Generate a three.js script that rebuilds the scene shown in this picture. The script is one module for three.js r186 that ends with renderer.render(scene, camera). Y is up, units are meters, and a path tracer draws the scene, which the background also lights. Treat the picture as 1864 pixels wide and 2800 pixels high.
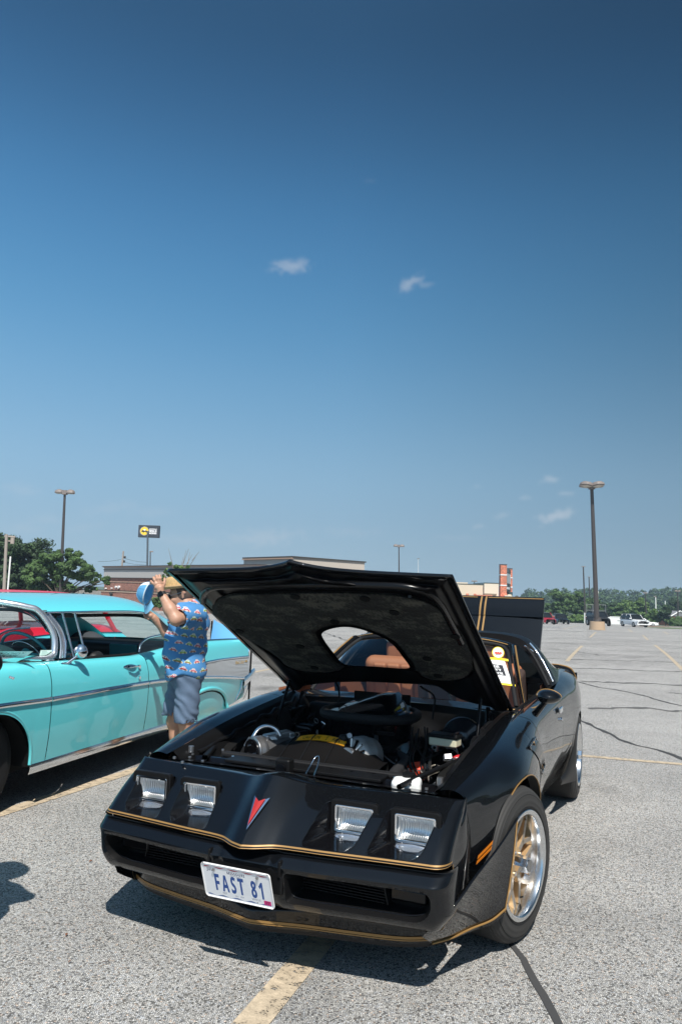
import * as THREE from 'three';
import { mergeGeometries, toCreasedNormals } from 'three/addons/utils/BufferGeometryUtils.js';
import { RoundedBoxGeometry } from 'three/addons/geometries/RoundedBoxGeometry.js';

// ---------- camera, sky, sun, exposure ----------
const scene = new THREE.Scene();
const FOC = 2058, PITCH = 0.111, ROLL = 0.0331, CAMH = 1.5124;
const camera = new THREE.PerspectiveCamera(2 * Math.atan(1400 / FOC) * 180 / Math.PI, 1864 / 2800, 0.05, 4000);
camera.rotation.order = 'YXZ';
camera.position.set(0, CAMH, 0);
camera.rotation.set(PITCH, 0, ROLL);
scene.add(camera);
const renderer = new THREE.WebGLRenderer({ antialias: true });
renderer.toneMapping = THREE.LinearToneMapping;
const EXPO = 1.25;
renderer.toneMappingExposure = EXPO;
renderer.shadowMap.enabled = true;
const SUN = new THREE.Vector3(0.09, 1, 0.69).normalize();
const sun = new THREE.DirectionalLight(new THREE.Color().setRGB(1, 0.955, 0.88), 5.0);
sun.position.copy(SUN).multiplyScalar(60);
sun.castShadow = true;
sun.shadow.mapSize.set(4096, 4096);
Object.assign(sun.shadow.camera, { left: -30, right: 30, top: 30, bottom: -30, near: 1, far: 160 });
scene.add(sun, sun.target);

// ---------- small maths ----------
const V = (x, y, z) => new THREE.Vector3(x, y, z);
const lerp = (a, b, t) => a + (b - a) * t, clamp = (x, a = 0, b = 1) => Math.min(b, Math.max(a, x));
const sstep = (a, b, x) => { const t = clamp((x - a) / (b - a)); return t * t * (3 - 2 * t); };
function rng(seed) { let s = seed >>> 0; return () => { s = (s + 0x6D2B79F5) | 0; let t = Math.imul(s ^ (s >>> 15), 1 | s); t = (t + Math.imul(t ^ (t >>> 7), 61 | t)) ^ t; return ((t ^ (t >>> 14)) >>> 0) / 4294967296; }; }
function hash3(x, y, z) { let h = Math.imul(x | 0, 374761393) + Math.imul(y | 0, 668265263) + Math.imul(z | 0, 2147483647 ^ 1274126177); h = Math.imul(h ^ (h >>> 13), 1274126177); return ((h ^ (h >>> 16)) >>> 0) / 4294967296; }
function noise(x, y, z = 0) {
  const xi = Math.floor(x), yi = Math.floor(y), zi = Math.floor(z), f = (t) => t * t * (3 - 2 * t), u = f(x - xi), v = f(y - yi), w = f(z - zi);
  const q = (a, b, c) => hash3(xi + a, yi + b, zi + c);
  return lerp(lerp(lerp(q(0, 0, 0), q(1, 0, 0), u), lerp(q(0, 1, 0), q(1, 1, 0), u), v), lerp(lerp(q(0, 0, 1), q(1, 0, 1), u), lerp(q(0, 1, 1), q(1, 1, 1), u), v), w);
}
const fbm = (x, y, z = 0, o = 4) => { let s = 0, a = 0.5, n = 0; for (let i = 0; i < o; i++) { s += a * noise(x, y, z); n += a; a *= 0.5; x *= 2.03; y *= 2.03; z *= 2.03; } return s / n; };
// piecewise smooth interpolation through [x, value] rows
function curve1(rows) {
  return (x) => {
    if (x <= rows[0][0]) return rows[0][1];
    const n = rows.length;
    if (x >= rows[n - 1][0]) return rows[n - 1][1];
    let i = 0; while (x > rows[i + 1][0]) i++;
    const m = (k) => k <= 0 ? (rows[1][1] - rows[0][1]) / (rows[1][0] - rows[0][0]) : k >= n - 1 ? (rows[n - 1][1] - rows[n - 2][1]) / (rows[n - 1][0] - rows[n - 2][0]) : (rows[k + 1][1] - rows[k - 1][1]) / (rows[k + 1][0] - rows[k - 1][0]);
    const h = rows[i + 1][0] - rows[i][0], t = (x - rows[i][0]) / h, t2 = t * t, t3 = t2 * t;
    return (2 * t3 - 3 * t2 + 1) * rows[i][1] + (t3 - 2 * t2 + t) * h * m(i) + (-2 * t3 + 3 * t2) * rows[i + 1][1] + (t3 - t2) * h * m(i + 1);
  };
}
// a direction seen at a photo point (1864 x 2800), and the point at a depth along the view axis
const cp = Math.cos(PITCH), sp = Math.sin(PITCH), cr = Math.cos(ROLL), sr = Math.sin(ROLL);
function dirAt(px, py) {
  const a = (px - 932) / FOC, b = (1400 - py) / FOC, x = a * cr - b * sr, u = a * sr + b * cr;
  return V(x, sp + u * cp, -(cp - u * sp));
}
const at = (px, py, d) => dirAt(px, py).multiplyScalar(d).add(V(0, CAMH, 0));
const slopeY = (x, d) => { const s = Math.max(0, d - 22); return -(0.0155 + 0.002 * clamp(x / 30, -1, 1)) * s * s / (s + 6); };
function gnd(px, py) { // where the ground is seen
  const v = dirAt(px, py); let t = 0.5;
  for (let i = 0; i < 3000; i++) { const nt = t * 1.004 + 0.002; if (CAMH + v.y * nt < slopeY(v.x * nt, -v.z * nt)) break; t = nt; }
  const d = -v.z * t; return V(v.x * t, slopeY(v.x * t, d), v.z * t);
}

// ---------- sky: computed air and a few small clouds ----------
{
  const W = 2048, H = 1024, data = new Float32Array(W * H * 4);
  const rows = [[0, 0.36, 0.51, 0.62], [2, 0.345, 0.50, 0.62], [5, 0.305, 0.475, 0.625], [9, 0.262, 0.455, 0.64], [14, 0.185, 0.385, 0.60], [20, 0.112, 0.298, 0.525], [27, 0.067, 0.21, 0.415], [34, 0.040, 0.128, 0.27], [40, 0.030, 0.092, 0.195], [60, 0.032, 0.095, 0.20], [90, 0.035, 0.10, 0.21]];
  const ch = [1, 2, 3].map((k) => curve1(rows.map((r) => [r[0], r[k]])));
  const clouds = [ // photo x, y, half width and half height in degrees, strength, tilt
    [795, 728, 1.75, 0.50, 0.42, 0.03], [820, 716, 0.9, 0.35, 0.25, 0], [1120, 775, 1.0, 0.5, 0.42, 0.45], [1160, 778, 0.8, 0.22, 0.2, 0.1], [1500, 1312, 0.85, 0.25, 0.4, 0.05], [1515, 1412, 1.6, 0.42, 0.5, 0.28], [1545, 1350, 0.65, 0.18, 0.3, 0.05],
    [1430, 1361, 0.6, 0.14, 0.24, 0], [1370, 1410, 0.9, 0.25, 0.22, 0.2], [1312, 1438, 0.65, 0.16, 0.24, 0.2], [1298, 1331, 0.5, 0.12, 0.18, 0.1], [720, 1470, 3.2, 0.75, 0.26, 0.08], [520, 1480, 3.4, 0.5, 0.14, 0], [300, 1390, 2.2, 0.5, 0.13, 0.2], [60, 1340, 1.5, 0.5, 0.14, 0], [130, 1420, 1.5, 0.35, 0.12, 0.1],
    [960, 1455, 2.6, 0.4, 0.10, 0], [240, 1440, 1.6, 0.3, 0.1, 0.2], [420, 1400, 1.8, 0.4, 0.1, 0.1], [1010, 495, 0.9, 0.12, 0.05, 0.1], [60, 1445, 1.4, 0.5, 0.12, 0], [1240, 1470, 2.5, 0.25, 0.07, 0]];
  const cl = clouds.map(([x, y, w, h, s, tl]) => { const d = dirAt(x, y).normalize(); return { az: Math.atan2(d.x, -d.z), el: Math.asin(d.y), w: w * Math.PI / 180, h: h * Math.PI / 180, s, tl }; });
  for (let j = 0; j < H; j++) for (let i = 0; i < W; i++) {
    // row 0 of a DataTexture is the bottom of the picture
    const el = ((j + 0.5) / H - 0.5) * Math.PI, u = (i + 0.5) / W, th = (u - 0.5) * Math.PI * 2;
    const dx = Math.cos(el) * Math.cos(th), dz = Math.cos(el) * Math.sin(th), dy = Math.sin(el), az = Math.atan2(dx, -dz);
    const e = Math.max(0, el * 180 / Math.PI), k = (j * W + i) * 4;
    let c = ch.map((f) => f(e));
    const sa = Math.sin(az), side = 0.97 - (sa > 0 ? 0.78 : 0.34) * sa * (0.55 + 0.45 * sstep(0, 20, e)); // a polarised sky: darker to the right
    const sg = Math.max(0, dx * SUN.x + dy * SUN.y + dz * SUN.z), glow = 0.42 * Math.pow(sg, 2.6) + 0.6 * Math.pow(sg, 30);
    c = c.map((v, q) => v * side + glow * [0.62, 0.84, 1.08][q]);
    let cover = 0;
    for (const o of cl) {
      let a = az - o.az, b = el - o.el;
      if (Math.abs(a) > o.w * 2.2 || Math.abs(b) > o.h * 3 + o.w * 0.6) continue;
      b -= a * o.tl;
      const r = Math.hypot(a / o.w, b / o.h);
      const n = fbm(a * 150 + o.az * 99, b * 260 + o.el * 57, 3, 5);
      cover = Math.max(cover, o.s * sstep(1.15, 0.1, r + (n - 0.5) * 1.9) * (0.5 + 0.9 * n));
    }
    cover = Math.min(cover, 0.85);
    const w = [0.62, 0.66, 0.72];
    for (let q = 0; q < 3; q++) data[k + q] = lerp(c[q], w[q], cover) / EXPO * 1.0;
    data[k + 3] = 1;
  }
  const sky = new THREE.DataTexture(data, W, H, THREE.RGBAFormat, THREE.FloatType);
  sky.mapping = THREE.EquirectangularReflectionMapping; sky.magFilter = THREE.LinearFilter; sky.needsUpdate = true;
  scene.background = sky; scene.environment = sky;
}

// ---------- names, things, geometry helpers ----------
const used = {};
function numbered(n) { if (!(n in used)) { used[n] = 0; return n; } used[n]++; return n + '_' + String(used[n]).padStart(3, '0'); }
function tag(o, label, category, group, kind) { if (label) o.userData.label = label; if (category) o.userData.category = category; if (group) o.userData.group = group; if (kind) o.userData.kind = kind; return o; }
function thing(name, label, category, pos = [0, 0, 0], turn = 0, group) {
  const o = new THREE.Group(); o.name = numbered(name); o.position.set(...pos); o.rotation.y = turn; scene.add(o);
  return tag(o, label, category, group);
}
function flat(g) {
  g = g.index ? g.toNonIndexed() : g;
  if (!g.attributes.normal) g.computeVertexNormals();
  if (!g.attributes.uv) g.setAttribute('uv', new THREE.BufferAttribute(new Float32Array(g.attributes.position.count * 2), 2));
  for (const k of Object.keys(g.attributes)) if (!['position', 'normal', 'uv'].includes(k)) g.deleteAttribute(k);
  return g;
}
const join = (gs) => gs.length === 1 ? gs[0] : mergeGeometries(gs.map(flat));
function mk(name, g, m, parent, label) {
  const o = new THREE.Mesh(Array.isArray(g) ? join(g) : g, m);
  o.name = parent && parent !== scene ? name : numbered(name); o.castShadow = o.receiveShadow = true;
  (parent || scene).add(o);
  if (label) o.userData.label = label;
  return o;
}
const struct = (name, g, m) => { const o = mk(name, g, m, scene); o.userData.kind = 'structure'; return o; };
// a grid of nu x nv cells through f(u, v) -> [x, y, z]; drop(p) leaves cells out
function surf(nu, nv, f, opt = {}) {
  const P = [], U = [], I = [];
  for (let j = 0; j <= nv; j++) for (let i = 0; i <= nu; i++) { const u = i / nu, v = j / nv, p = f(u, v); P.push(...p); const t = opt.uv ? opt.uv(u, v, p) : [u, v]; U.push(...t); }
  const w = nu + 1;
  for (let j = 0; j < nv; j++) for (let i = 0; i < nu; i++) {
    const a = j * w + i, b = a + 1, c = a + w, d = c + 1;
    for (const t of [[a, b, d], [a, d, c]]) {
      if (opt.dropUV) { const q = [0, 1].map((k) => (U[t[0] * 2 + k] + U[t[1] * 2 + k] + U[t[2] * 2 + k]) / 3); if (opt.dropUV(q)) continue; }
      if (opt.drop) { const m = [0, 1, 2].map((k) => (P[t[0] * 3 + k] + P[t[1] * 3 + k] + P[t[2] * 3 + k]) / 3); if (opt.drop(m)) continue; }
      I.push(...t);
    }
  }
  const g = new THREE.BufferGeometry();
  g.setAttribute('position', new THREE.Float32BufferAttribute(P, 3)); g.setAttribute('uv', new THREE.Float32BufferAttribute(U, 2)); g.setIndex(I); g.computeVertexNormals();
  return g;
}
// car space is (x to the car's left as seen from the front = photo right, y up, z backwards): three's z is its negative
const C = (f) => (u, v) => { const p = f(u, v); return [p[0], p[1], -p[2]]; };
const vec = (p) => V(p[0], p[1], -p[2]);
function tube(pts, r, rs = 6, n = 0, closed = false) { return new THREE.TubeGeometry(new THREE.CatmullRomCurve3(pts.map((p) => p.isVector3 ? p : vec(p)), closed, 'centripetal'), n || pts.length * 6, r, rs, closed); }
function bar(a, b, r0, r1 = r0, seg = 8) { // a tapered rod between two Vector3
  const d = b.clone().sub(a), g = new THREE.CylinderGeometry(r1, r0, d.length(), seg, 1);
  g.applyQuaternion(new THREE.Quaternion().setFromUnitVectors(V(0, 1, 0), d.clone().normalize())); g.translate((a.x + b.x) / 2, (a.y + b.y) / 2, (a.z + b.z) / 2); return g;
}
const cbar = (a, b, r0, r1, s) => bar(vec(a), vec(b), r0, r1, s);
function box(w, h, d, x, y, z, rx = 0, ry = 0, rz = 0) { const g = new THREE.BoxGeometry(w, h, d); g.applyMatrix4(new THREE.Matrix4().makeRotationFromEuler(new THREE.Euler(rx, ry, rz))); g.translate(x, y, z); return g; }
function rbox(w, h, d, r, x, y, z, rx = 0, ry = 0, rz = 0) { const g = new RoundedBoxGeometry(w, h, d, 2, r); g.applyMatrix4(new THREE.Matrix4().makeRotationFromEuler(new THREE.Euler(rx, ry, rz))); g.translate(x, y, z); return g; }
const cbox = (w, h, d, x, y, z, rx, ry, rz) => box(w, h, d, x, y, -z, rx, ry, rz);
const crbox = (w, h, d, r, x, y, z, rx, ry, rz) => rbox(w, h, d, r, x, y, -z, rx, ry, rz);
function cyl(r0, r1, h, x, y, z, axis = 'y', seg = 24) { const g = new THREE.CylinderGeometry(r0, r1, h, seg); if (axis === 'x') g.rotateZ(Math.PI / 2); if (axis === 'z') g.rotateX(Math.PI / 2); g.translate(x, y, z); return g; }
const ccyl = (r0, r1, h, x, y, z, axis, seg) => cyl(r0, r1, h, x, y, -z, axis, seg);
const quad = (a, b, c, d) => surf(1, 1, (u, v) => { const p = a.clone().lerp(b, u), q = d.clone().lerp(c, u); return p.lerp(q, v).toArray(); });
// a flat ribbon along points, lying across the given normal
function ribbon(pts, width, normalAt, lift = 0, n = 60) {
  const c = new THREE.CatmullRomCurve3(pts.map((p) => p.isVector3 ? p : vec(p)), false, 'centripetal');
  return surf(n, 1, (u, v) => { const p = c.getPointAt(u), t = c.getTangentAt(u), nn = normalAt(p, u), s = t.clone().cross(nn).normalize(); return p.addScaledVector(s, (v - 0.5) * width).addScaledVector(nn, lift).toArray(); });
}
function canvasTex(w, h, draw, srgb = true) { const c = document.createElement('canvas'); c.width = w; c.height = h; const x = c.getContext('2d'); draw(x, w, h); const t = new THREE.CanvasTexture(c); if (srgb) t.colorSpace = THREE.SRGBColorSpace; t.anisotropy = 8; return t; }
function dataTex(w, h, f, srgb = false) {
  const d = new Uint8Array(w * h * 4);
  for (let j = 0; j < h; j++) for (let i = 0; i < w; i++) { const c = f(i, j), k = (j * w + i) * 4; d[k] = c[0]; d[k + 1] = c[1]; d[k + 2] = c[2]; d[k + 3] = c.length > 3 ? c[3] : 255; }
  const t = new THREE.DataTexture(d, w, h); t.wrapS = t.wrapT = THREE.RepeatWrapping; t.magFilter = THREE.LinearFilter; t.minFilter = THREE.LinearMipmapLinearFilter; t.generateMipmaps = true; if (srgb) t.colorSpace = THREE.SRGBColorSpace; t.needsUpdate = true; return t;
}
const rgb = (r, g, b) => new THREE.Color().setRGB(r, g, b);
const std = (c, rough = 0.6, metal = 0, more = {}) => new THREE.MeshStandardMaterial({ color: c, roughness: rough, metalness: metal, side: THREE.DoubleSide, ...more });
const phy = (c, rough, metal, more = {}) => new THREE.MeshPhysicalMaterial({ color: c, roughness: rough, metalness: metal, side: THREE.DoubleSide, ...more });
const M = {
  blackPaint: phy(rgb(0.0035, 0.0042, 0.0055), 0.4, 0, { clearcoat: 0.9, clearcoatRoughness: 0.02, specularIntensity: 0.08 }),
  satinBlack: phy(rgb(0.006, 0.006, 0.0065), 0.42, 0, { specularIntensity: 0.4 }), mattBlack: phy(rgb(0.006, 0.006, 0.006), 0.85, 0, { specularIntensity: 0.3 }), rubber: phy(rgb(0.012, 0.012, 0.013), 0.7, 0, { specularIntensity: 0.5 }), gloss: phy(rgb(0.004, 0.004, 0.005), 0.13, 0, { specularIntensity: 0.7 }),
  gold: std(rgb(0.30, 0.17, 0.055), 0.45, 0.3), goldDark: std(rgb(0.12, 0.07, 0.03), 0.5, 0.2), chrome: std(rgb(0.82, 0.83, 0.85), 0.06, 1), alu: std(rgb(0.72, 0.73, 0.74), 0.28, 1), aluRough: std(rgb(0.5, 0.5, 0.5), 0.5, 0.7),
  goldWheel: std(rgb(0.62, 0.42, 0.22), 0.42, 0.55), steel: std(rgb(0.4, 0.4, 0.41), 0.35, 0.9), tan: std(rgb(0.36, 0.13, 0.06), 0.6), tanDark: std(rgb(0.22, 0.075, 0.035), 0.65),
  glass: phy(rgb(0.80, 0.90, 0.88), 0.0, 0, { transmission: 1, thickness: 0, ior: 1.5 }), lens: phy(rgb(0.97, 0.98, 1), 0.03, 0, { transmission: 1, thickness: 0, ior: 1.5 }),
  teal: phy(rgb(0.125, 0.65, 0.70), 0.4, 0, { clearcoat: 1, clearcoatRoughness: 0.02 }), tealDark: std(rgb(0.035, 0.24, 0.27), 0.5), white: std(rgb(0.8, 0.8, 0.79), 0.6), cream: std(rgb(0.62, 0.58, 0.42), 0.5), red: phy(rgb(0.60, 0.015, 0.04), 0.5, 0, { clearcoat: 0.4, specularIntensity: 0.4 }), orange: std(rgb(0.75, 0.06, 0.02), 0.5), amber: phy(rgb(0.75, 0.22, 0.02), 0.2, 0, {}),
};
// ---------- the lot ----------
const ASPH = (() => { // crushed stone in worn bitumen: every stone its own tone; 4 m square, tiles
  const N = 2048, K = 520, r = rng(11), px = new Float32Array(K * K), py = new Float32Array(K * K), tone = new Float32Array(K * K), hue = new Float32Array(K * K), hgt = new Float32Array(K * K);
  for (let i = 0; i < K * K; i++) { px[i] = 0.1 + 0.8 * r(); py[i] = 0.1 + 0.8 * r(); const t = r(); tone[i] = t < 0.15 ? 0.08 + 0.13 * r() : t > 0.9 ? 0.50 + 0.17 * r() : 0.31 + 0.275 * r(); hue[i] = r(); hgt[i] = 0.5 + 0.5 * r(); }
  const col = new Uint8Array(N * N * 4), hh = new Uint8Array(N * N * 4), enc = (v) => Math.round(255 * (v <= 0.0031308 ? 12.92 * v : 1.055 * Math.pow(v, 1 / 2.4) - 0.055));
  for (let j = 0; j < N; j++) for (let i = 0; i < N; i++) {
    const x = (i + 0.5) / N * K, y = (j + 0.5) / N * K, xi = Math.floor(x), yi = Math.floor(y);
    let d1 = 9, d2 = 9, b = 0;
    for (let q = -1; q <= 1; q++) for (let p = -1; p <= 1; p++) {
      const id = ((yi + q + K) % K) * K + (xi + p + K) % K, dx = xi + p + px[id] - x, dy = yi + q + py[id] - y, d = dx * dx + dy * dy;
      if (d < d1) { d2 = d1; d1 = d; b = id; } else if (d < d2) d2 = d;
    }
    const e = Math.sqrt(d2) - Math.sqrt(d1), gap = sstep(0.02, 0.30, e), k = (j * N + i) * 4;
    const t = lerp(0.06, tone[b], gap), w = hue[b] > 0.965 ? [1.18, 0.98, 0.84] : hue[b] < 0.2 ? [0.97, 1, 1.04] : [1.015, 1, 0.97];
    for (let q = 0; q < 3; q++) col[k + q] = enc(Math.min(0.8, t * w[q])); col[k + 3] = 255;
    const hv = Math.round(255 * gap * hgt[b] * clamp(1 - d1 * 0.7)); hh[k] = hh[k + 1] = hh[k + 2] = hv; hh[k + 3] = 255;
  }
  const mkT = (d, s) => { const t = new THREE.DataTexture(d, N, N); t.wrapS = t.wrapT = THREE.RepeatWrapping; t.magFilter = THREE.LinearFilter; t.minFilter = THREE.LinearMipmapLinearFilter; t.generateMipmaps = true; t.anisotropy = 16; if (s) t.colorSpace = THREE.SRGBColorSpace; t.needsUpdate = true; return t; };
  return std(rgb(1, 1, 1), 0.9, 0, { map: mkT(col, true), bumpMap: mkT(hh, false), bumpScale: 0.0035, vertexColors: true });
})();
{
  const ds = []; for (let d = -9; d < 1.2; d += 0.6) ds.push(d); for (let d = 1.2; d < 9; d += 0.1) ds.push(d); for (let d = 9; d < 132; d *= 1.022) ds.push(d); ds.push(132);
  const NU = 300, P = [], U = [], K = [], I = [];
  ds.forEach((d) => { for (let i = 0; i <= NU; i++) {
    const s = i / NU * 2 - 1, x = (s * 0.45 + 0.55 * s * s * s) * (14 + 1.15 * Math.max(0, d)), y = slopeY(x, d);
    P.push(x, y, -d); U.push(x / 4, d / 4);
    const n = fbm(x * 0.55, d * 0.55, 7, 4), m = fbm(x * 2.6, d * 2.6, 21, 3), st = fbm(x * 0.06 + 3, d * 0.9 - x * 0.02, 13, 4);
    let k = 1.02 + 0.34 * (n - 0.5) + 0.28 * (m - 0.5) - 0.24 * sstep(0.52, 0.75, st);
    k -= 0.25 * sstep(0.70, 0.80, fbm(x * 1.3 + 40, d * 1.3, 5, 3));
    K.push(k * 1.01, k, k * 0.98);
  } });
  const w = NU + 1; for (let j = 0; j < ds.length - 1; j++) for (let i = 0; i < NU; i++) { const a = j * w + i; I.push(a, a + 1, a + w + 1, a, a + w + 1, a + w); }
  const g = new THREE.BufferGeometry(); g.setAttribute('position', new THREE.Float32BufferAttribute(P, 3)); g.setAttribute('uv', new THREE.Float32BufferAttribute(U, 2)); g.setAttribute('color', new THREE.Float32BufferAttribute(K, 3)); g.setIndex(I); g.computeVertexNormals();
  struct('parking_lot', g, ASPH);
}
const GRASS = std(rgb(0.055, 0.085, 0.025), 1);
{ // the land beyond the lot, out to the horizon, rising in wooded hills on the right
  const g = surf(90, 60, (u, v) => { const d = 120 + 2400 * v * v, x = (u * 2 - 1) * (160 + d * 1.1); let y = slopeY(0, 120) - 0.35 - 2.2 * sstep(122, 175, d) + 7 * sstep(430, 900, d); return [x, y, -d]; });
  struct('grass_field', g, GRASS);
}
// strips laid on the asphalt through photo points
function strip(pts, width, lift, jitter, seed, texW) {
  const r = rng(seed), c = new THREE.CatmullRomCurve3(pts, false, 'centripetal'), len = c.getLength(), n = Math.max(8, Math.min(500, Math.round(len / 0.07)));
  return surf(n, 1, (u, v) => {
    const p = c.getPointAt(u), t = c.getTangentAt(u), s = V(-t.z, 0, t.x).normalize();
    if (jitter) { const k = noise(u * len * 3.1, seed) - 0.5 + 0.7 * (noise(u * len * 9, seed + 5) - 0.5); p.addScaledVector(s, jitter * k * 1.4); }
    const w = width * (jitter ? 0.45 + 1.1 * noise(u * len * 5, seed + v * 7) : 1);
    p.addScaledVector(s, (v - 0.5) * w);
    return [p.x, slopeY(p.x, -p.z) + lift, p.z];
  }, { uv: (u, v, p) => [u * len / 1.0, v * (texW || width)] });
}
const PAINT = (() => {
  const t = dataTex(1024, 256, (i, j) => {
    const w = (a, b, s) => { const X = i / 1024 * a, Y = j / 256 * b; const bl = (q) => fbm(q * X, Y * q, s, 4); return bl(1); };
    const n = w(40, 10, 3), f = w(260, 65, 9), hole = n * 0.5 + f * 0.65 < 0.43, k = 0.82 + 0.3 * (n - 0.5) + 0.22 * (f - 0.5);
    return [255 * Math.min(1, 0.86 * k), 255 * Math.min(1, 0.785 * k), 255 * Math.min(1, 0.675 * k), hole ? 0 : 255];
  }, true);
  t.repeat.set(1, 2.5); t.wrapS = t.wrapT = THREE.RepeatWrapping;
  return std(rgb(0.92, 0.92, 0.92), 0.85, 0, { map: t, alphaTest: 0.5 });
})();
function parkingLine(a, b, extA, extB, width = 0.105) {
  const A = gnd(...a), B = gnd(...b), d = B.clone().sub(A).normalize(); A.addScaledVector(d, -extA); B.addScaledVector(d, extB);
  struct('parking_line', strip([A, A.clone().lerp(B, 0.33), A.clone().lerp(B, 0.66), B], width, 0.004, 0, 1), PAINT);
}
parkingLine([686, 2796], [893, 2551], 1.6, 3.6, 0.125);
parkingLine([0, 2223], [357, 2110], 1.5, 2.5, 0.12);
parkingLine([1593, 2066], [1864, 2089], 0.9, 2);
parkingLine([1549, 1808], [1590, 1766], 0, 0); parkingLine([1612, 1743], [1628, 1728], 0, 0);
parkingLine([1861, 1827], [1789, 1764], 0.8, 0); parkingLine([1770, 1750], [1756, 1737], 0, 0); parkingLine([1727, 1729], [1716, 1720], 0, 0);
parkingLine([1539, 1720], [1579, 1711], 0, 0); parkingLine([1812, 1727], [1826, 1734], 0, 0); parkingLine([690, 1839], [760, 1824], 0.5, 0.5);
const TAR = std(rgb(0.045, 0.045, 0.046), 0.85), TARF = std(rgb(0.10, 0.098, 0.095), 0.9);
const crack = (pts, w, j = 0.06, m = TAR) => struct('sealed_crack', strip(pts.map((p) => gnd(...p)), w, 0.0035, j, Math.round(pts[0][0] + pts[0][1])), m);
crack([[1372, 2560], [1408, 2610], [1448, 2668], [1490, 2725], [1545, 2830]], 0.034, 0.03);
crack([[1560, 1958], [1620, 1985], [1660, 2006], [1730, 2034], [1800, 2052], [1864, 2076], [1960, 2105]], 0.06, 0.035);
crack([[1540, 1852], [1600, 1870], [1650, 1881], [1720, 1893], [1800, 1914], [1864, 1931], [1960, 1950]], 0.05, 0.035);
crack([[1500, 1774], [1552, 1779], [1580, 1783], [1640, 1792]], 0.07, 0.1);
crack([[1830, 1893], [1864, 1897], [1930, 1900]], 0.05, 0.08);
crack([[880, 1728], [920, 1741], [960, 1756], [1060, 1790]], 0.06, 0.1);
for (const [y, x0, x1, w] of [[1747, 1490, 1900, 0.16], [1758, 1490, 1900, 0.12], [1779, 1650, 1900, 0.1], [1803, 1490, 1900, 0.12], [1828, 1500, 1900, 0.12], [1866, 1590, 1900, 0.16], [1738, 1600, 1900, 0.16], [1727, 1490, 1900, 0.2], [1935, 1600, 1900, 0.14]]) crack([[x0, y - 2], [(x0 + x1) / 2, y + 3], [x1, y + 2 + 0.02 * (x1 - x0)]], w, 0.18, TARF);
for (const [y, w] of [[1681, 0.14], [1690, 0.14], [1700, 0.12], [1714, 0.1], [1726, 0.1]]) crack([[-160, y - 8], [160, y + 3], [430, y + 8], [600, y + 16]], w, 0.3, TARF);
{ // litter
  const leafM = std(rgb(0.16, 0.065, 0.03), 0.8), r = rng(5);
  for (const [x, y, where] of [[249, 2356, 'close to the left bumper tip'], [183, 2558, 'between the person shadow and the car shadow'], [192, 2633, 'low at the left, nearest the camera'], [205, 2098, 'beside the left parking line']]) {
    const p = gnd(x, y), g = surf(4, 2, (u, v) => [(u - 0.5) * 0.022, 0.003 + 0.004 * Math.sin(u * 3) + 0.003 * v, (v - 0.5) * 0.009 * Math.sin(Math.PI * (0.12 + 0.76 * u))]); g.rotateY(r() * 6);
    const o = mk('dead_leaf', g, leafM); o.position.copy(p).y += 0.004; tag(o, 'small brown dry leaf on the asphalt ' + where, 'leaf', 'dry leaves scattered on the asphalt');
  }
}
// ---------- trees ----------
function leafCloud(blobs, per, size, seed, tones) {
  const r = rng(seed), P = [], N = [], K = [], I = [];
  const subs = []; for (const b of blobs) { const m = 7; for (let i = 0; i < m; i++) { const th = r() * 6.283, z = r() * 2 - 1, q = Math.sqrt(1 - z * z), d = 0.45 + 0.6 * r(), s = 0.30 + 0.34 * r(); subs.push({ c: V(b.c.x + q * Math.cos(th) * d * b.r[0], b.c.y + z * d * b.r[1], b.c.z + q * Math.sin(th) * d * b.r[2]), r: [b.r[0] * s, b.r[1] * s * 0.9, b.r[2] * s], k: (b.k || 1) * 1.15 / m, t: tones[Math.floor(r() * tones.length)] }); } }
  for (const b of subs) {
    const n = Math.round(per * b.k);
    for (let i = 0; i < n; i++) {
      const th = r() * 6.283, z = r() * 2 - 1, q = Math.sqrt(1 - z * z), rad = Math.pow(r(), 0.42) * (0.86 + 0.3 * noise(th * 1.3 + b.c.x, z * 2.4, seed + b.c.y));
      const d = V(q * Math.cos(th), z, q * Math.sin(th)), c = V(b.c.x + d.x * b.r[0] * rad, b.c.y + d.y * b.r[1] * rad, b.c.z + d.z * b.r[2] * rad);
      const nn = V(d.x + (r() - 0.5) * 1.3, d.y + 0.35 + (r() - 0.5) * 1.3, d.z + (r() - 0.5) * 1.3).normalize();
      const a = V(r() - 0.5, r() - 0.5, r() - 0.5).cross(nn).normalize(), e = nn.clone().cross(a), s = size * (0.55 + 0.9 * r()), f = P.length / 3;
      for (const [x, y] of [[-1, 0], [0, -0.55], [1, 0], [0, 0.55]]) { P.push(c.x + (a.x * x + e.x * y) * s, c.y + (a.y * x + e.y * y) * s, c.z + (a.z * x + e.z * y) * s); N.push(nn.x, nn.y, nn.z); }
      const t = r() < 0.7 ? b.t : tones[Math.floor(r() * tones.length)], k = 0.75 + 0.5 * r(); for (let m = 0; m < 4; m++) K.push(t[0] * k, t[1] * k, t[2] * k);
      I.push(f, f + 1, f + 2, f, f + 2, f + 3);
    }
  }
  const g = new THREE.BufferGeometry(); g.setAttribute('position', new THREE.Float32BufferAttribute(P, 3)); g.setAttribute('normal', new THREE.Float32BufferAttribute(N, 3)); g.setAttribute('color', new THREE.Float32BufferAttribute(K, 3)); g.setIndex(I); return g;
}
const LEAF = phy(rgb(1, 1, 1), 0.75, 0, { vertexColors: true }), BARK = std(rgb(0.10, 0.075, 0.055), 0.95);
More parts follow.
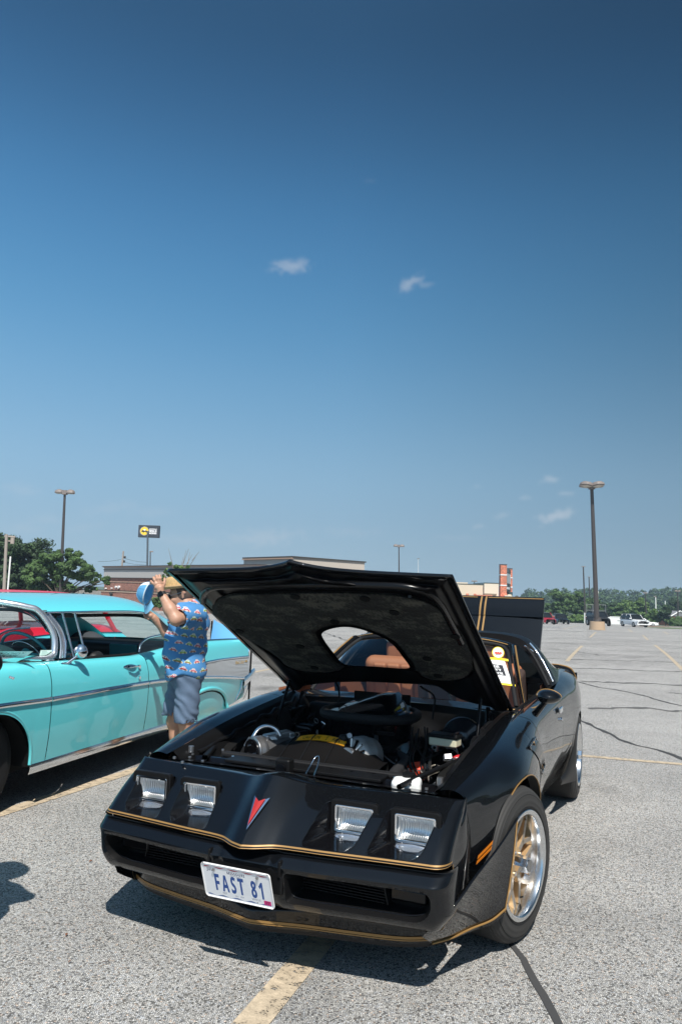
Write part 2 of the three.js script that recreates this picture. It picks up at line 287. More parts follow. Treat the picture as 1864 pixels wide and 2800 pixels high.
const GREEN = { dark: [[0.025, 0.055, 0.016], [0.032, 0.07, 0.02], [0.02, 0.045, 0.016]], mid: [[0.05, 0.10, 0.022], [0.065, 0.125, 0.03], [0.04, 0.08, 0.02]], light: [[0.09, 0.16, 0.035], [0.075, 0.14, 0.03], [0.11, 0.18, 0.05]] };
function blobsIn(c, rx, ry, rz, n, br, seed, low = -0.75) { const r = rng(seed), out = []; while (out.length < n) { const x = r() * 2 - 1, y = r() * 2 - 1, z = r() * 2 - 1, q = x * x + y * y + z * z; if (q > 1 || q < 0.14 || y < low) continue; const s = br * (0.6 + 0.7 * r()); out.push({ c: V(c.x + x * rx, c.y + y * ry, c.z + z * rz), r: [s * 1.15, s * 0.75, s * 1.1] }); } return out; }
function tree(label, base, h, w, o) {
  const t = thing(o.name || 'tree', label, o.category || 'tree', base.toArray(), 0, o.group), r = rng(o.seed), th = h * (o.trunk || 0.35), cc = V(0, th + (h - th) * 0.5, 0);
  const bl = o.blobs || blobsIn(cc, w * 0.42, (h - th) * 0.42, w * 0.42, o.n || 26, (o.br || 0.17) * w, o.seed, o.low);
  const gs = [bar(V(0, 0, 0), V(0.1, th * 1.1, 0), 0.045 * h * (o.thick || 0.8), 0.025 * h)];
  for (const b of bl) if (r() < (o.limbs || 0.5)) { const s = V(0, th * (0.7 + 0.5 * r()), 0); gs.push(bar(s, s.clone().lerp(b.c, 0.5).add(V(0, 0.15, 0)), 0.018 * h, 0.010 * h, 6), bar(s.clone().lerp(b.c, 0.5).add(V(0, 0.15, 0)), b.c, 0.010 * h, 0.004 * h, 5)); }
  mk('trunk', gs, BARK, t);
  mk('crown', leafCloud(bl, o.per || 260, o.leaf || 0.2, o.seed + 1, GREEN[o.tone || 'mid']), LEAF, t);
  return t;
}
const px2m = (d) => d / FOC;
function treeAt(label, pxc, topY, baseY, wpx, d, o) { const b = at(pxc, baseY, d), tp = at(pxc, topY, d); return tree(label, b, tp.y - b.y, wpx * px2m(d), o); }
treeAt('large dark green tree behind the utility pole at left edge', 20, 1452, 1668, 250, 74, { seed: 31, tone: 'dark', n: 60, br: 0.13, per: 560, leaf: 0.15, trunk: 0.16, limbs: 0.2, low: -1 });
treeAt('wide spreading green tree beside the left lamp post', 160, 1500, 1668, 205, 70, { seed: 34, tone: 'mid', n: 46, br: 0.12, per: 520, leaf: 0.13, trunk: 0.22, limbs: 0.6, blobs: (() => { const r = rng(77), out = []; const u = px2m(70); for (const [x, y, s, k] of [[-70, 118, 24], [-45, 130, 26], [-20, 140, 26], [5, 145, 25], [28, 140, 24], [52, 128, 24], [75, 112, 22], [95, 100, 18], [112, 90, 13], [120, 78, 7], [-60, 95, 24], [-30, 100, 26], [0, 110, 26], [30, 105, 24], [60, 92, 18], [85, 82, 12], [-75, 70, 22], [-45, 68, 22], [-12, 72, 17], [20, 70, 13], [45, 65, 11], [65, 60, 9], [-60, 45, 18], [-30, 42, 14], [5, 45, 10], [30, 42, 9], [55, 40, 8], [80, 62, 7], [20, 28, 8], [45, 26, 8], [-5, 25, 9], [-80, 30, 16], [70, 30, 6]]) out.push({ c: V(x * u, y * u, (r() - 0.5) * 3), r: [s * u * 1.1, s * u * 0.8, s * u * 1.2], k: Math.pow(s / 20, 1.6) * 2.2 }); return out; })() });
{ // thin tree behind the man: leafy lower down, bare twigs above
  const d = 66, u = px2m(d), b = at(478, 1672, d), t = thing('young_tree', 'thin young tree with bare top twigs behind the man in straw hat', 'tree', b.toArray()), r = rng(8);
  const gs = [bar(V(0, 0, 0), V(0, 80 * u, 0), 0.09, 0.06)];
  for (const [x0, y0, x1, y1] of [[0, 80, -22, 158], [0, 82, 30, 172], [5, 90, 40, 158], [0, 70, -32, 118], [4, 80, 12, 150], [-8, 110, -30, 172], [14, 120, 20, 168], [22, 110, 52, 150], [30, 130, 30, 165], [0, 60, 34, 110], [40, 140, 58, 166]]) gs.push(bar(V(x0 * u, y0 * u, r() - 0.5), V(x1 * u, y1 * u, r() - 0.5), 0.035, 0.012, 5));
  mk('trunk', gs, std(rgb(0.2, 0.17, 0.14), 0.9), t);
  mk('crown', leafCloud([[-30, 112, 7], [-36, 92, 8], [-22, 100, 7], [-2, 122, 8], [-10, 96, 9], [8, 118, 9], [22, 112, 9], [32, 104, 8], [12, 92, 10], [-26, 78, 9], [0, 76, 10], [24, 85, 10], [-18, 130, 4], [30, 124, 5]].map(([x, y, s]) => ({ c: V(x * u, y * u, (r() - 0.5)), r: [s * u, s * u, s * u] })), 170, 0.11, 91, GREEN.light), LEAF, t);
  const s = thing('shrub', 'round green shrub behind the cap at building foot', 'shrub', at(438, 1668, 64).toArray()); mk('foliage', leafCloud(blobsIn(V(0, 0.55, 0), 0.9, 0.55, 0.7, 12, 0.38, 4), 160, 0.1, 12, GREEN.mid), LEAF, s); mk('stem', bar(V(0, 0, 0), V(0, 0.6, 0), 0.05, 0.03), BARK, s);
}
{ // far wood on the right, one mass
  const bl = [], r = rng(66);
  const topAt = curve1([[1380, 1640], [1425, 1624], [1455, 1611], [1478, 1621], [1500, 1613], [1545, 1610], [1590, 1613], [1612, 1607], [1650, 1609], [1700, 1617], [1750, 1617], [1790, 1611], [1850, 1608], [1960, 1606], [2200, 1600]]);
  for (let x = 1150; x < 2150; x += 8) for (const [d, dy] of [[430, 0], [400, 9], [370, 19], [340, 30], [310, 42]]) { const px = x + (r() - 0.5) * 10, p = at(px, topAt(px) + dy + 8 + 6 * r(), d + 20 * r()), s = px2m(d) * (8 + 5 * r()); bl.push({ c: p, r: [s * 1.2, s * 1.05, s], k: 1 }); }
  const o = mk('far_wood', leafCloud(bl, 110, 0.62, 15, [...GREEN.dark, ...GREEN.mid]), LEAF); tag(o, 'distant wooded hillside along the right horizon', 'woods', null, 'stuff');
}
const treeG = 'trees at the edge of the lot';
for (const [lab, x, ty, by, w, d, tone, seed] of [
  ['mid green tree behind the red hatchback', 1478, 1632, 1704, 50, 150, 'mid', 1], ['tall pale green tree behind the black sedan', 1532, 1612, 1706, 74, 155, 'mid', 2], ['green tree between the black sedan and the near lamp post', 1583, 1615, 1706, 52, 158, 'mid', 3],
  ['low bright bush right of the black sedan', 1572, 1683, 1708, 44, 140, 'light', 4], ['dark tree behind the black off-roader', 1662, 1640, 1706, 56, 175, 'dark', 5], ['tall bright green tree above the white wall', 1712, 1638, 1700, 50, 170, 'light', 6], ['bright tree above the white car', 1750, 1632, 1704, 44, 165, 'light', 7],
  ['bushy green tree right of the white car', 1785, 1668, 1712, 40, 150, 'light', 8], ['dark slim tree left of the brick house', 1818, 1655, 1712, 34, 148, 'dark', 9], ['low green bushes at the right edge below the house', 1848, 1692, 1716, 46, 140, 'mid', 10], ['mid green tree beside the brick building tower', 1440, 1640, 1704, 40, 190, 'mid', 11], ['dark tree at the right edge behind the house', 1858, 1632, 1700, 60, 200, 'dark', 12], ['pale tree behind the thin far lamp posts', 1622, 1630, 1706, 46, 170, 'mid', 13], ['green tree over the right end of the white wall', 1690, 1655, 1706, 36, 150, 'mid', 14]])
  treeAt(lab, x, ty, by, w, d, { seed: seed * 17, tone, n: 26, br: 0.2, per: 300, leaf: 0.24, trunk: seed === 4 || seed === 10 ? 0.05 : 0.16, limbs: 0.3, low: -1, group: treeG, category: seed === 4 || seed === 10 ? 'bush' : 'tree', name: seed === 4 || seed === 10 ? 'bush' : 'tree' });
struct('dirt_strip', strip([gnd(1770, 1714), gnd(1800, 1713), gnd(1850, 1714), gnd(1900, 1716)], 3.5, 0.03, 0.8, 3), std(rgb(0.2, 0.13, 0.08), 1));
struct('grass_verge', strip([gnd(1795, 1718), gnd(1864, 1718), gnd(1960, 1720)], 3, 0.03, 0.8, 9), std(rgb(0.10, 0.15, 0.04), 1));
struct('weed_strip', strip([gnd(1600, 1723), gnd(1660, 1725), gnd(1705, 1727)], 0.5, 0.05, 0.5, 14), std(rgb(0.12, 0.105, 0.06), 1));
// ---------- buildings ----------
const brickTex = (a, b) => dataTex(512, 512, (i, j) => { const row = Math.floor(j / 8), X = i + (row % 2) * 12, m = j % 8 === 0 || X % 24 === 0, n = hash3(Math.floor(X / 24), row, 5), k = 0.75 + 0.5 * n; return m ? [150, 130, 118] : [a[0] * k, a[1] * k, a[2] * k]; }, true);
const uvBox = (g, s) => { const p = g.attributes.position, n = g.attributes.normal, u = g.attributes.uv; for (let i = 0; i < p.count; i++) { const ax = Math.abs(n.getX(i)), ay = Math.abs(n.getY(i)); u.setXY(i, (ax > 0.7 ? p.getZ(i) : p.getX(i)) * s, (ay > 0.7 ? p.getZ(i) : p.getY(i)) * s); } return g; };
const BRICK = std(rgb(1, 1, 1), 0.9, 0, { map: brickTex([152, 104, 88]) }), BRICK2 = std(rgb(1, 1, 1), 0.9, 0, { map: brickTex([205, 118, 88]) }), STUCCO = std(rgb(0.42, 0.405, 0.385), 0.9), CREAM = std(rgb(0.72, 0.63, 0.51), 0.9), DARKTRIM = std(rgb(0.05, 0.045, 0.04), 0.7), BAND = std(rgb(0.55, 0.43, 0.32), 0.9), GREENTRIM = std(rgb(0.03, 0.06, 0.065), 0.5);
function facade(name, label, a, b, deep, yTop) { // local x runs along the wall from a to b, z points to the viewer
  const t = thing(name, label, 'building', [a.x, 0, a.z], Math.atan2(-(b.z - a.z), b.x - a.x)); t.userData.w = Math.hypot(b.x - a.x, b.z - a.z); return t;
}
{
  const A = at(289, 1549, 96), B = at(604, 1543, 77.5), y0 = -1.6, yT = A.y, dir = B.clone().sub(A).multiplyScalar(1.25).add(A);
  const t = facade('brick_store', 'grey and brick store building with flat roof behind the man', A, dir), w = t.userData.w; delete t.userData.w;
  const yAt = (py) => at(289, py, 96).y, bb = (n, x0, x1, ya, yb, z, dp, m) => mk(n, uvBox(box(x1 - x0, yb - ya, dp, (x0 + x1) / 2, (ya + yb) / 2, z - dp / 2), 1 / 3.2), m, t);
  bb('wall', 0, w, y0, yAt(1579.5), 0, 18, BRICK); bb('upper_wall', -0.08, w, yAt(1579), yAt(1552), 0.12, 18.2, STUCCO); bb('cornice', -0.12, w, yAt(1559), yAt(1557), 0.2, 18.3, std(rgb(0.18, 0.15, 0.13), 0.8));
  bb('cornice', -0.15, w + 0.1, yAt(1552), yAt(1549.4), 0.3, 18.5, std(rgb(0.45, 0.32, 0.26), 0.9)); bb('coping', -0.2, w + 0.2, yAt(1549.4), yAt(1548.2), 0.4, 18.6, DARKTRIM);
  bb('trim_band', -0.05, w, yAt(1591.2), yAt(1590), 0.06, 18.1, BAND); bb('trim_band', -0.05, w, yAt(1580.6), yAt(1579.4), 0.16, 18.2, DARKTRIM);
  bb('side_wing', -0.62, w, y0, yAt(1614), 0.7, 18, BRICK); bb('wing_coping', -0.68, w, yAt(1614), yAt(1612.8), 0.78, 18.1, DARKTRIM); bb('trim_band', -0.1, w, yAt(1617.4), yAt(1615.4), 0.76, 1, BAND);
  bb('rooftop_unit', 4.2, 7.6, yAt(1548), yAt(1545.4), -3, 3, M.white);
  for (const [x, y, s] of [[0.75, 1609, 0.10], [2.3, 1608, 0.08], [3.4, 1604.5, 0.15], [4.15, 1604.5, 0.2]]) mk('wall_light', cyl(s, s * 0.8, 0.22, x, yAt(y), s > 0.12 ? 0.1 : 0.12, 'z', 12), M.white, t);
  mk('wall_lamp', [box(0.2, 0.75, 0.2, 3.65, yAt(1626), 0.85), box(0.5, 0.25, 0.25, 3.75, yAt(1621), 0.9)], DARKTRIM, t);
  mk('downpipe', cyl(0.05, 0.05, yAt(1580) - y0, 0.55, (yAt(1580) + y0) / 2, 0.09), std(rgb(0.16, 0.10, 0.08), 0.8), t);
  const U = at(667, 1527, 100), W2 = at(800, 1532, 92), t2 = facade('tan_store', 'tan upper storey with dark coping behind the raised hood', U, W2), w2 = t2.userData.w; delete t2.userData.w;
  mk('wall', box(w2, U.y + 1.6, 12, w2 / 2, (U.y - 1.6) / 2, -6), std(rgb(0.5, 0.44, 0.38), 0.9), t2); mk('coping', box(w2 + 0.3, 0.16, 12.3, w2 / 2, U.y + 0.05, -6), DARKTRIM, t2); mk('cornice', box(w2 + 0.2, 0.14, 0.3, w2 / 2, U.y - 0.14, 0.1), std(rgb(0.42, 0.28, 0.2), 0.9), t2);
}
{ // grey board fence
  const A = at(194, 1613, 78), B = at(275, 1612, 76), t = thing('board_fence', 'grey board fence left of the brick store building', 'fence', [A.x, 0, A.z], Math.atan2(-(B.z - A.z), B.x - A.x)), w = Math.hypot(B.x - A.x, B.z - A.z), m = [0.30, 0.34, 0.27, 0.32].map((k) => std(rgb(k, k * 0.98, k * 0.94), 0.9)), g = box(0.145, A.y + 1.2, 0.03, 0, (A.y - 1.2) / 2, 0);
  for (let i = 0; i * 0.15 < w; i++) { const o = mk('board', g, m[i % 4], t); o.position.set(i * 0.15 + 0.07, i > 9 && i < 15 ? 0.05 : 0, i % 2 ? 0.012 : 0); }
  mk('rail', box(w, 0.08, 0.06, w / 2, A.y - 0.15, -0.06), m[2], t); mk('brace', bar(V(0.95, A.y - 0.7, 0.08), V(1.25, A.y + 0.1, 0.08), 0.05), m[1], t);
}
{ // store on the right: tower of two brick piers round a dark green window frame
  const d = 165, u = px2m(d), O = at(1375, 1660, d), yAt = (py) => at(1375, py, d).y, xa = (px) => (px - 1375) * u, y0 = -3.2;
  const t = thing('store_tower', 'brick and cream store with tower sign above the raised rear lid', 'building', [O.x, 0, O.z]);
  const bb = (n, x0, x1, p0, p1, z, dp, m) => mk(n, uvBox(box(xa(x1) - xa(x0), yAt(p1) - yAt(p0), dp, (xa(x0) + xa(x1)) / 2, (yAt(p0) + yAt(p1)) / 2, z - dp / 2), 1 / 5), m, t);
  bb('pier', 1367, 1384, 1668, 1543.5, 0, 1.6, BRICK2); bb('pier', 1393, 1408.5, 1668, 1552.4, -3.2, 1.6, BRICK2); bb('pier_cap', 1366.7, 1384.3, 1543.5, 1542.2, 0.1, 1.8, DARKTRIM); bb('pier_cap', 1392.6, 1408.8, 1552.4, 1551, -3.1, 1.8, DARKTRIM);
  for (const [p0, p1] of [[1573, 1570], [1601.8, 1598.8]]) bb('stone_band', 1366.6, 1384.4, p0, p1, 0.08, 1.76, M.white);
  for (const [p0, p1] of [[1579, 1576.3], [1605.2, 1602.5], [1631.5, 1628.5]]) bb('stone_band', 1392.8, 1409, p0, p1, -3.12, 1.76, M.white);
  const gl = [V(xa(1384), 0, -0.6), V(xa(1403), 0, -3)], span = (n, f0, f1, pa0, pa1, pb0, pb1, m, z = 0) => { const a = gl[0].clone().lerp(gl[1], f0), b = gl[0].clone().lerp(gl[1], f1); a.z += z; b.z += z; const q = quad(a.clone().setY(yAt(pa0)), b.clone().setY(yAt(pb0)), b.clone().setY(yAt(pb1)), a.clone().setY(yAt(pa1))); mk(n, q, m, t); };
  span('frame', 0, 1, 1551, 1617, 1556.5, 1617, GREENTRIM); span('pane', 0.18, 0.68, 1565.5, 1594, 1568, 1595, std(rgb(0.6, 0.68, 0.72), 0.15), 0.12); span('pane', 0.76, 0.95, 1568, 1595, 1569.5, 1596, std(rgb(0.6, 0.68, 0.72), 0.15), 0.12);
  span('transom', 0.05, 0.6, 1552.5, 1562, 1555, 1564, std(rgb(0.07, 0.12, 0.13), 0.3), 0.1); span('sign_board', 0, 0.78, 1604, 1610.4, 1605, 1611, std(rgb(0.62, 0.68, 0.72), 0.5), 0.14);
  for (const x of [0.28, 0.42, 0.55]) span('mullion', x, x + 0.03, 1565, 1594, 1567, 1595, GREENTRIM, 0.2);
  bb('portal', 1386.5, 1395.5, 1668, 1625, 0.4, 2, CREAM); bb('dark_entry', 1394, 1403.5, 1668, 1618, -1.2, 1, GREENTRIM); bb('low_wall', 1359.5, 1417.5, 1668, 1630.5, 1.0, 2.2, BRICK2); bb('stone_band', 1376, 1396, 1630.5, 1627.5, 1.05, 2.2, CREAM);
  bb('wall', 1325, 1364.5, 1668, 1595.2, -1, 14, CREAM); bb('coping', 1324.6, 1367, 1595.2, 1594, -0.9, 14.2, GREENTRIM); bb('soffit', 1325, 1358, 1629, 1624, -0.6, 0.6, std(rgb(0.25, 0.19, 0.13), 0.9)); bb('low_wall', 1300, 1345, 1668, 1628.6, 0.2, 1, BRICK2);
  bb('wall', 1180, 1325, 1668, 1600, -2, 14, std(rgb(0.68, 0.57, 0.44), 0.9)); bb('coping', 1180, 1325, 1600, 1598.8, -1.9, 14.2, GREENTRIM); for (const x of [1277, 1298, 1255]) { bb('pilaster', x, x + 7, 1668, 1626, -1.6, 1, BRICK2); }
  bb('upper_wall', 1180, 1290, 1600, 1594, -6, 10, std(rgb(0.68, 0.57, 0.44), 0.9));
}
{ // white wall and posts at the far right edge of the lot
  const d = 138, O = at(1603, 1708, d), u = px2m(d), t = thing('white_wall', 'long low white wall beyond the black off-roader', 'wall', [O.x, O.y - 0.3, O.z]);
  const h = 25 * u, w = 118 * u; mk('panel', box(w, h, 0.25, w / 2, h / 2 + 0.2, 0), M.white, t); mk('cap', box(w + 0.1, 0.08, 0.35, w / 2, h + 0.24, 0), M.white, t); mk('end_panel', box(0.25, h * 1.02, 3, 0, h / 2 + 0.2, 1.4), M.white, t);
  mk('lettering', box(20 * u, 0.12, 0.02, 93 * u, h * 0.72, 0.14), std(rgb(0.3, 0.3, 0.32), 0.8), t);
  for (const [x, y0, y1] of [[1597, 1709, 1676], [1602, 1686, 1676], [1606, 1686, 1676], [1610, 1686, 1677]]) { const p = at(x, y0, 134), q = at(x, y1, 134); const o = mk('fence_post', bar(p, q, 0.12, 0.12), M.white); tag(o, x === 1597 ? 'taller white fence post standing left of the white wall' : 'short white post ' + { 1602: 'nearest the taller post', 1606: 'in the middle of three', 1610: 'nearest the off-roader' }[x] + ' above the white wall', 'post', 'white posts left of the off-roader'); }
}
{ // brick house at the right edge
  const d = 160, O = at(1834, 1712, d), u = px2m(d), t = thing('brick_house', 'small brick house with grey gable roof at the right edge', 'house', O.toArray(), 0.1);
  mk('wall', uvBox(box(46 * u, 26 * u, 8, 25 * u, 13 * u, -4), 1 / 5), BRICK2, t); const r = new THREE.Shape([[-2, 27], [24, 42], [52, 27]].map(([x, y]) => new THREE.Vector2(x * u, y * u)));
  const g = new THREE.ExtrudeGeometry(r, { depth: 8.4, bevelEnabled: false }); g.translate(0, 0, -8.2); mk('roof', g, std(rgb(0.2, 0.2, 0.21), 0.9), t); mk('gable_trim', [bar(V(-2 * u, 27 * u, 0.25), V(24 * u, 42 * u, 0.25), 0.12), bar(V(52 * u, 27 * u, 0.25), V(24 * u, 42 * u, 0.25), 0.12)], M.white, t);
}
// ---------- lamp posts, poles, sign ----------
const POLE = std(rgb(0.085, 0.075, 0.072), 0.5, 0.3), HEAD = std(rgb(0.20, 0.17, 0.155), 0.6);
function lampPost(label, b, top, d, headW, o = {}) {
  const B = at(...b, d), T = at(...top, d), t = thing('lamp_post', label, 'lamp post', B.toArray(), 0, o.group), D = T.clone().sub(B), r = o.r || 0.13;
  mk('pole', bar(V(0, 0, 0), D, r, r * 0.62, 12), o.m || POLE, t);
  if (o.base) { mk('concrete_base', [cyl(o.base * 0.9, o.base, o.bh, 0, o.bh / 2, 0, 'y', 28)], std(rgb(0.42, 0.30, 0.20), 0.9), t); mk('base_collar', cyl(r * 1.35, r * 1.6, 0.35, 0, o.bh + 0.18, 0, 'y', 14), POLE, t); }
  if (!headW) return t;
  const hw = headW * px2m(d) / 2, n = o.heads || 2;
  for (let i = 0; i < n; i++) {
    const a = n === 4 ? i * Math.PI / 2 + 0.55 : i * Math.PI + (o.turn || 0), L = hw * 0.88 / (n === 4 ? Math.cos(0.55) : 1), W = L * (n === 4 ? 0.9 : 0.75), H = hw * 0.36;
    const g = surf(8, 8, (u, v) => { const q = v * 2 * Math.PI, e = Math.sin(Math.PI * clamp(u, 0.02, 0.98)), sx = 0.12 * L + u * L, wz = W / 2 * (0.75 + 0.25 * Math.sin(Math.PI * u)); const cc = Math.cos(q), ss = Math.sin(q); return [sx, (ss > 0 ? ss * H * (0.55 + 0.45 * e) : ss * 0.16 * H) * (u < 0.02 || u > 0.98 ? 0.0 : 1), Math.sign(cc) * Math.pow(Math.abs(cc), 0.45) * wz * (u < 0.02 || u > 0.98 ? 0.0 : 1)]; });
    g.rotateZ(n === 4 ? 0.16 : 0.0); g.rotateY(a); g.translate(D.x, D.y, D.z); const h = mk('lamp_head', g, HEAD, t);
    const gl = box(L * 0.6, 0.03, W * 0.7, 0.12 * L + L * 0.52, -0.17 * H, 0); gl.rotateZ(n === 4 ? 0.16 : 0); gl.rotateY(a); gl.translate(D.x, D.y, D.z); mk('lens', gl, std(rgb(0.5, 0.45, 0.38), 0.4), h);
  }
  mk('bracket', box(hw * 0.42, hw * 0.42, hw * 0.42, D.x, D.y + hw * 0.05, D.z), HEAD, t);
  return t;
}
const lg = 'parking lot lamp posts';
lampPost('tall lamp post with brown double head at the left beside trees', [164, 1660], [178, 1348], 70, 57, { r: 0.17, group: lg });
lampPost('near tall lamp post on a round concrete base at right', [1631.5, 1724], [1616.5, 1333], 63, 66, { r: 0.22, heads: 4, base: 0.66, bh: 0.75, group: lg });
lampPost('thin far lamp post left of the near right one', [1599, 1709], [1593.5, 1550], 150, 11, { r: 0.2, group: lg }); lampPost('thinnest far lamp post just left of the near right one', [1613.5, 1704], [1609, 1578], 190, 8, { r: 0.2, group: lg });
lampPost('far lamp post rising above the middle of the raised hood', [1091, 1660], [1090, 1494], 120, 32, { r: 0.13, group: lg }); lampPost('low lamp head above the cream store roof', [1297, 1650], [1296, 1590], 190, 17, { r: 0.14, group: lg });
lampPost('small lamp post beside the restaurant sign pole', [410.5, 1600], [411.5, 1509], 118, 17, { r: 0.12, group: lg, heads: 1 }); lampPost('tiny far lamp post above the right of the raised hood', [1143, 1640], [1143, 1528], 170, 8, { r: 0.08, group: lg, m: M.white });
lampPost('brown far lamp post behind the white car', [1766, 1709], [1763, 1622], 160, 14, { r: 0.16, group: lg }); lampPost('brown lamp post at the right edge before the house', [1853, 1712], [1851, 1617], 150, 18, { r: 0.16, group: lg });
lampPost('pale far street lamp right of the white car', [1792, 1690], [1791, 1632], 190, 12, { r: 0.2, group: lg, heads: 1, m: M.white, turn: Math.PI });
function pole(name, label, b, top, d, r, m, extra) { const B = at(...b, d), T = at(...top, d), t = thing(name, label, 'pole', B.toArray()); mk('shaft', bar(V(0, 0, 0), T.clone().sub(B), r, r * 0.8), m, t); if (extra) extra(t, T.clone().sub(B), px2m(d)); return t; }
const WOODP = std(rgb(0.36, 0.31, 0.27), 0.9);
pole('utility_pole', 'pale utility pole before the dark tree at left edge', [10, 1660], [19, 1461], 62, 0.15, WOODP, (t, D, u) => { mk('crossarm', box(30 * u, 0.12, 0.12, D.x, D.y - 4 * u, 0, 0, 0, -0.05), WOODP, t); mk('crossarm', box(18 * u, 0.1, 0.1, D.x + 2 * u, D.y - 17 * u, 0.12, 0, 0, 0.02), WOODP, t); mk('conduit', bar(V(0.3, 0.5, 0.12), V(D.x * 0.6 + 0.26, D.y * 0.7, 0.12), 0.07), M.white, t); mk('transformer', cyl(0.16, 0.16, 0.5, D.x + 0.28, D.y - 16 * u, 0.1), WOODP, t); });
pole('utility_pole', 'leaning utility pole above the brick store roof', [329, 1600], [338, 1507], 116, 0.16, WOODP, (t, D, u) => { for (const y of [16, 28]) mk('insulator', cyl(0.18, 0.18, 0.3, D.x + 1.5 * u - y * 0.1 * u + 2 * u, D.y - y * u, 0.1, 'x'), DARKTRIM, t); mk('fitting', box(5 * u, 0.2, 0.2, D.x, D.y - 26 * u, 0), WOODP, t); });
pole('white_pole', 'white pole with a white box behind the near right lamp post', [1634, 1690], [1632, 1618], 150, 0.22, M.white, (t, D, u) => mk('box', rbox(5.5 * u, 6 * u, 0.4, 0.05, D.x + 1.5 * u, D.y - 1.5 * u, 0.2), M.white, t));
pole('thin_pole', 'short pale pole standing in the trees near the right house', [1817, 1700], [1816, 1656], 150, 0.13, M.white); pole('thin_pole', 'short white pole among trees right of street lamp', [1817, 1660], [1817, 1643], 230, 0.16, M.white);
for (const [a, b, d] of [[[268, 1535], [331, 1530], 116], [[338, 1526], [402, 1538], 116], [[338, 1537], [400, 1545], 116]]) { const A = at(...a, d), B = at(...b, d), o = mk('power_line', new THREE.TubeGeometry(new THREE.CatmullRomCurve3([A, A.clone().lerp(B, 0.5).add(V(0, -0.12, 0)), B]), 12, 0.022, 4), DARKTRIM); tag(o, a[0] === 268 ? 'power line running left from the leaning utility pole' : a[1] === 1526 ? 'upper power line running right from the leaning utility pole' : 'lower power line running right from the leaning utility pole', 'cable', 'power lines at the leaning pole'); }
{ // restaurant pylon sign
  const d = 120, u = px2m(d), B = at(402.5, 1600, d), c = at(404.5, 1452, d), t = thing('pylon_sign', 'dark restaurant sign with yellow disc high on a pole', 'sign', B.toArray()), D = c.clone().sub(B);
  mk('pole', bar(V(0, 0, 0), D, 0.17, 0.15), std(rgb(0.09, 0.11, 0.13), 0.5), t); mk('cabinet', rbox(57 * u, 33.5 * u, 0.8, 0.04, D.x, D.y, 0), std(rgb(0.035, 0.038, 0.045), 0.5), t);
  const tex = canvasTex(1024, 600, (x, w, h) => {
    x.fillStyle = '#34383f'; x.fillRect(0, 0, w, h); x.fillStyle = '#f4f0dc'; x.beginPath(); x.arc(300, 290, 222, 0, 7); x.fill(); x.fillStyle = '#23262b'; x.beginPath(); x.arc(300, 290, 212, 0, 7); x.fill(); x.fillStyle = '#f3cc3f'; x.beginPath(); x.arc(300, 290, 200, 0, 7); x.fill();
    x.fillStyle = '#26292e'; x.beginPath(); x.moveTo(150, 300); x.quadraticCurveTo(190, 225, 280, 262); x.quadraticCurveTo(360, 250, 420, 275); x.quadraticCurveTo(455, 320, 430, 345); x.lineTo(415, 330); x.lineTo(405, 385); x.lineTo(385, 385); x.lineTo(380, 335); x.lineTo(290, 335); x.lineTo(262, 385); x.lineTo(240, 385); x.lineTo(248, 335); x.lineTo(205, 350); x.quadraticCurveTo(155, 350, 150, 300); x.fill();
    x.fillStyle = '#fff'; x.beginPath(); x.moveTo(255, 255); x.quadraticCurveTo(250, 180, 300, 205); x.quadraticCurveTo(345, 175, 350, 235); x.quadraticCurveTo(330, 285, 290, 270); x.fill();
    x.font = '900 96px sans-serif'; x.textBaseline = 'middle'; for (const [s, y, z] of [['BUFFALO', 185, 74], ['WILD', 285, 138], ['WINGS', 395, 112]]) { x.font = '900 ' + z + 'px sans-serif'; const m = x.measureText(s).width; x.save(); x.translate(545, y); x.scale(372 / m, 1); x.fillText(s, 0, 0); x.restore(); }
  });
  mk('sign_face', (() => { const g = new THREE.PlaneGeometry(56 * u, 32.6 * u); g.translate(D.x, D.y, 0.41); return g; })(), std(rgb(1, 1, 1), 0.5, 0, { map: tex }), t);
}
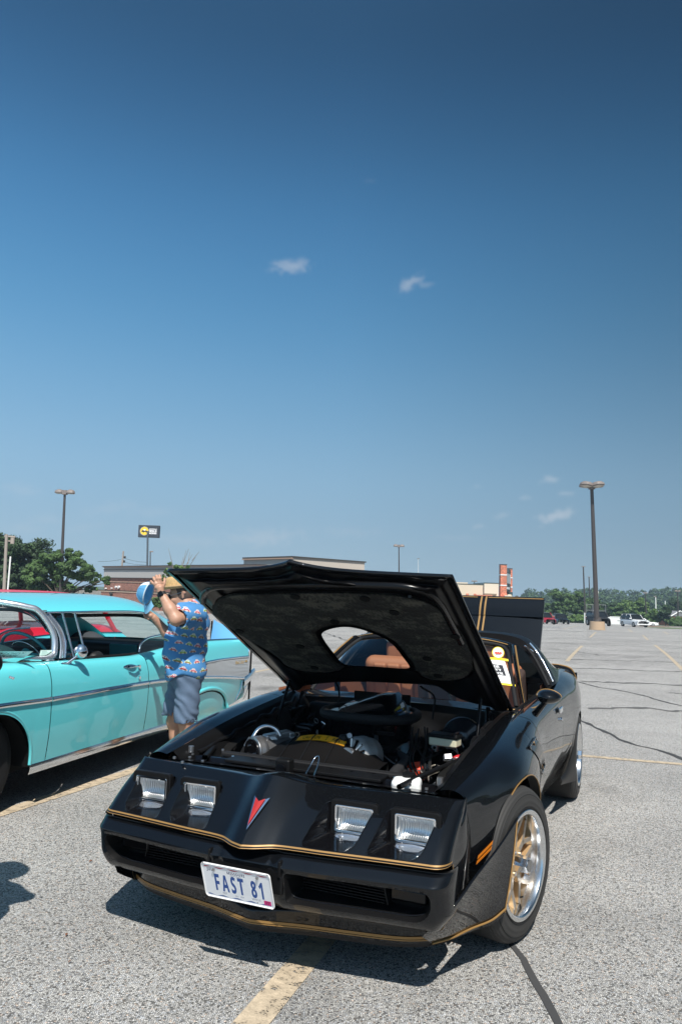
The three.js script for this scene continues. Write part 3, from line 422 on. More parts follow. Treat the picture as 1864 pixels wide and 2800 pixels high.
// ---------- far cars ----------
function farCar(name, label, category, p, turn, L, W, H, paint, o = {}) {
  const t = thing(name, label, category, p.toArray(), turn), hl = L / 2, gh = H * 0.16, belt = H * (o.belt || 0.58);
  // profile points along the car: front at +z
  const low = [[hl, belt * 0.78], [hl * 0.96, belt * 0.86], [hl * (o.hood || 0.42), belt], [-hl * (o.deck || 0.75), belt * 1.02], [-hl * 0.98, belt * 0.97], [-hl, belt * 0.6]];
  const yT = curve1(low.map(([z, y]) => [-z, y]));
  const body = surf(36, 16, (u, v) => { const z = hl - u * L, top = yT(-z), a = v * Math.PI, e = Math.abs(z) / hl, tap = 1 - 0.16 * Math.pow(e, 5), c = Math.cos(a), s = Math.sin(a), k = e > 0.995 ? 0.9 : 1; const x = Math.sign(c) * Math.pow(Math.abs(c), 0.28) * W / 2 * tap * k * (1 - 0.04 * s); return [x, gh + (top - gh) * Math.pow(s, 0.42), z]; });
  mk('body', body, paint, t);
  const g0 = o.g0 || [hl * 0.42, hl * 0.1, -hl * 0.5, -hl * 0.85];
  const cab = (inset, y0, y1, m, nm) => mk(nm, surf(24, 16, (u, v) => { const z = lerp(g0[0], g0[3], u), k = z > g0[1] ? (g0[0] - z) / (g0[0] - g0[1]) : z < g0[2] ? (z - g0[3]) / (g0[2] - g0[3]) : 1, a = v * Math.PI, c = Math.cos(a), s = Math.sin(a), kk = Math.sin(clamp(k) * Math.PI / 2); const yt = lerp(y0, y1, kk); return [Math.sign(c) * Math.pow(Math.abs(c), 0.35) * (W / 2 - inset - 0.10 * s), y0 + (yt - y0) * Math.pow(s, 0.5), z]; }), m, t);
  cab(0.06, belt * 0.94, H - 0.03, std(rgb(0.008, 0.01, 0.012), 0.1), 'glasshouse');
  mk('roof', surf(12, 10, (u, v) => { const z = lerp(g0[1] + 0.05, g0[2] - 0.05, u), x = (v - 0.5) * (W - 0.42); return [x, H - 0.045 * Math.pow(Math.abs(v - 0.5) * 2, 3) - 0.02 * Math.pow(2 * u - 1, 2), z]; }), paint, t);
  for (const s of [-1, 1]) { for (const z of [g0[0] - 0.1, g0[2] + 0.1, (g0[1] + g0[2]) / 2 + 0.2]) mk('pillar', bar(V(s * (W / 2 - 0.08), belt * 0.97, z + (z > g0[1] ? 0.05 : 0)), V(s * (W / 2 - 0.2), H - 0.05, z > g0[1] ? g0[1] : z), 0.04, 0.04, 6), paint, t); mk('mirror', rbox(0.2, 0.14, 0.1, 0.03, s * (W / 2 + 0.08), belt + 0.06, g0[0] - 0.15), paint, t); }
  for (const z of [hl * 0.62, -hl * 0.6]) for (const s of [-1, 1]) { const wr = H * (o.wr || 0.21); const wm = mk('wheel', cyl(wr, wr, 0.22, s * (W / 2 - 0.1), wr, z, 'x', 20), M.rubber, t); mk('rim', cyl(wr * 0.62, wr * 0.62, 0.24, s * (W / 2 - 0.1), wr, z, 'x', 14), M.aluRough, wm); }
  const f = o.face || -1, zf = f * (hl + 0.005), lm = f < 0 ? std(rgb(0.45, 0.01, 0.015), 0.3) : std(rgb(0.75, 0.78, 0.8), 0.15);
  for (const s of [-1, 1]) mk(f < 0 ? 'taillight' : 'headlight', rbox(W * 0.2, H * 0.09, 0.16, 0.03, s * W * 0.36, belt * 0.8, zf - f * 0.09), lm, t);
  mk('license_plate', box(0.3, 0.15, 0.03, 0, f < 0 ? belt * 0.68 : gh + 0.12, zf + f * 0.01), M.white, t);
  mk('bumper', rbox(W * 0.94, H * 0.1, 0.2, 0.04, 0, gh + 0.12, zf - f * 0.06), o.bumper || paint, t);
  if (f > 0) { mk('grille', rbox(W * 0.42, H * 0.09, 0.08, 0.02, 0, belt * 0.74, zf - 0.02), std(rgb(0.01, 0.01, 0.01), 0.4), t); mk('lower_grille', rbox(W * 0.62, H * 0.07, 0.06, 0.02, 0, gh + 0.02, zf + 0.02), std(rgb(0.012, 0.012, 0.012), 0.6), t); }
  return t;
}
const onLot = (px, py) => gnd(px, py);
farCar('parked_car', 'red hatchback seen from behind at the far edge of the lot', 'car', onLot(1488, 1706), 0.1, 4.1, 1.72, 1.5, phy(rgb(0.35, 0.01, 0.02), 0.3, 0, { clearcoat: 1 }));
farCar('parked_car', 'black sedan seen from behind at the far edge of the lot', 'car', onLot(1530, 1706), -0.08, 4.8, 1.8, 1.45, phy(rgb(0.006, 0.007, 0.009), 0.3, 0, { clearcoat: 1 }));
farCar('parked_car', 'white sport utility vehicle facing the camera at the far right', 'car', onLot(1732, 1714), 0.12, 4.8, 1.82, 1.68, phy(rgb(0.75, 0.75, 0.75), 0.35, 0, { clearcoat: 1 }), { face: 1, belt: 0.62, hood: 0.35, g0: [1.0, 0.3, -1.9, -2.3], wr: 0.2 });
farCar('parked_car', 'white car half hidden behind the white sport utility vehicle', 'car', at(1757, 1711, 125), 1.35, 4.5, 1.75, 1.15, M.white, { face: 1 });
{ const t = farCar('parked_car', 'black boxy off-roader with roof rack behind the lamp post base', 'car', onLot(1634, 1711), 0.05, 4.2, 1.95, 1.85, std(rgb(0.01, 0.011, 0.013), 0.5), { belt: 0.66, g0: [1.1, 0.7, -1.95, -2.05], wr: 0.24 });
  const f = []; for (const x of [-0.85, 0.85]) for (const z of [0.4, -1.9]) f.push(bar(V(x, 1.5, z), V(x, 2.75, z), 0.035, 0.035, 6)); for (const y of [1.95, 2.72]) { f.push(bar(V(-0.85, y, -1.9), V(0.85, y, -1.9), 0.03, 0.03, 6), bar(V(-0.85, y, 0.4), V(0.85, y, 0.4), 0.03, 0.03, 6)); } for (let i = -4; i <= 4; i++) f.push(bar(V(i * 0.17, 1.95, -1.9), V(i * 0.17, 2.72, -1.9), 0.012, 0.012, 4));
  mk('rack', f, std(rgb(0.25, 0.26, 0.27), 0.5, 0.4), t); mk('spare_wheel', cyl(0.38, 0.38, 0.24, 0, 0.95, -2.2, 'z', 22), M.rubber, t); }
{ // trees along the side street to the right, out of frame; the cars' paint mirrors them
  const bl = [], r = rng(404); for (let i = 0; i < 150; i++) { const a = i / 149, x = lerp(105, 60, a) + 8 * r(), z = lerp(-95, 45, a), h = 4 + 3.5 * noise(a * 22, 3); for (let k = 0; k < 3; k++) bl.push({ c: V(x, -0.6 + h * (0.25 + 0.3 * k), z + 1.5 * r()), r: [2.3, 1.7, 2.3] }); }
  const o = mk('tree_row', leafCloud(bl, 70, 0.55, 77, [...GREEN.dark, ...GREEN.mid]), LEAF); tag(o, 'row of trees along the side street right of the lot', 'woods', null, 'stuff');
}
// ---------- the black coupe; car space: x to photo right, y up, z back from the front axle ----------
const CAR = thing('black_coupe', 'black 1980s coupe with raised hood, gold pinstripes and gold wheels', 'car', [-0.0042, 0, -3.9151], -0.3975);
const carP = (name, g, m, label) => mk(name, g, m, CAR, label);
CAR.updateMatrixWorld(true);
const toCar = CAR.matrixWorld.clone().invert();
function carRay(px, py) { const o = V(0, CAMH, 0).applyMatrix4(toCar), v = dirAt(px, py).transformDirection(toCar); o.z *= -1; v.z *= -1; return [o, v]; }
function onPlane(px, py, ax, val) { const [o, v] = carRay(px, py), k = 'xyz'[ax], t = (val - o[k]) / v[k]; return [o.x + v.x * t, o.y + v.y * t, o.z + v.z * t]; }
// body sections: 7 points from the inner top edge down to the sill
const SEC = [
  [-0.45, [0.68, 0.722], [0.735, 0.728], [0.778, 0.705], [0.80, 0.62], [0.812, 0.52], [0.806, 0.40], [0.79, 0.28]],
  [-0.15, [0.685, 0.765], [0.76, 0.775], [0.832, 0.75], [0.872, 0.68], [0.892, 0.57], [0.895, 0.42], [0.88, 0.24]],
  [0.10, [0.69, 0.80], [0.775, 0.812], [0.860, 0.79], [0.925, 0.73], [0.954, 0.64], [0.956, 0.45], [0.91, 0.22]],
  [0.42, [0.70, 0.832], [0.785, 0.845], [0.868, 0.82], [0.928, 0.75], [0.957, 0.65], [0.96, 0.46], [0.90, 0.23]],
  [0.80, [0.71, 0.862], [0.79, 0.872], [0.868, 0.848], [0.908, 0.765], [0.922, 0.64], [0.895, 0.44], [0.82, 0.25]],
  [1.10, [0.74, 0.876], [0.80, 0.884], [0.872, 0.852], [0.902, 0.75], [0.910, 0.62], [0.895, 0.44], [0.81, 0.25]],
  [1.90, [0.79, 0.905], [0.83, 0.905], [0.884, 0.868], [0.912, 0.77], [0.918, 0.63], [0.90, 0.45], [0.82, 0.25]],
  [2.30, [0.78, 0.93], [0.83, 0.928], [0.892, 0.885], [0.925, 0.78], [0.934, 0.65], [0.92, 0.46], [0.85, 0.25]],
  [2.75, [0.745, 0.955], [0.82, 0.948], [0.90, 0.895], [0.94, 0.79], [0.952, 0.66], [0.945, 0.47], [0.88, 0.25]],
  [3.20, [0.70, 0.95], [0.78, 0.94], [0.872, 0.89], [0.912, 0.785], [0.92, 0.64], [0.905, 0.46], [0.86, 0.28]],
  [3.72, [0.62, 0.90], [0.70, 0.892], [0.80, 0.85], [0.845, 0.76], [0.852, 0.63], [0.84, 0.48], [0.80, 0.33]],
];
const secC = Array.from({ length: 7 }, (_, k) => [0, 1].map((q) => curve1(SEC.map((s) => [s[0], s[1 + k][q]]))));
function secCurve(z) { return new THREE.CatmullRomCurve3(secC.map((c) => V(c[0](z), c[1](z), 0)), false, 'centripetal'); }
const arch = (z, zc, R, yc, ys) => { const d = Math.abs(z - zc); return d < R ? yc + Math.sqrt(R * R - d * d) * ys : -1; };
const FA = { zc: 0.12, R: 0.40, yc: 0.31, ys: 0.965 }, RA = { zc: 2.76, R: 0.37, yc: 0.30, ys: 1.0 };
const creaseY = curve1([[-0.75, 0.36], [-0.57, 0.42], [-0.30, 0.485], [-0.12, 0.535], [0, 0.57]]);
function yBottom(z) {
  let y = z < -0.1 ? creaseY(z) : 0;
  y = Math.max(y, z > -0.31 ? arch(z, FA.zc, FA.R, FA.yc, FA.ys) : -1, arch(z, RA.zc, RA.R, RA.yc, RA.ys));
  return y;
}
function panel(z0, z1, nz, side, nv = 26, top = null) {
  const zs = []; for (let i = 0; i <= nz; i++) zs.push(z0 + (z1 - z0) * i / nz);
  const rows = zs.map((z) => { const c = secCurve(z), L = 90, pts = []; for (let i = 0; i <= L; i++) pts.push(c.getPoint(i / L)); const yb = yBottom(z); let end = L; for (let i = 20; i <= L; i++) if (pts[i].y < yb) { end = i - 1 + (pts[i - 1].y - yb) / Math.max(1e-6, pts[i - 1].y - pts[i].y); break; } return (v) => c.getPoint(v * end / L); });
  return surf(nz, nv, (u, v) => { const i = Math.round(u * nz), p = rows[i](v); return [side * p.x, p.y, -zs[i]]; });
}
function bodyX(z, y) { const c = secCurve(z); for (let k = 20; k <= 120; k++) { const p = c.getPoint(k / 120); if (p.y <= y) return p.x; } return 0.85; }
function onBody(px, py) { let x = 0.88, p; for (let i = 0; i < 14; i++) { p = onPlane(px, py, 0, x); x = lerp(x, bodyX(p[2], p[1]), 0.35); } return [bodyX(p[2], p[1]), p[1], p[2]]; }
// --- fenders, doors, quarters
for (const s of [1, -1]) {
  const f = carP('front_fender', panel(-0.447, 0.797, 84, s), M.blackPaint);
  const archPts = []; for (let i = 0; i <= 40; i++) { const a = Math.PI * (1.0 - i / 40) , z = FA.zc + FA.R * Math.cos(a) * 0.995, y = FA.yc + FA.R * FA.ys * Math.sin(a); if (z < -0.29 && y < 0.46) continue; const c = secCurve(z); let bx = 0.9; for (let k = 30; k <= 90; k++) { const p = c.getPoint(k / 90); if (p.y <= y) { bx = p.x; break; } } archPts.push([s * (bx + 0.002), y, z]); }
  mk('arch_pinstripe', tube(archPts, 0.003, 6, 80), M.gold, f);
  mk('arch_lip', surf(60, 3, (u, v) => { const c = archPts, k = u * (c.length - 1), i = Math.min(c.length - 2, Math.floor(k)), p = [0, 1, 2].map((q) => lerp(c[i][q], c[i + 1][q], k - i)); return [p[0] - s * (0.002 + 0.045 * v), p[1], -p[2]]; }), M.satinBlack, f);
  // fender vent
  const vz = 0.62, vs = (z, y) => { const c = secCurve(z); for (let k = 20; k <= 90; k++) { const p = c.getPoint(k / 90); if (p.y <= y) return p.x; } return 0.9; };
  const V4 = [[1441, 2041], [1459, 2016], [1484, 2092], [1474, 2114]].map(([x, y]) => onBody(x, y)).map((p) => [p[2], p[1]]);
  const vent = surf(10, 10, (u, v) => { const a = [lerp(V4[0][0], V4[1][0], u), lerp(V4[0][1], V4[1][1], u)], b = [lerp(V4[3][0], V4[2][0], u), lerp(V4[3][1], V4[2][1], u)], z = lerp(a[0], b[0], v), y = lerp(a[1], b[1], v); return [s * (vs(z, y) + 0.003 + 0.012 * Math.sin(Math.PI * v) * u), y, -z]; });
  const vo = mk('fender_vent', vent, M.gloss, f); const rim = V4.concat([V4[0]]).map(([z, y]) => [s * (vs(z, y) + 0.008), y, z]);
  mk('vent_rim', rim.slice(0, 4).map((p, i) => cbar(p, rim[i + 1], 0.006, 0.006, 6)), M.blackPaint, vo); mk('vent_stripe', cbar([s * (vs((V4[0][0] + V4[1][0]) / 2, (V4[0][1] + V4[1][1]) / 2) + 0.012), (V4[0][1] + V4[1][1]) / 2, (V4[0][0] + V4[1][0]) / 2], [s * (vs((V4[2][0] + V4[3][0]) / 2, (V4[2][1] + V4[3][1]) / 2) + 0.012), (V4[2][1] + V4[3][1]) / 2, (V4[2][0] + V4[3][0]) / 2], 0.003), M.gold, vo);
  const d = carP('door', panel(0.804, 1.898, 50, s), M.blackPaint);
  mk('door_handle', crbox(0.018, 0.035, 0.12, 0.006, s * 0.918, 0.80, 1.74), M.chrome, d); mk('door_lock', ccyl(0.014, 0.014, 0.02, s * 0.918, 0.735, 1.77, 'x', 14), M.chrome, d);
  mk('inner_door', surf(20, 8, C((u, v) => [s * (0.80 - 0.05 * v), 0.895 - 0.45 * v, lerp(0.95, 1.88, u)])), M.tan, d); mk('door_top', surf(20, 3, C((u, v) => { const z = lerp(0.9, 1.89, u); return [s * lerp(secC[0][0](z) + 0.004, 0.76, v), secC[0][1](z) + 0.012 * Math.sin(v * 3.1), z]; })), M.mattBlack, d);
  carP('quarter_panel', panel(1.905, 3.72, 90, s), M.blackPaint);
  // spats: air deflectors ahead of the wheels
  const top = new THREE.CatmullRomCurve3([[0.940, 0.56, -0.10], [0.898, 0.49, -0.30], [0.85, 0.435, -0.56], [0.80, 0.365, -0.70], [0.70, 0.262, -0.745]].map((p) => V(...p)), false, 'centripetal'), bot = new THREE.CatmullRomCurve3([[0.915, 0.205, -0.262], [0.875, 0.188, -0.34], [0.812, 0.183, -0.425], [0.75, 0.183, -0.545], [0.70, 0.183, -0.60]].map((p) => V(...p)), false, 'centripetal');
  const sp = carP('air_deflector', surf(40, 16, C((u, v) => { const a = top.getPoint(u), b = bot.getPoint(u), p = a.lerp(b, v); const k = Math.sin(Math.PI * v); return [s * (p.x + 0.006 * k), p.y, p.z - 0.004 * k]; })), M.blackPaint);
  mk('pinstripe', tube(Array.from({ length: 13 }, (_, i) => { const p = bot.getPoint(i / 12), q = top.getPoint(i / 12); p.lerp(q, 0.07); return [s * (p.x + 0.004), p.y, p.z - 0.004]; }), 0.0045, 6, 60), M.gold, sp); mk('crease', tube(Array.from({ length: 12 }, (_, i) => { const p = top.getPoint(i / 12 * 0.86); return [s * (p.x + 0.001), p.y, p.z]; }), 0.006, 6, 60), M.blackPaint, sp);
  mk('edge_pinstripe', tube(Array.from({ length: 9 }, (_, i) => { const v = 0.03 + i / 8 * 0.94, p = top.getPoint(0).lerp(bot.getPoint(0), v), k = Math.sin(Math.PI * v); return [s * (p.x + 0.006 * k + 0.001), p.y, p.z - 0.004 * k]; }), 0.003, 6, 40), M.gold, sp); mk('lower_lip', surf(40, 2, C((u, v) => { const p = bot.getPoint(u); return [s * p.x * (1 - 0.03 * v), p.y - 0.02 * v, p.z + 0.01 * v]; })), M.mattBlack, sp);
  const rs = carP('rear_air_deflector', surf(16, 12, C((u, v) => { const z = lerp(2.02, 2.43, u), yt = lerp(0.30, 0.50, u * u), yb = lerp(0.25, 0.20, u); return [s * (lerp(0.885, 0.945, u) + 0.012 * Math.sin(Math.PI * v)), lerp(yt, yb, v), z]; })), M.satinBlack);
  // side marker lamp
  const mq = [[1302, 2338], [1343, 2296], [1337, 2324], [1296, 2365]].map(([x, y]) => onBody(x, y));
  const lens = (a, b, lift) => surf(8, 2, C((u, v) => { const w = a + (b - a) * v, z = lerp(lerp(mq[0][2], mq[3][2], w), lerp(mq[1][2], mq[2][2], w), u), y = lerp(lerp(mq[0][1], mq[3][1], w), lerp(mq[1][1], mq[2][1], w), u); return [s * (bodyX(z, y) + lift), y, z]; }));
  const ml = carP('side_marker', lens(-0.12, 1.12, 0.003), M.gloss); for (const [a, b] of [[0.02, 0.42], [0.56, 0.96]]) mk('marker_lens', lens(a, b, 0.007), M.amber, ml);
  // inner fender and gutter
  carP('inner_fender', surf(30, 10, C((u, v) => { const z = lerp(-0.40, 1.05, u), w = v < 0.2 ? v / 0.2 : 1; const x = v < 0.25 ? lerp(secC[0][0](z) - 0.002, 0.645, v / 0.25) : lerp(0.645, 0.47, (v - 0.25) / 0.75), y = v < 0.25 ? secC[0][1](z) - 0.022 * Math.sin(v / 0.25 * 1.57) : lerp(secC[0][1](z) - 0.022, 0.42, (v - 0.25) / 0.75); return [s * x, y + 0.008 * Math.sin(u * 40) * (v > 0.3 ? 1 : 0), z]; })), M.satinBlack);
  carP('wheel_well', surf(24, 8, C((u, v) => { const a = Math.PI * u; return [s * lerp(0.80, 0.56, v), 0.31 + 0.41 * Math.sin(a), FA.zc - 0.41 * Math.cos(a)]; })), M.mattBlack); carP('wheel_well', surf(24, 8, C((u, v) => { const a = Math.PI * u; return [s * lerp(0.84, 0.60, v), 0.30 + 0.385 * Math.sin(a), RA.zc - 0.385 * Math.cos(a)]; })), M.mattBlack);
}
carP('undertray', [cbox(1.18, 0.06, 4.3, 0, 0.27, 1.55), cbox(1.16, 0.04, 0.5, 0, 0.22, -0.32), cbox(1.56, 0.05, 1.7, 0, 0.26, 1.45), cbox(1.5, 0.4, 0.04, 0, 0.45, 3.72)], M.mattBlack);
// --- nose
const zStripe = curve1([[0, -0.905], [0.05, -0.885], [0.12, -0.842], [0.22, -0.826], [0.3, -0.82], [0.5, -0.795], [0.7, -0.772], [0.78, -0.765]]);
const zTop = curve1([[0, -0.635], [0.06, -0.618], [0.14, -0.575], [0.25, -0.545], [0.7, -0.50], [0.78, -0.49]]);
const yTop = (x) => 0.705 + 0.04 * Math.exp(-Math.pow(x / 0.11, 2)), yStr = 0.515;
const noseZ = (x, y) => { const t = (y - yStr) / (yTop(x) - yStr); return lerp(zStripe(x), zTop(x), t) - 0.022 * Math.sin(Math.PI * clamp(t)) * (0.3 + 0.7 * sstep(0.02, 0.2, x)); };
function noseAt(u, y) { // u 0..1 from the centre line to the corner
  const a = Math.abs(u), sg = u < 0 ? -1 : 1;
  if (a <= 0.88) { const x = a / 0.88 * 0.725; return [sg * x, noseZ(x, y)]; }
  const t = (a - 0.88) / 0.12, z0 = noseZ(0.725, y), zm = z0 + Math.min(0.085, (-0.452 - z0) * 0.75), x2 = 0.793, q = 1 - t;
  return [sg * (q * q * 0.725 + 2 * q * t * 0.79 + t * t * x2), q * q * z0 + 2 * q * t * (z0 + 0.002) + t * t * zm];
}
// headlight openings: slanted rounded boxes in (x, y) on each side, as [x0, x1] at the top, shifted inwards at the bottom
const OPEN = []; for (const s of [1, -1]) OPEN.push({ s, x0: 0.242, x1: 0.462 }, { s, x0: 0.505, x1: 0.722 });
const OY = [0.528, 0.664];
function openSdf(o, x, y) { const t = (y - OY[0]) / (OY[1] - OY[0]), sh = (1 - t) * 0.032, cx = (o.x0 + o.x1) / 2 - sh, hx = (o.x1 - o.x0) / 2 - 0.004, cy = (OY[0] + OY[1]) / 2, hy = (OY[1] - OY[0]) / 2, r = 0.02; let lx = o.s * x - cx, ly = y - cy; const rr = lx > 0 && ly < 0 ? 0.042 : r, qx = Math.abs(lx) - hx + rr, qy = Math.abs(ly) - hy + rr; return Math.hypot(Math.max(qx, 0), Math.max(qy, 0)) + Math.min(Math.max(qx, qy), 0) - rr; }
const noseSdf = (x, y) => Math.min(...OPEN.map((o) => openSdf(o, x, y)));
{
  const NU = 440, NV = 84, snap = (u, y) => { let [x] = noseAt(u, y), d = noseSdf(x, y); if (Math.abs(d) < 0.0045 && Math.abs(u) < 0.88) { const e = 1e-4; const gx = (noseSdf(x + e, y) - d) / e, gy = (noseSdf(x, y + e) - d) / e; x -= gx * d; y -= gy * d; return [x, y, noseZ(Math.abs(x), y)]; } const p = noseAt(u, y); return [p[0], y, p[1]]; };
  const g = surf(NU, NV, C((u, v) => { const U = u * 2 - 1; if (v < 0.1) { const t = v / 0.1, p = noseAt(U, yTop(Math.abs(noseAt(U, 0.7)[0]))), x = p[0], yt = yTop(Math.abs(x)); return [x, yt - 0.012 * (1 - t) * (1 - t), lerp(Math.min(-0.43, p[1] + 0.12), p[1], t)]; } const t = (v - 0.1) / 0.9, x0 = Math.abs(noseAt(U, 0.6)[0]), y = lerp(yTop(x0), yStr, t); return snap(U, y); }), { drop: (m) => noseSdf(m[0], m[1]) < -0.0002 && m[1] < 0.69 });
  const sides = [1, -1].map((s) => surf(24, 30, C((u, v) => { const y = lerp(0.712, 0.385, v), yy = Math.max(y, yStr), p = noseAt(1, Math.min(yy, 0.70)), z0 = y < yStr ? lerp(p[1], -0.66, (yStr - y) / 0.13) : p[1], z = lerp(z0, -0.453, u); const c = secCurve(-0.45); let xs = 0.80; for (let k = 12; k <= 90; k++) { const q = c.getPoint(k / 90); if (q.y <= y) { xs = q.x; break; } } return [s * (lerp(p[0], xs, sstep(0, 1, u)) + 0.006 * Math.sin(Math.PI * u)), y, z]; })));
  carP('nose_panel', [g, ...sides], M.blackPaint);
  // pockets, lamps
  for (const o of OPEN) {
    const s = o.s, loop = []; for (let i = 0; i < 96; i++) { const a = i / 96 * Math.PI * 2; const cx = (o.x0 + o.x1) / 2 - 0.016, cy = 0.596; let lo = 0, hi = 0.2; for (let k = 0; k < 26; k++) { const m = (lo + hi) / 2; if (openSdf(o, s * (cx + m * Math.cos(a)), cy + m * Math.sin(a)) < 0) lo = m; else hi = m; } loop.push([cx + lo * Math.cos(a), cy + lo * Math.sin(a)]); }
    const t = carP('headlight_pocket', surf(96, 10, C((u, v) => { const p = loop[Math.round(u * 96) % 96], z0 = noseZ(p[0], p[1]), w = Math.pow(v, 0.8), xx = lerp(p[0], o.x1 - 0.085 + (p[0] - o.x1 + 0.11) * 0.72, w), yy = lerp(p[1], 0.60 + (p[1] - 0.596) * 0.8, w); return [s * xx, yy, lerp(z0 + 0.0005, Math.max(z0 + 0.03, -0.565), w)]; })), M.gloss);
    mk('opening_edge', new THREE.TubeGeometry(new THREE.CatmullRomCurve3(loop.filter((_, i) => i % 2 === 0).map((p) => V(s * p[0], p[1], -noseZ(p[0], p[1]) + 0.0005)), true), 140, 0.0026, 6, true), M.blackPaint, t);
    mk('pocket_back', crbox(0.2, 0.15, 0.01, 0.004, s * (o.x1 - 0.10), 0.60, -0.545), M.mattBlack, t);
    const lx = s * (o.x1 - 0.092), ly = 0.604, lz = -0.618, bw = 0.166, bh = 0.104;
    const frame = (w, h, r, d) => { const sh = new THREE.Shape(); sh.moveTo(-w / 2 + r, -h / 2); sh.lineTo(w / 2 - r, -h / 2); sh.quadraticCurveTo(w / 2, -h / 2, w / 2, -h / 2 + r); sh.lineTo(w / 2, h / 2 - r); sh.quadraticCurveTo(w / 2, h / 2, w / 2 - r, h / 2); sh.lineTo(-w / 2 + r, h / 2); sh.quadraticCurveTo(-w / 2, h / 2, -w / 2, h / 2 - r); sh.lineTo(-w / 2, -h / 2 + r); sh.quadraticCurveTo(-w / 2, -h / 2, -w / 2 + r, -h / 2); return sh; };
    const ring = (w, h, w2, h2, r, dep, m, nm, z, bev = 0.004) => { const a = frame(w, h, r), b = frame(w2, h2, r * 0.6); a.holes.push(b); const g2 = new THREE.ExtrudeGeometry(a, { depth: dep, bevelEnabled: true, bevelSize: bev, bevelThickness: bev, bevelSegments: 2, curveSegments: 6 }); g2.translate(lx, ly, -z); return mk(nm, g2, m, t); };
    ring(bw + 0.034, bh + 0.036, bw - 0.004, bh - 0.004, 0.016, 0.02, M.satinBlack, 'bezel', lz + 0.012); ring(bw, bh, bw - 0.012, bh - 0.012, 0.01, 0.006, M.chrome, 'chrome_ring', lz - 0.006, 0.0015);
    const lampG = surf(24, 16, (u, v) => { const x = (u - 0.5) * (bw - 0.008), y = (v - 0.5) * (bh - 0.008), k = 1 - Math.pow(Math.abs(u * 2 - 1), 2.6), q = 1 - Math.pow(Math.abs(v * 2 - 1), 2.6); return [lx + x, ly + y, -(lz + 0.006 + 0.042 * Math.pow(k * q, 0.8))]; });
    mk('reflector', lampG, REFL(), t);
    const lensT = LENS(); mk('lens', surf(20, 12, (u, v) => { const x = (u - 0.5) * (bw - 0.006), y = (v - 0.5) * (bh - 0.006), k = 1 - Math.pow(u * 2 - 1, 2); return [lx + x, ly + y, -(lz - 0.004 - 0.007 * k)]; }), lensT, t);
    // clear lower lens: curved glossy lip below the lamp
    mk('lower_lens', surf(16, 8, (u, v) => { const a = v * 1.5, x = lx - s * 0.012 + (u - 0.5) * 0.125; return [x, 0.545 - 0.022 * v + 0.004 * Math.sin(u * 3.14), -(lz - 0.008 - 0.075 * Math.sin(a * 0.9))]; }), std(rgb(0.75, 0.77, 0.8), 0.22, 0.9), t); mk('lower_cover', surf(16, 8, (u, v) => { const x = lx - s * 0.012 + (u - 0.5) * 0.13; return [x, 0.551 - 0.022 * v + 0.004 * Math.sin(u * 3.14), -(lz - 0.012 - 0.078 * Math.sin(v * 1.35))]; }), M.lens, t);
  }
  // gold pinstripes on the nose edge (wide and narrow)
  for (const [dy, w] of [[0.005, 0.005], [-0.003, 0.0018]]) carP('pinstripe', surf(240, 1, C((u, v) => { const U = u * 2 - 1, y = yStr + 0.004 + dy + (v - 0.5) * w, p = noseAt(U, Math.max(y, yStr)), lift = 0.0022; return [p[0] * (1 + lift * 0.6), y + lift * 0.5, p[1] - lift]; })), M.gold);
  for (const s of [1, -1]) carP('pinstripe', surf(1, 24, C((u, v) => { const y = lerp(0.515, 0.40, v), p = noseAt(1, yStr), z = lerp(p[1], -0.66, (yStr - y) / 0.13); return [s * (p[0] + 0.004), y, z + 0.002 + u * 0.012]; })), M.gold);
  // emblem on the beak
  const ez = (x, y) => noseZ(Math.abs(x), y) - 0.006, sh = (k, lift) => { const P = [[0.0, 0.654], [-0.036 * k, 0.668 - (1 - k) * 0.012], [0, 0.568 + (1 - k) * 0.035], [0.036 * k, 0.668 - (1 - k) * 0.012]]; const f = (a, b, c) => surf(6, 6, (u, v) => { const x = a[0] * (1 - u) + (b[0] * (1 - v) + c[0] * v) * u, y = a[1] * (1 - u) + (b[1] * (1 - v) + c[1] * v) * u; return [x, y + lift * 0.6, -(noseZ(Math.abs(x) * 0.75, y) - lift)]; }); return [f(P[0], P[1], P[2]), f(P[0], P[3], P[2])]; };
  const em = carP('emblem', sh(1, 0.009), M.chrome); mk('emblem_inlay', sh(0.62, 0.013), phy(rgb(0.36, 0.022, 0.018), 0.25, 0, { clearcoat: 0.7 }), em);
}
function REFL() { if (!REFL.m) { const t = dataTex(256, 128, (i, j) => { const k = Math.abs((i % 16) / 8 - 1), w = 90 + 130 * k * k + 30 * noise(i / 20, j / 14, 3); return [w, w, w]; }); REFL.m = std(rgb(0.92, 0.92, 0.9), 0.3, 1, { bumpMap: t, bumpScale: 0.004 }); } return REFL.m; }
function LENS() { if (!LENS.m) { const t = dataTex(256, 128, (i, j) => { const k = Math.abs((i % 10) / 5 - 1), w = 110 + 120 * k * k + (j % 42 < 2 ? 25 : 0); return [w, w, w]; }); LENS.m = phy(rgb(0.97, 0.98, 1), 0.05, 0, { transmission: 1, thickness: 0, ior: 1.45, bumpMap: t, bumpScale: 0.0015 }); } return LENS.m; }
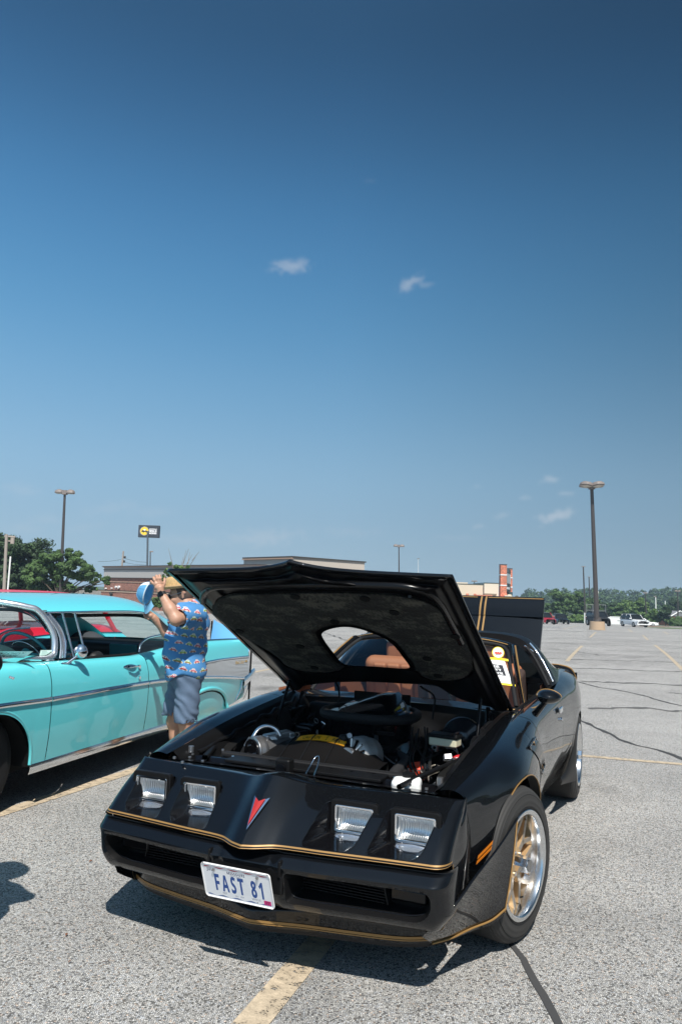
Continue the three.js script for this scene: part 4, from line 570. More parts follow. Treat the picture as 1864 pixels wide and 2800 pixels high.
// --- bumper: a lip under the stripe, two grille openings, chin
{
  const GR = (s) => ({ s, x0: 0.175, x1: 0.742 }), gy = [0.318, 0.438];
  const gSdf = (s, x, y) => { const lx = s * x - 0.4585, ly = y - 0.378, rr = lx > 0 && ly < 0 ? 0.075 : lx > 0 ? 0.03 : 0.016, qx = Math.abs(lx) - 0.2835 + rr, qy = Math.abs(ly) - 0.06 + rr; return Math.hypot(Math.max(qx, 0), Math.max(qy, 0)) + Math.min(Math.max(qx, qy), 0) - rr; };
  const sdf = (x, y) => Math.min(gSdf(1, x, y), gSdf(-1, x, y));
  const prof = curve1([[0, 0.0], [0.03, 0.014], [0.06, 0.016], [0.09, 0.004], [0.12, -0.006], [0.205, -0.033], [0.228, -0.0365], [0.255, -0.035], [0.33, -0.028], [0.75, -0.004], [0.90, 0.02], [0.96, 0.045], [1, 0.085]]), py = (w) => w < 0.1 ? lerp(0.508, 0.488, w / 0.1) : lerp(0.488, 0.268, (w - 0.1) / 0.9);
  const zb = (x) => { const a = Math.abs(x); return zStripe(Math.max(a, 0.1)) - (0) + 0.022 * sstep(0.16, 0.10, a); };
  const bAt = (U, w) => { const a = Math.abs(U), sg = U < 0 ? -1 : 1, y = py(w), dz = prof(w); const low = sstep(0.36, 0.26, y) * 0.05; if (a < 0.86) { const x = a / 0.86 * (0.735); return [sg * x, y, zb(x) + dz]; } const t = (a - 0.86) / 0.14, q = 1 - t, z0 = zb(0.735) + dz, x2 = 0.812 - low; return [sg * (q * q * 0.735 + 2 * q * t * (0.808 - low * 1.1) + t * t * x2), y + 0.0, q * q * z0 + 2 * q * t * (z0 + 0.004) + t * t * -0.66]; };
  const inv = (p) => p;
  const g = surf(420, 110, C((u, v) => { const U = u * 2 - 1; let p = bAt(U, v); const d = sdf(p[0], p[1]); if (Math.abs(d) < 0.003 && Math.abs(U) < 0.86) { const e = 1e-4, gx = (sdf(p[0] + e, p[1]) - d) / e, gy2 = (sdf(p[0], p[1] + e) - d) / e, nx = p[0] - gx * d, ny = p[1] - gy2 * d; const w = ny > 0.488 ? 0.1 : 0.1 + (0.488 - ny) / 0.22 * 0.9; p = [nx, ny, zb(nx) + prof(w)]; } return p; }), { drop: (m) => sdf(m[0], m[1]) < -0.0002 });
  const b = carP('front_bumper', g, M.blackPaint);
  for (const s of [1, -1]) {
    const loop = []; for (let i = 0; i < 120; i++) { const a = i / 120 * 6.28318, cx = 0.4585, cy = 0.378; let lo = 0, hi = 0.5; for (let k = 0; k < 28; k++) { const m = (lo + hi) / 2; if (gSdf(s, s * (cx + m * Math.cos(a)), cy + m * Math.sin(a)) < 0) lo = m; else hi = m; } loop.push([cx + lo * Math.cos(a), cy + lo * Math.sin(a)]); }
    const wf = (y) => 0.1 + (0.488 - y) / 0.22 * 0.9;
    const t = carP('grille', surf(120, 8, C((u, v) => { const p = loop[Math.round(u * 120) % 120], z0 = zb(p[0]) + prof(wf(p[1])), k = v < 0.3 ? v / 0.3 * 0.25 : 0.25 + (v - 0.3) / 0.7 * 0.75; return [s * lerp(p[0], 0.4585 + (p[0] - 0.4585) * 0.90, k), lerp(p[1], 0.384 + (p[1] - 0.378) * 0.62, k), lerp(z0, z0 + 0.10, Math.pow(v, 1.3))]; })), M.satinBlack);
    mk('grille_back', crbox(0.56, 0.1, 0.01, 0.004, s * 0.455, 0.384, -0.69), M.mattBlack, t);
    for (let i = 0; i < 7; i++) mk('grille_slat', crbox(0.36, 0.004, 0.03, 0.0015, s * 0.37, 0.352 + i * 0.0105, -0.715 - 0.01), M.satinBlack, t);
    mk('fog_lamp', [crbox(0.15, 0.052, 0.04, 0.012, s * 0.635, 0.386, -0.70)], M.gloss, t); mk('lamp_divider', crbox(0.008, 0.075, 0.05, 0.003, s * 0.552, 0.384, -0.715, 0, 0, 0.25 * s), M.satinBlack, t); mk('opening_trim', new THREE.TubeGeometry(new THREE.CatmullRomCurve3(loop.filter((_, i) => i % 3 === 0).map((p) => { const q = [0.4585 + (p[0] - 0.4585) * 0.965, 0.38 + (p[1] - 0.378) * 0.86]; return V(s * q[0], q[1], -(zb(q[0]) + 0.03)); }), true), 120, 0.0035, 6, true), M.gloss, t);
  }
  // licence plate step: a deeper block under the beak
  carP('plate_recess', [crbox(0.34, 0.10, 0.12, 0.008, 0, 0.40, -0.80), crbox(0.012, 0.06, 0.05, 0.004, 0.158, 0.45, -0.845), crbox(0.012, 0.06, 0.05, 0.004, -0.158, 0.45, -0.845)], M.satinBlack);
  const chin = new THREE.CatmullRomCurve3([[-0.70, -0.60], [-0.60, -0.655], [-0.40, -0.70], [-0.2, -0.735], [-0.06, -0.772], [0, -0.785], [0.06, -0.772], [0.2, -0.735], [0.40, -0.70], [0.60, -0.655], [0.70, -0.60]].map(([x, z]) => V(x, 0, z)), false, 'centripetal');
  const c = carP('chin_spoiler', surf(120, 8, C((u, v) => { const p = chin.getPoint(u), q = bAt(clamp((u * 2 - 1) * 0.86, -0.9, 0.9), 1), w = v < 0.3 ? 0 : (v - 0.3) / 0.7; return v < 0.3 ? [lerp(q[0], p.x * 0.99, v / 0.3), lerp(q[1], 0.252, v / 0.3), lerp(q[2], p.z - 0.01, v / 0.3)] : [p.x, lerp(0.252, 0.183, w), p.z - 0.01 + 0.012 * w]; })), M.blackPaint);
  for (const [y, r] of [[0.206, 0.005], [0.196, 0.002]]) mk('pinstripe', surf(140, 1, C((u, v) => { const p = chin.getPoint(u); return [p.x * 1.002, y + (v - 0.5) * r * 2, p.z - 0.0085 + (0.252 - y) * 0.17 * 0.9 - 0.004]; })), M.gold, c);
  mk('rubber_lip', surf(120, 2, C((u, v) => { const p = chin.getPoint(u); return [p.x * (1 - 0.02 * v), 0.184 - 0.022 * v, p.z + 0.004 + 0.012 * v]; })), M.rubber, c);
}
{ // licence plate
  const tex = canvasTex(1024, 512, (x, w, h) => {
    x.fillStyle = '#eef1f5'; x.fillRect(0, 0, w, h); const wave = (y, c, up) => { x.fillStyle = c; x.beginPath(); x.moveTo(40, y); for (let i = 40; i <= w - 40; i += 8) x.lineTo(i, y + (up ? 1 : -1) * (10 + 9 * Math.sin(i / 34))); x.lineTo(w - 40, y); x.fill(); };
    wave(34, '#b01f3c', true); wave(h - 30, '#1d4f96', false); x.fillStyle = '#dfe4ea'; for (let i = 0; i < 900; i++) { const r = hash3(i, 3, 1), a = hash3(i, 7, 2); x.fillRect(470 + 200 * r + 40 * a, 150 + 240 * a, 5, 3); }
    x.fillStyle = '#1c4c94'; x.textBaseline = 'middle'; x.textAlign = 'center'; const T = (s, X, Y, px, sx, f = 'bold') => { x.save(); x.translate(X, Y); x.scale(sx, 1); x.font = f + ' ' + px + 'px sans-serif'; x.fillText(s, 0, 0); x.restore(); };
    const B = (s, X, sx) => { T(s, X, 274, 345, sx); x.save(); x.translate(X, 274); x.scale(sx, 1); x.lineWidth = 9; x.strokeStyle = '#1c4c94'; x.font = 'bold 345px sans-serif'; x.strokeText(s, 0, 0); x.restore(); }; B('F', 205, 0.48); B('A', 330, 0.44); B('S', 452, 0.46); B('T', 568, 0.48); B('8', 756, 0.47); B('1', 872, 0.46);
    x.fillStyle = '#24365e'; T('JUL', 120, 84, 64, 0.85); T('MISSOURI', 512, 92, 56, 1.0); T('BICENTENNIAL', 512, 130, 24, 1.1, 'normal'); T('HIST', 300, 424, 40, 0.85, 'normal'); T('1821 \u2605 2021', 520, 434, 28, 0.95, 'normal'); T('VEHICLE', 770, 424, 40, 0.85, 'normal');
    x.fillStyle = '#d5227c'; x.fillRect(882, 410, 104, 66); x.fillStyle = '#3b0d24'; T('27', 934, 444, 54, 1); x.fillStyle = '#55585c'; for (const X of [186, 838]) { x.beginPath(); x.arc(X, 72, 17, 0, 7); x.fill(); } for (const X of [270, 780]) { x.beginPath(); x.arc(X, 470, 9, 0, 7); x.fill(); }
  });
  const sh = new THREE.Shape(), w = 0.1525, h = 0.0765, r = 0.012; sh.moveTo(-w + r, -h); sh.lineTo(w - r, -h); sh.absarc(w - r, -h + r, r, -Math.PI / 2, 0); sh.lineTo(w, h - r); sh.absarc(w - r, h - r, r, 0, Math.PI / 2); sh.lineTo(-w + r, h); sh.absarc(-w + r, h - r, r, Math.PI / 2, Math.PI); sh.lineTo(-w, -h + r); sh.absarc(-w + r, -h + r, r, Math.PI, Math.PI * 1.5);
  const t = new THREE.Group(); t.name = 'license_plate'; t.position.set(0, 0.380, 0.904); t.rotation.x = 0.38; CAR.add(t);
  const fg = new THREE.ShapeGeometry(sh, 6), pos = fg.attributes.position, uv = fg.attributes.uv; for (let i = 0; i < pos.count; i++) uv.setXY(i, (pos.getX(i) + w) / (2 * w), (pos.getY(i) + h) / (2 * h)); fg.translate(0, 0, 0.0035);
  mk('plate_face', fg, std(rgb(0.92, 0.92, 0.92), 0.35, 0, { map: tex }), t); const eg = new THREE.ExtrudeGeometry(sh, { depth: 0.002, bevelEnabled: true, bevelSize: 0.0015, bevelThickness: 0.001, bevelSegments: 2 }); mk('plate_sheet', eg, std(rgb(0.7, 0.7, 0.7), 0.4, 0.3), t);
  for (const x of [-0.097, 0.097]) mk('screw', cyl(0.006, 0.006, 0.006, x, 0.055, 0.006, 'z', 12), M.steel, t);
  mk('plate_rim', new THREE.TubeGeometry(new THREE.CatmullRomCurve3(sh.getPoints(5).map((p) => V(p.x, p.y, 0.004)), true, 'catmullrom', 0.1), 120, 0.0028, 6, true), M.white, t);
}
// --- wheels
const TYRE = (() => { const t = dataTex(512, 128, (i, j) => { const v = j / 128, tread = v > 0.36 && v < 0.64; const g = tread ? ((i + Math.abs(j - 64) * 0.8) % 16 < 3 || j === 52 || j === 53 || j === 75 || j === 76 ? 0 : 255) : 190 + 30 * Math.sin(j * 0.9); return [g, g, g]; }); t.repeat.set(5, 1); return std(rgb(0.028, 0.027, 0.026), 0.72, 0, { bumpMap: t, bumpScale: 0.006 }); })();
function wheel(x, z, side, turn, w = 0.27, R = 0.335) {
  const g = new THREE.Group(); g.name = 'wheel'; g.position.set(x, R, -z); g.rotation.y = turn; CAR.add(g); const s = side;
  const prof = [[0.228, -0.46], [0.236, -0.5], [0.262, -0.525], [0.295, -0.5], [0.318, -0.46], [0.329, -0.40], [0.334, -0.34], [0.335, 0], [0.334, 0.34], [0.329, 0.40], [0.318, 0.46], [0.295, 0.5], [0.262, 0.525], [0.236, 0.5], [0.228, 0.46]].map(([r, a]) => new THREE.Vector2(r * R / 0.335, a * w));
  const lathe = (pts, n = 72) => { const q = new THREE.LatheGeometry(pts, n); q.rotateZ(-Math.PI / 2 * s); return q; };
  mk('tyre', lathe(prof), TYRE, g);
  for (const rr of [0.245, 0.30]) mk('sidewall_ring', (() => { const q = new THREE.TorusGeometry(rr, 0.0016, 5, 80); q.rotateY(Math.PI / 2); q.translate(s * w * (rr < 0.27 ? 0.518 : 0.492), 0, 0); return q; })(), M.rubber, g);
  const o = w * 0.5, v2 = (r, a) => new THREE.Vector2(r, a);
  mk('rim', lathe([v2(0.236, o - 0.002), v2(0.238, o + 0.004), v2(0.232, o + 0.008), v2(0.218, o + 0.006), v2(0.212, o - 0.002), v2(0.207, o - 0.03), v2(0.204, o - 0.062), v2(0.196, o - 0.070), v2(0.192, o - 0.1), v2(0.20, -o)], 96), std(rgb(0.74, 0.75, 0.76), 0.17, 1), g);
  mk('barrel', lathe([v2(0.19, o - 0.11), v2(0.08, o - 0.13), v2(0.0, o - 0.13)], 40), std(rgb(0.05, 0.04, 0.03), 0.6), g); mk('brake_disc', cyl(0.15, 0.15, 0.02, s * (o - 0.125), 0, 0, 'x', 40), M.steel, g);
  // snowflake: eight spokes that fork into a web; gold pockets with bare metal faces
  const face = o - 0.05, N = 8, P = (r, a, d) => V(s * d, r * Math.sin(a), r * Math.cos(a));
  const strut = (r0, a0, r1, a1, wd, nm, par) => { const A = P(r0, a0, face), B = P(r1, a1, face), d = B.clone().sub(A), L = d.length(), q = new THREE.BoxGeometry(0.032, wd, L), mtx = new THREE.Matrix4(), zx = d.normalize(), xx = V(1, 0, 0), yy = zx.clone().cross(xx); mtx.makeBasis(xx, yy, zx); q.applyMatrix4(mtx); q.translate((A.x + B.x) / 2 - s * 0.018, (A.y + B.y) / 2, (A.z + B.z) / 2); const c = new THREE.BoxGeometry(0.003, wd * 0.96, L * 0.99); c.applyMatrix4(mtx); c.translate((A.x + B.x) / 2 - s * 0.0005, (A.y + B.y) / 2, (A.z + B.z) / 2); return [q, c]; };
  for (let i = 0; i < N; i++) { const a = i / N * Math.PI * 2 + 0.2, h = Math.PI / N; const parts = [strut(0.055, a, 0.118, a, 0.026), strut(0.115, a, 0.203, a + h * 0.72, 0.020), strut(0.115, a, 0.203, a - h * 0.72, 0.020), strut(0.118, a, 0.118 * 0.98, a + 2 * h, 0.016)]; const sp = mk('spoke', parts.slice(0, 3).map((p) => p[0]), M.goldWheel, g); mk('spoke_face', parts.slice(0, 3).map((p) => p[1]), std(rgb(0.42, 0.37, 0.31), 0.5, 0.7), sp);
    const pk = surf(6, 4, (u, v) => { const aa = a + h + (u - 0.5) * h * 1.7, r = lerp(0.12, 0.198, v); return P(r, aa, o - 0.088).toArray(); }); mk('pocket', pk, M.goldWheel, g); }
  mk('hub', cyl(0.06, 0.066, 0.05, s * (face - 0.02), 0, 0, 'x', 32), M.goldWheel, g);
  const cap = new THREE.CylinderGeometry(0.034, 0.040, 0.075, 6); cap.rotateZ(-Math.PI / 2 * s); cap.translate(s * (face + 0.035), 0, 0); const cm = mk('centre_cap', flat(cap), M.chrome, g); cm.geometry.computeVertexNormals(); mk('cap_face', cyl(0.024, 0.026, 0.004, s * (face + 0.0745), 0, 0, 'x', 24), std(rgb(0.3, 0.3, 0.3), 0.25, 0.9), cm);
  for (let i = 0; i < 5; i++) { const a = i * 1.2566; mk('lug_nut', cyl(0.009, 0.009, 0.03, s * (face + 0.0), 0.048 * Math.sin(a), 0.048 * Math.cos(a), 'x', 6), M.chrome, g); }
  const va = -1.95; mk('valve', bar(P(0.193, va, o - 0.06), P(0.178, va, o - 0.035), 0.004), M.rubber, g);
  return g;
}
const W1 = wheel(0.825, 0.04, 1, -0.25); const W2 = wheel(-0.80, 0.04, -1, -0.25); wheel(0.80, 2.76, 1, 0, 0.28); wheel(-0.80, 2.76, -1, 0, 0.28);
const toCreased = (g) => toCreasedNormals(g, 0.5);
// ---------- raised hood ----------
const HA = [0, 0.87, 1.03], HE = [0, 0.44484, -0.89561], HN = [0, 0.89561, 0.44484];
const HP = (a, b, o) => [a, HA[1] + HE[1] * b + HN[1] * o, HA[2] + HE[2] * b + HN[2] * o];
const hoodRear = curve1([[-0.73, -0.018], [-0.68, 0.05], [-0.60, 0.12], [-0.48, 0.18], [-0.33, 0.235], [-0.12, 0.285], [0.12, 0.305], [0.33, 0.305], [0.38, 0.2], [0.43, 0.115], [0.51, 0.053], [0.6, 0.02], [0.73, 0.0]]);
const hoodFront = (a) => 1.672 + 0.03 * (1 - Math.abs(a) / 0.72) + 0.082 * Math.exp(-Math.abs(a) / 0.13);
const polySdf = (P) => (x, y) => { let d = 1e9, ins = false; for (let i = 0, j = P.length - 1; i < P.length; j = i++) { const [ax, ay] = P[i], [bx, by] = P[j], ex = bx - ax, ey = by - ay, wx = x - ax, wy = y - ay, t = clamp((wx * ex + wy * ey) / (ex * ex + ey * ey)), qx = wx - ex * t, qy = wy - ey * t; d = Math.min(d, qx * qx + qy * qy); if ((ay > y) !== (by > y) && x < (bx - ax) * (y - ay) / (by - ay) + ax) ins = !ins; } return (ins ? -1 : 1) * Math.sqrt(d); };
const smoothPoly = (P, n) => new THREE.CatmullRomCurve3(P.map(([x, y]) => V(x, y, 0)), true, 'centripetal').getPoints(n).slice(0, n).map((p) => [p.x, p.y]);
const CUT = smoothPoly([[-0.165, 0.90], [-0.145, 0.985], [-0.06, 1.055], [0.03, 1.085], [0.10, 1.068], [0.19, 0.985], [0.225, 0.90], [0.238, 0.72], [0.236, 0.575], [0.215, 0.556], [0.03, 0.552], [-0.15, 0.545], [-0.172, 0.57], [-0.175, 0.70]], 90), cutSdf = polySdf(CUT);
const PADP = smoothPoly([[-0.665, 1.28], [-0.60, 1.37], [-0.47, 1.435], [-0.232, 1.462], [0.126, 1.495], [0.44, 1.48], [0.56, 1.42], [0.625, 1.30], [0.655, 1.126], [0.645, 0.827], [0.585, 0.55], [0.49, 0.435], [0.34, 0.40], [0.275, 0.44], [0.262, 0.52], [0.20, 0.53], [0, 0.525], [-0.16, 0.51], [-0.25, 0.43], [-0.36, 0.385], [-0.52, 0.385], [-0.585, 0.44], [-0.60, 0.606], [-0.655, 1.0]], 150), padSdf0 = polySdf(PADP);
const padSdf = (x, y) => Math.max(padSdf0(x, y) + 0.006 * (noise(x * 30, y * 30, 2) - 0.5), 0.032 - cutSdf(x, y));
const CAM_C = carRay(932, 1400)[0]; // the camera as seen from the car, to place what was measured on the hood's plane at its own depth
const HP2 = (a, b, o) => { const p = HP(a, b, 0), c = [CAM_C.x, CAM_C.y, CAM_C.z], d = p.map((v, i) => v - c[i]), h0 = HN[1] * (c[1] - HA[1]) + HN[2] * (c[2] - HA[2]), h1 = HN[1] * d[1] + HN[2] * d[2], t = (o - h0) / h1, q = c.map((v, i) => v + d[i] * t), e = Math.min(0.72 - Math.abs(a), hoodFront(a) - b), w = sstep(0.03, 0.14, e), r = HP(a, b, o); return r.map((v, i) => lerp(v, q[i], w)); };
function cutSurf(nu, nv, f, sdf, keepNeg) { // f(u, v) -> [a, b, off] in hood space
  const sg = keepNeg ? 1 : -1;
  const pt = (u, v) => { let [a, b, o] = f(u, v), d = sdf(a, b); if (Math.abs(d) < 0.006) { const e = 1e-4, gx = (sdf(a + e, b) - d) / e, gy = (sdf(a, b + e) - d) / e, m = gx * gx + gy * gy || 1; a -= gx * d / m; b -= gy * d / m; } return [a, b, typeof o === 'function' ? o(a, b) : o]; };
  return surf(nu, nv, C((u, v) => HP2(...pt(u, v))), { dropUV: (q) => sg * sdf(q[0], q[1]) > 0.0005, uv: (u, v) => pt(u, v).slice(0, 2) });
}
{
  const crown = (a, b) => 0.006 + 0.02 * (1 - Math.pow(a / 0.72, 2)) * (1 - sstep(1.2, 1.72, b));
  carP('hood', cutSurf(120, 130, (u, v) => { const a = (u * 2 - 1) * 0.722; return [a, lerp(hoodRear(a), hoodFront(a), v), crown]; }, cutSdf, false), M.blackPaint);
  // pressed inner frame: flange, channel, ribs
  const ir = 0.705, depth = (a, b) => { const e = Math.min(0.72 - Math.abs(a), hoodFront(a) - b); const flange = sstep(0.015, 0.05, e), ch = sstep(0.055, 0.10, e); return 0.004 - 0.026 * flange - 0.028 * ch + 0.020 * sstep(0.0, 0.02, -padSdf0(a, b)) - 0.012 * Math.exp(-Math.pow((e - 0.16) / 0.03, 2)) - 0.004 * Math.sin(a * 40) * sstep(1.52, 1.6, b); };
  const inner = carP('hood_inner_frame', cutSurf(150, 170, (u, v) => { const a = (u * 2 - 1) * ir; return [a, lerp(hoodRear(a) + 0.01, hoodFront(a) - 0.02, v), depth]; }, cutSdf, false), phy(rgb(0.003, 0.003, 0.0035), 0.3, 0, { specularIntensity: 0.2 }));
  const per = []; for (let i = 0; i <= 40; i++) per.push([-0.722, i / 40 * hoodFront(0.722)]); for (let i = 1; i < 80; i++) { const a = -0.722 + 1.444 * i / 80; per.push([a, hoodFront(a)]); } for (let i = 40; i >= 0; i--) per.push([0.722, i / 40 * hoodFront(0.722)]);
  carP('hood_edge', surf(160, 5, C((u, v) => { const k = u * (per.length - 1), i = Math.min(per.length - 2, Math.floor(k)), a = lerp(per[i][0], per[i + 1][0], k - i), b = lerp(per[i][1], per[i + 1][1], k - i), w = v * Math.PI, fr = 1 + 0.3 * sstep(1.55, 1.68, b), o = lerp(crown(a, b), -0.012 * fr, v), bul = 0.006 * Math.sin(w); const inw = v > 0.8 ? (v - 0.8) * 0.09 : 0; return HP(a + Math.sign(a) * (Math.abs(a) > 0.7 ? bul - inw : 0), b + (b > 1.6 && Math.abs(a) < 0.715 ? bul - inw : 0), o); })), M.blackPaint);
  carP('cutout_rim', surf(90, 3, C((u, v) => { const p = CUT[Math.round(u * 90) % 90]; return HP2(p[0], p[1], lerp(crown(p[0], p[1]), -0.05, v)); })), M.satinBlack);
  const FELT = (() => { const h = (i, j) => { const x = i / 1024 * 14, y = j / 1024 * 12, s = fbm(x * 0.8 + 2 * fbm(x * 0.4, y * 0.4, 3), y * 1.5, 1, 5), f = fbm(x * 9 - y * 4, y * 5 + x * 2, 8, 3), g = noise(x * 40, y * 40, 2); return 0.55 * s + 0.3 * f + 0.15 * g; }; const arr = new Float32Array(1024 * 1024); for (let j = 0; j < 1024; j++) for (let i = 0; i < 1024; i++) arr[j * 1024 + i] = h(i, j); const col = dataTex(1024, 1024, (i, j) => { const k = sstep(0.36, 0.66, arr[j * 1024 + i]), v = 30 + 56 * k * k; return [v * 1.0, v * 0.985, v * 0.88]; }, true), bm = dataTex(1024, 1024, (i, j) => { const v = 255 * sstep(0.25, 0.75, arr[j * 1024 + i]); return [v, v, v]; }); for (const t of [col, bm]) { t.wrapS = t.wrapT = THREE.MirroredRepeatWrapping; } return std(rgb(0.8, 0.8, 0.8), 1, 0, { map: col, bumpMap: bm, bumpScale: 0.012 }); })();
  const padOff = (a, b) => -0.040 - 0.022 * sstep(0, 0.03, -padSdf(a, b)) - 0.012 * (fbm(a * 7, b * 7, 4, 3) - 0.5);
  const pad = carP('hood_insulation', cutSurf(230, 190, (u, v) => [lerp(-0.70, 0.70, u), lerp(0.34, 1.54, v), padOff], padSdf, true), FELT);
  for (const [a, b] of [[-0.125, 1.418], [0.244, 1.422], [0.35, 1.282], [0.60, 1.049], [0.374, 0.721], [-0.015, 1.14], [-0.359, 0.782], [-0.63, 1.019], [-0.395, 0.459], [0.377, 0.475]]) { const p = HP2(a, b, padOff(a, b) - 0.004), g = new THREE.CylinderGeometry(0.024, 0.024, 0.006, 20); g.applyQuaternion(new THREE.Quaternion().setFromUnitVectors(V(0, 1, 0), V(0, HN[1], -HN[2]))); g.translate(p[0], p[1], -p[2]); mk('retainer', g, M.mattBlack, pad); }
  carP('hood_brace', tube([[-0.655, 1.40], [-0.62, 1.46], [-0.54, 1.50], [-0.20, 1.535], [0.10, 1.555], [0.30, 1.562], [0.50, 1.55], [0.575, 1.50], [0.605, 1.42], [0.615, 1.25], [0.62, 1.0]].map(([a, b]) => HP2(a, b, -0.05)), 0.018, 8, 90), phy(rgb(0.004, 0.004, 0.0045), 0.25, 0, { specularIntensity: 0.6 }));
  for (const s of [1, -1]) { carP('hood_bolt', [-1, 1].map((k) => { const p = HP(s * (0.56 + 0.04 * k), 1.60 + 0.02 * k, -0.06); return ccyl(0.012, 0.012, 0.012, p[0], p[1], p[2], 'y', 6); })[0], M.gloss);
    const h0 = [s * 0.61, 0.80, 0.86], h1 = HP(s * 0.60, 0.34, -0.05), h2 = HP(s * 0.60, 0.12, -0.04);
    const hg = carP('hood_hinge', [cbar([s * 0.61, 0.72, 0.56], h1, 0.010, 0.010, 8)], M.gloss); mk('hinge_arm', cbar([s * 0.615, 0.74, 0.80], h2, 0.013, 0.013, 8), M.gloss, hg); mk('hinge_base', crbox(0.05, 0.12, 0.22, 0.01, s * 0.625, 0.74, 0.86), M.gloss, hg); mk('hinge_spring', tube(Array.from({ length: 60 }, (_, i) => [s * 0.60 + 0.018 * Math.cos(i * 1.3), lerp(0.70, 0.80, i / 60), lerp(0.72, 0.92, i / 60) + 0.018 * Math.sin(i * 1.3)]), 0.004, 5, 240), M.satinBlack, hg);
    carP('hood_stop', [ccyl(0.014, 0.014, 0.03, s * 0.64, 0.725, -0.30, 'y', 12)], M.steel); }
  for (const [a, b] of [[-0.16, 0.27]]) for (const sx of [-1, 1]) carP('hood_seal_stay', tube([[sx * 0.30 - 0.02, 0.80, 0.85], [sx * 0.31 - 0.02, 0.92, 0.86], HP(sx * 0.27, 0.42, -0.05)], 0.006, 6, 20), M.rubber);
}
// ---------- engine bay ----------
{
  const P = onPlane;
  carP('firewall', surf(24, 10, C((u, v) => [lerp(-0.66, 0.66, u), lerp(0.86, 0.35, v), 1.05 + 0.03 * Math.sin(u * 18) * (v > 0.2 ? 1 : 0)])), M.satinBlack);
  carP('cowl_panel', surf(40, 10, C((u, v) => { const x = lerp(-0.74, 0.74, u), k = x / 0.74; return [x, 0.868 + 0.02 * v - 0.03 * k * k, lerp(1.02, 1.10 + 0.16 * k * k, v)]; })), M.blackPaint);
  carP('bay_floor', cbox(1.1, 0.03, 1.5, 0, 0.40, 0.35), M.mattBlack);
  // radiator support and seal
  const sup = carP('radiator_support', surf(60, 8, C((u, v) => { const x = lerp(-0.66, 0.66, u); const prof = [[-0.44, 0.700], [-0.40, 0.697], [-0.36, 0.690], [-0.345, 0.672], [-0.30, 0.672], [-0.285, 0.690], [-0.24, 0.690], [-0.22, 0.682], [-0.21, 0.60]], q = prof[Math.round(v * 8)]; return [x, q[1] + 0.006 * Math.cos(x * 2), q[0]]; })), M.gloss);
  for (let i = 0; i < 9; i++) { const x = -0.42 + i * 0.105; mk('bolt', ccyl(0.009, 0.009, 0.016, x, 0.70, -0.262 + 0.012 * (i % 2), 'y', 6), M.chrome, sup); }
  for (const [x, z] of [[0.60, -0.37], [0.63, -0.28], [-0.60, -0.37], [-0.63, -0.30], [-0.5, -0.41], [0.52, -0.34]]) mk('bolt', ccyl(0.008, 0.008, 0.008, x, 0.702, z, 'y', 6), M.steel, sup);
  mk('seal_strip', crbox(0.98, 0.022, 0.05, 0.008, -0.02, 0.702, -0.205), M.rubber, sup); mk('top_plate', crbox(0.80, 0.016, 0.12, 0.005, -0.02, 0.700, -0.285), M.satinBlack, sup);
  const lt = carP('hood_latch', [crbox(0.075, 0.075, 0.06, 0.012, -0.085, 0.715, -0.36)], M.satinBlack); mk('latch_lever', ccyl(0.024, 0.024, 0.03, -0.085, 0.712, -0.395, 'z', 18), M.gloss, lt);
  carP('latch_loop', tube([[0.035, 0.690, -0.40], [0.04, 0.735, -0.34], [0.05, 0.765, -0.31], [0.065, 0.768, -0.31], [0.075, 0.74, -0.34], [0.08, 0.692, -0.40]], 0.003, 6, 50), M.chrome);
  // fan shroud
  const shr = (a) => [lerp(-0.44, 0.285, a), 0.700 + 0.098 * Math.pow(Math.sin(Math.PI * clamp((a - 0.10) / 0.86)), 0.75) * (a > 0.1 && a < 0.96 ? 1 : 0)];
  const sh = carP('fan_shroud', surf(64, 10, C((u, v) => { const p = shr(u), k = Math.sin(v * Math.PI / 2); return [p[0] * lerp(1, 1, v), lerp(0.695, p[1], k) - 0.01 * (1 - k) , lerp(-0.185, 0.045, Math.pow(v, 0.8))]; })), phy(rgb(0.0055, 0.005, 0.005), 0.5, 0, { specularIntensity: 0.25 }));
  mk('shroud_rear', surf(64, 4, C((u, v) => { const p = shr(u); return [p[0], lerp(p[1], 0.5, v), 0.045 + 0.03 * v]; })), M.mattBlack, sh); for (const a of [0.3, 0.46, 0.64]) mk('shroud_rib', tube(Array.from({ length: 7 }, (_, i) => { const v = 0.1 + i / 6 * 0.85, p = shr(a), k = Math.sin(v * Math.PI / 2); return [p[0], lerp(0.695, p[1], k) - 0.01 * (1 - k) + 0.002, lerp(-0.185, 0.045, Math.pow(v, 0.8))]; }), 0.004, 5, 24), M.satinBlack, sh);
  const ft = canvasTex(1024, 128, (x, w, h) => { x.fillStyle = '#f2a91c'; x.fillRect(0, 0, w, h); x.strokeStyle = '#1c1710'; x.lineWidth = 6; x.strokeRect(6, 6, w - 12, h - 12); x.fillStyle = '#1b1610'; x.font = 'bold 84px sans-serif'; x.textBaseline = 'middle'; x.textAlign = 'center'; x.fillText('CAUTION', 300, 68); x.font = '900 110px serif'; x.fillText('!', 620, 64); x.font = 'bold 84px sans-serif'; x.fillText('FAN', 820, 68); });
  mk('caution_sticker', surf(40, 2, C((u, v) => { const a = lerp(0.34, 0.71, u), p = shr(a), vv = lerp(0.95, 0.62, v), k = Math.sin(vv * Math.PI / 2); return [p[0], lerp(0.695, p[1], k) - 0.01 * (1 - k) + 0.003, lerp(-0.185, 0.045, Math.pow(vv, 0.8)) - 0.003]; }), { uv: (u, v) => [u, 1 - v] }), std(rgb(1, 1, 1), 0.4, 0, { map: ft }), sh);
  carP('radiator', crbox(0.74, 0.28, 0.06, 0.01, -0.04, 0.54, -0.17), M.satinBlack);
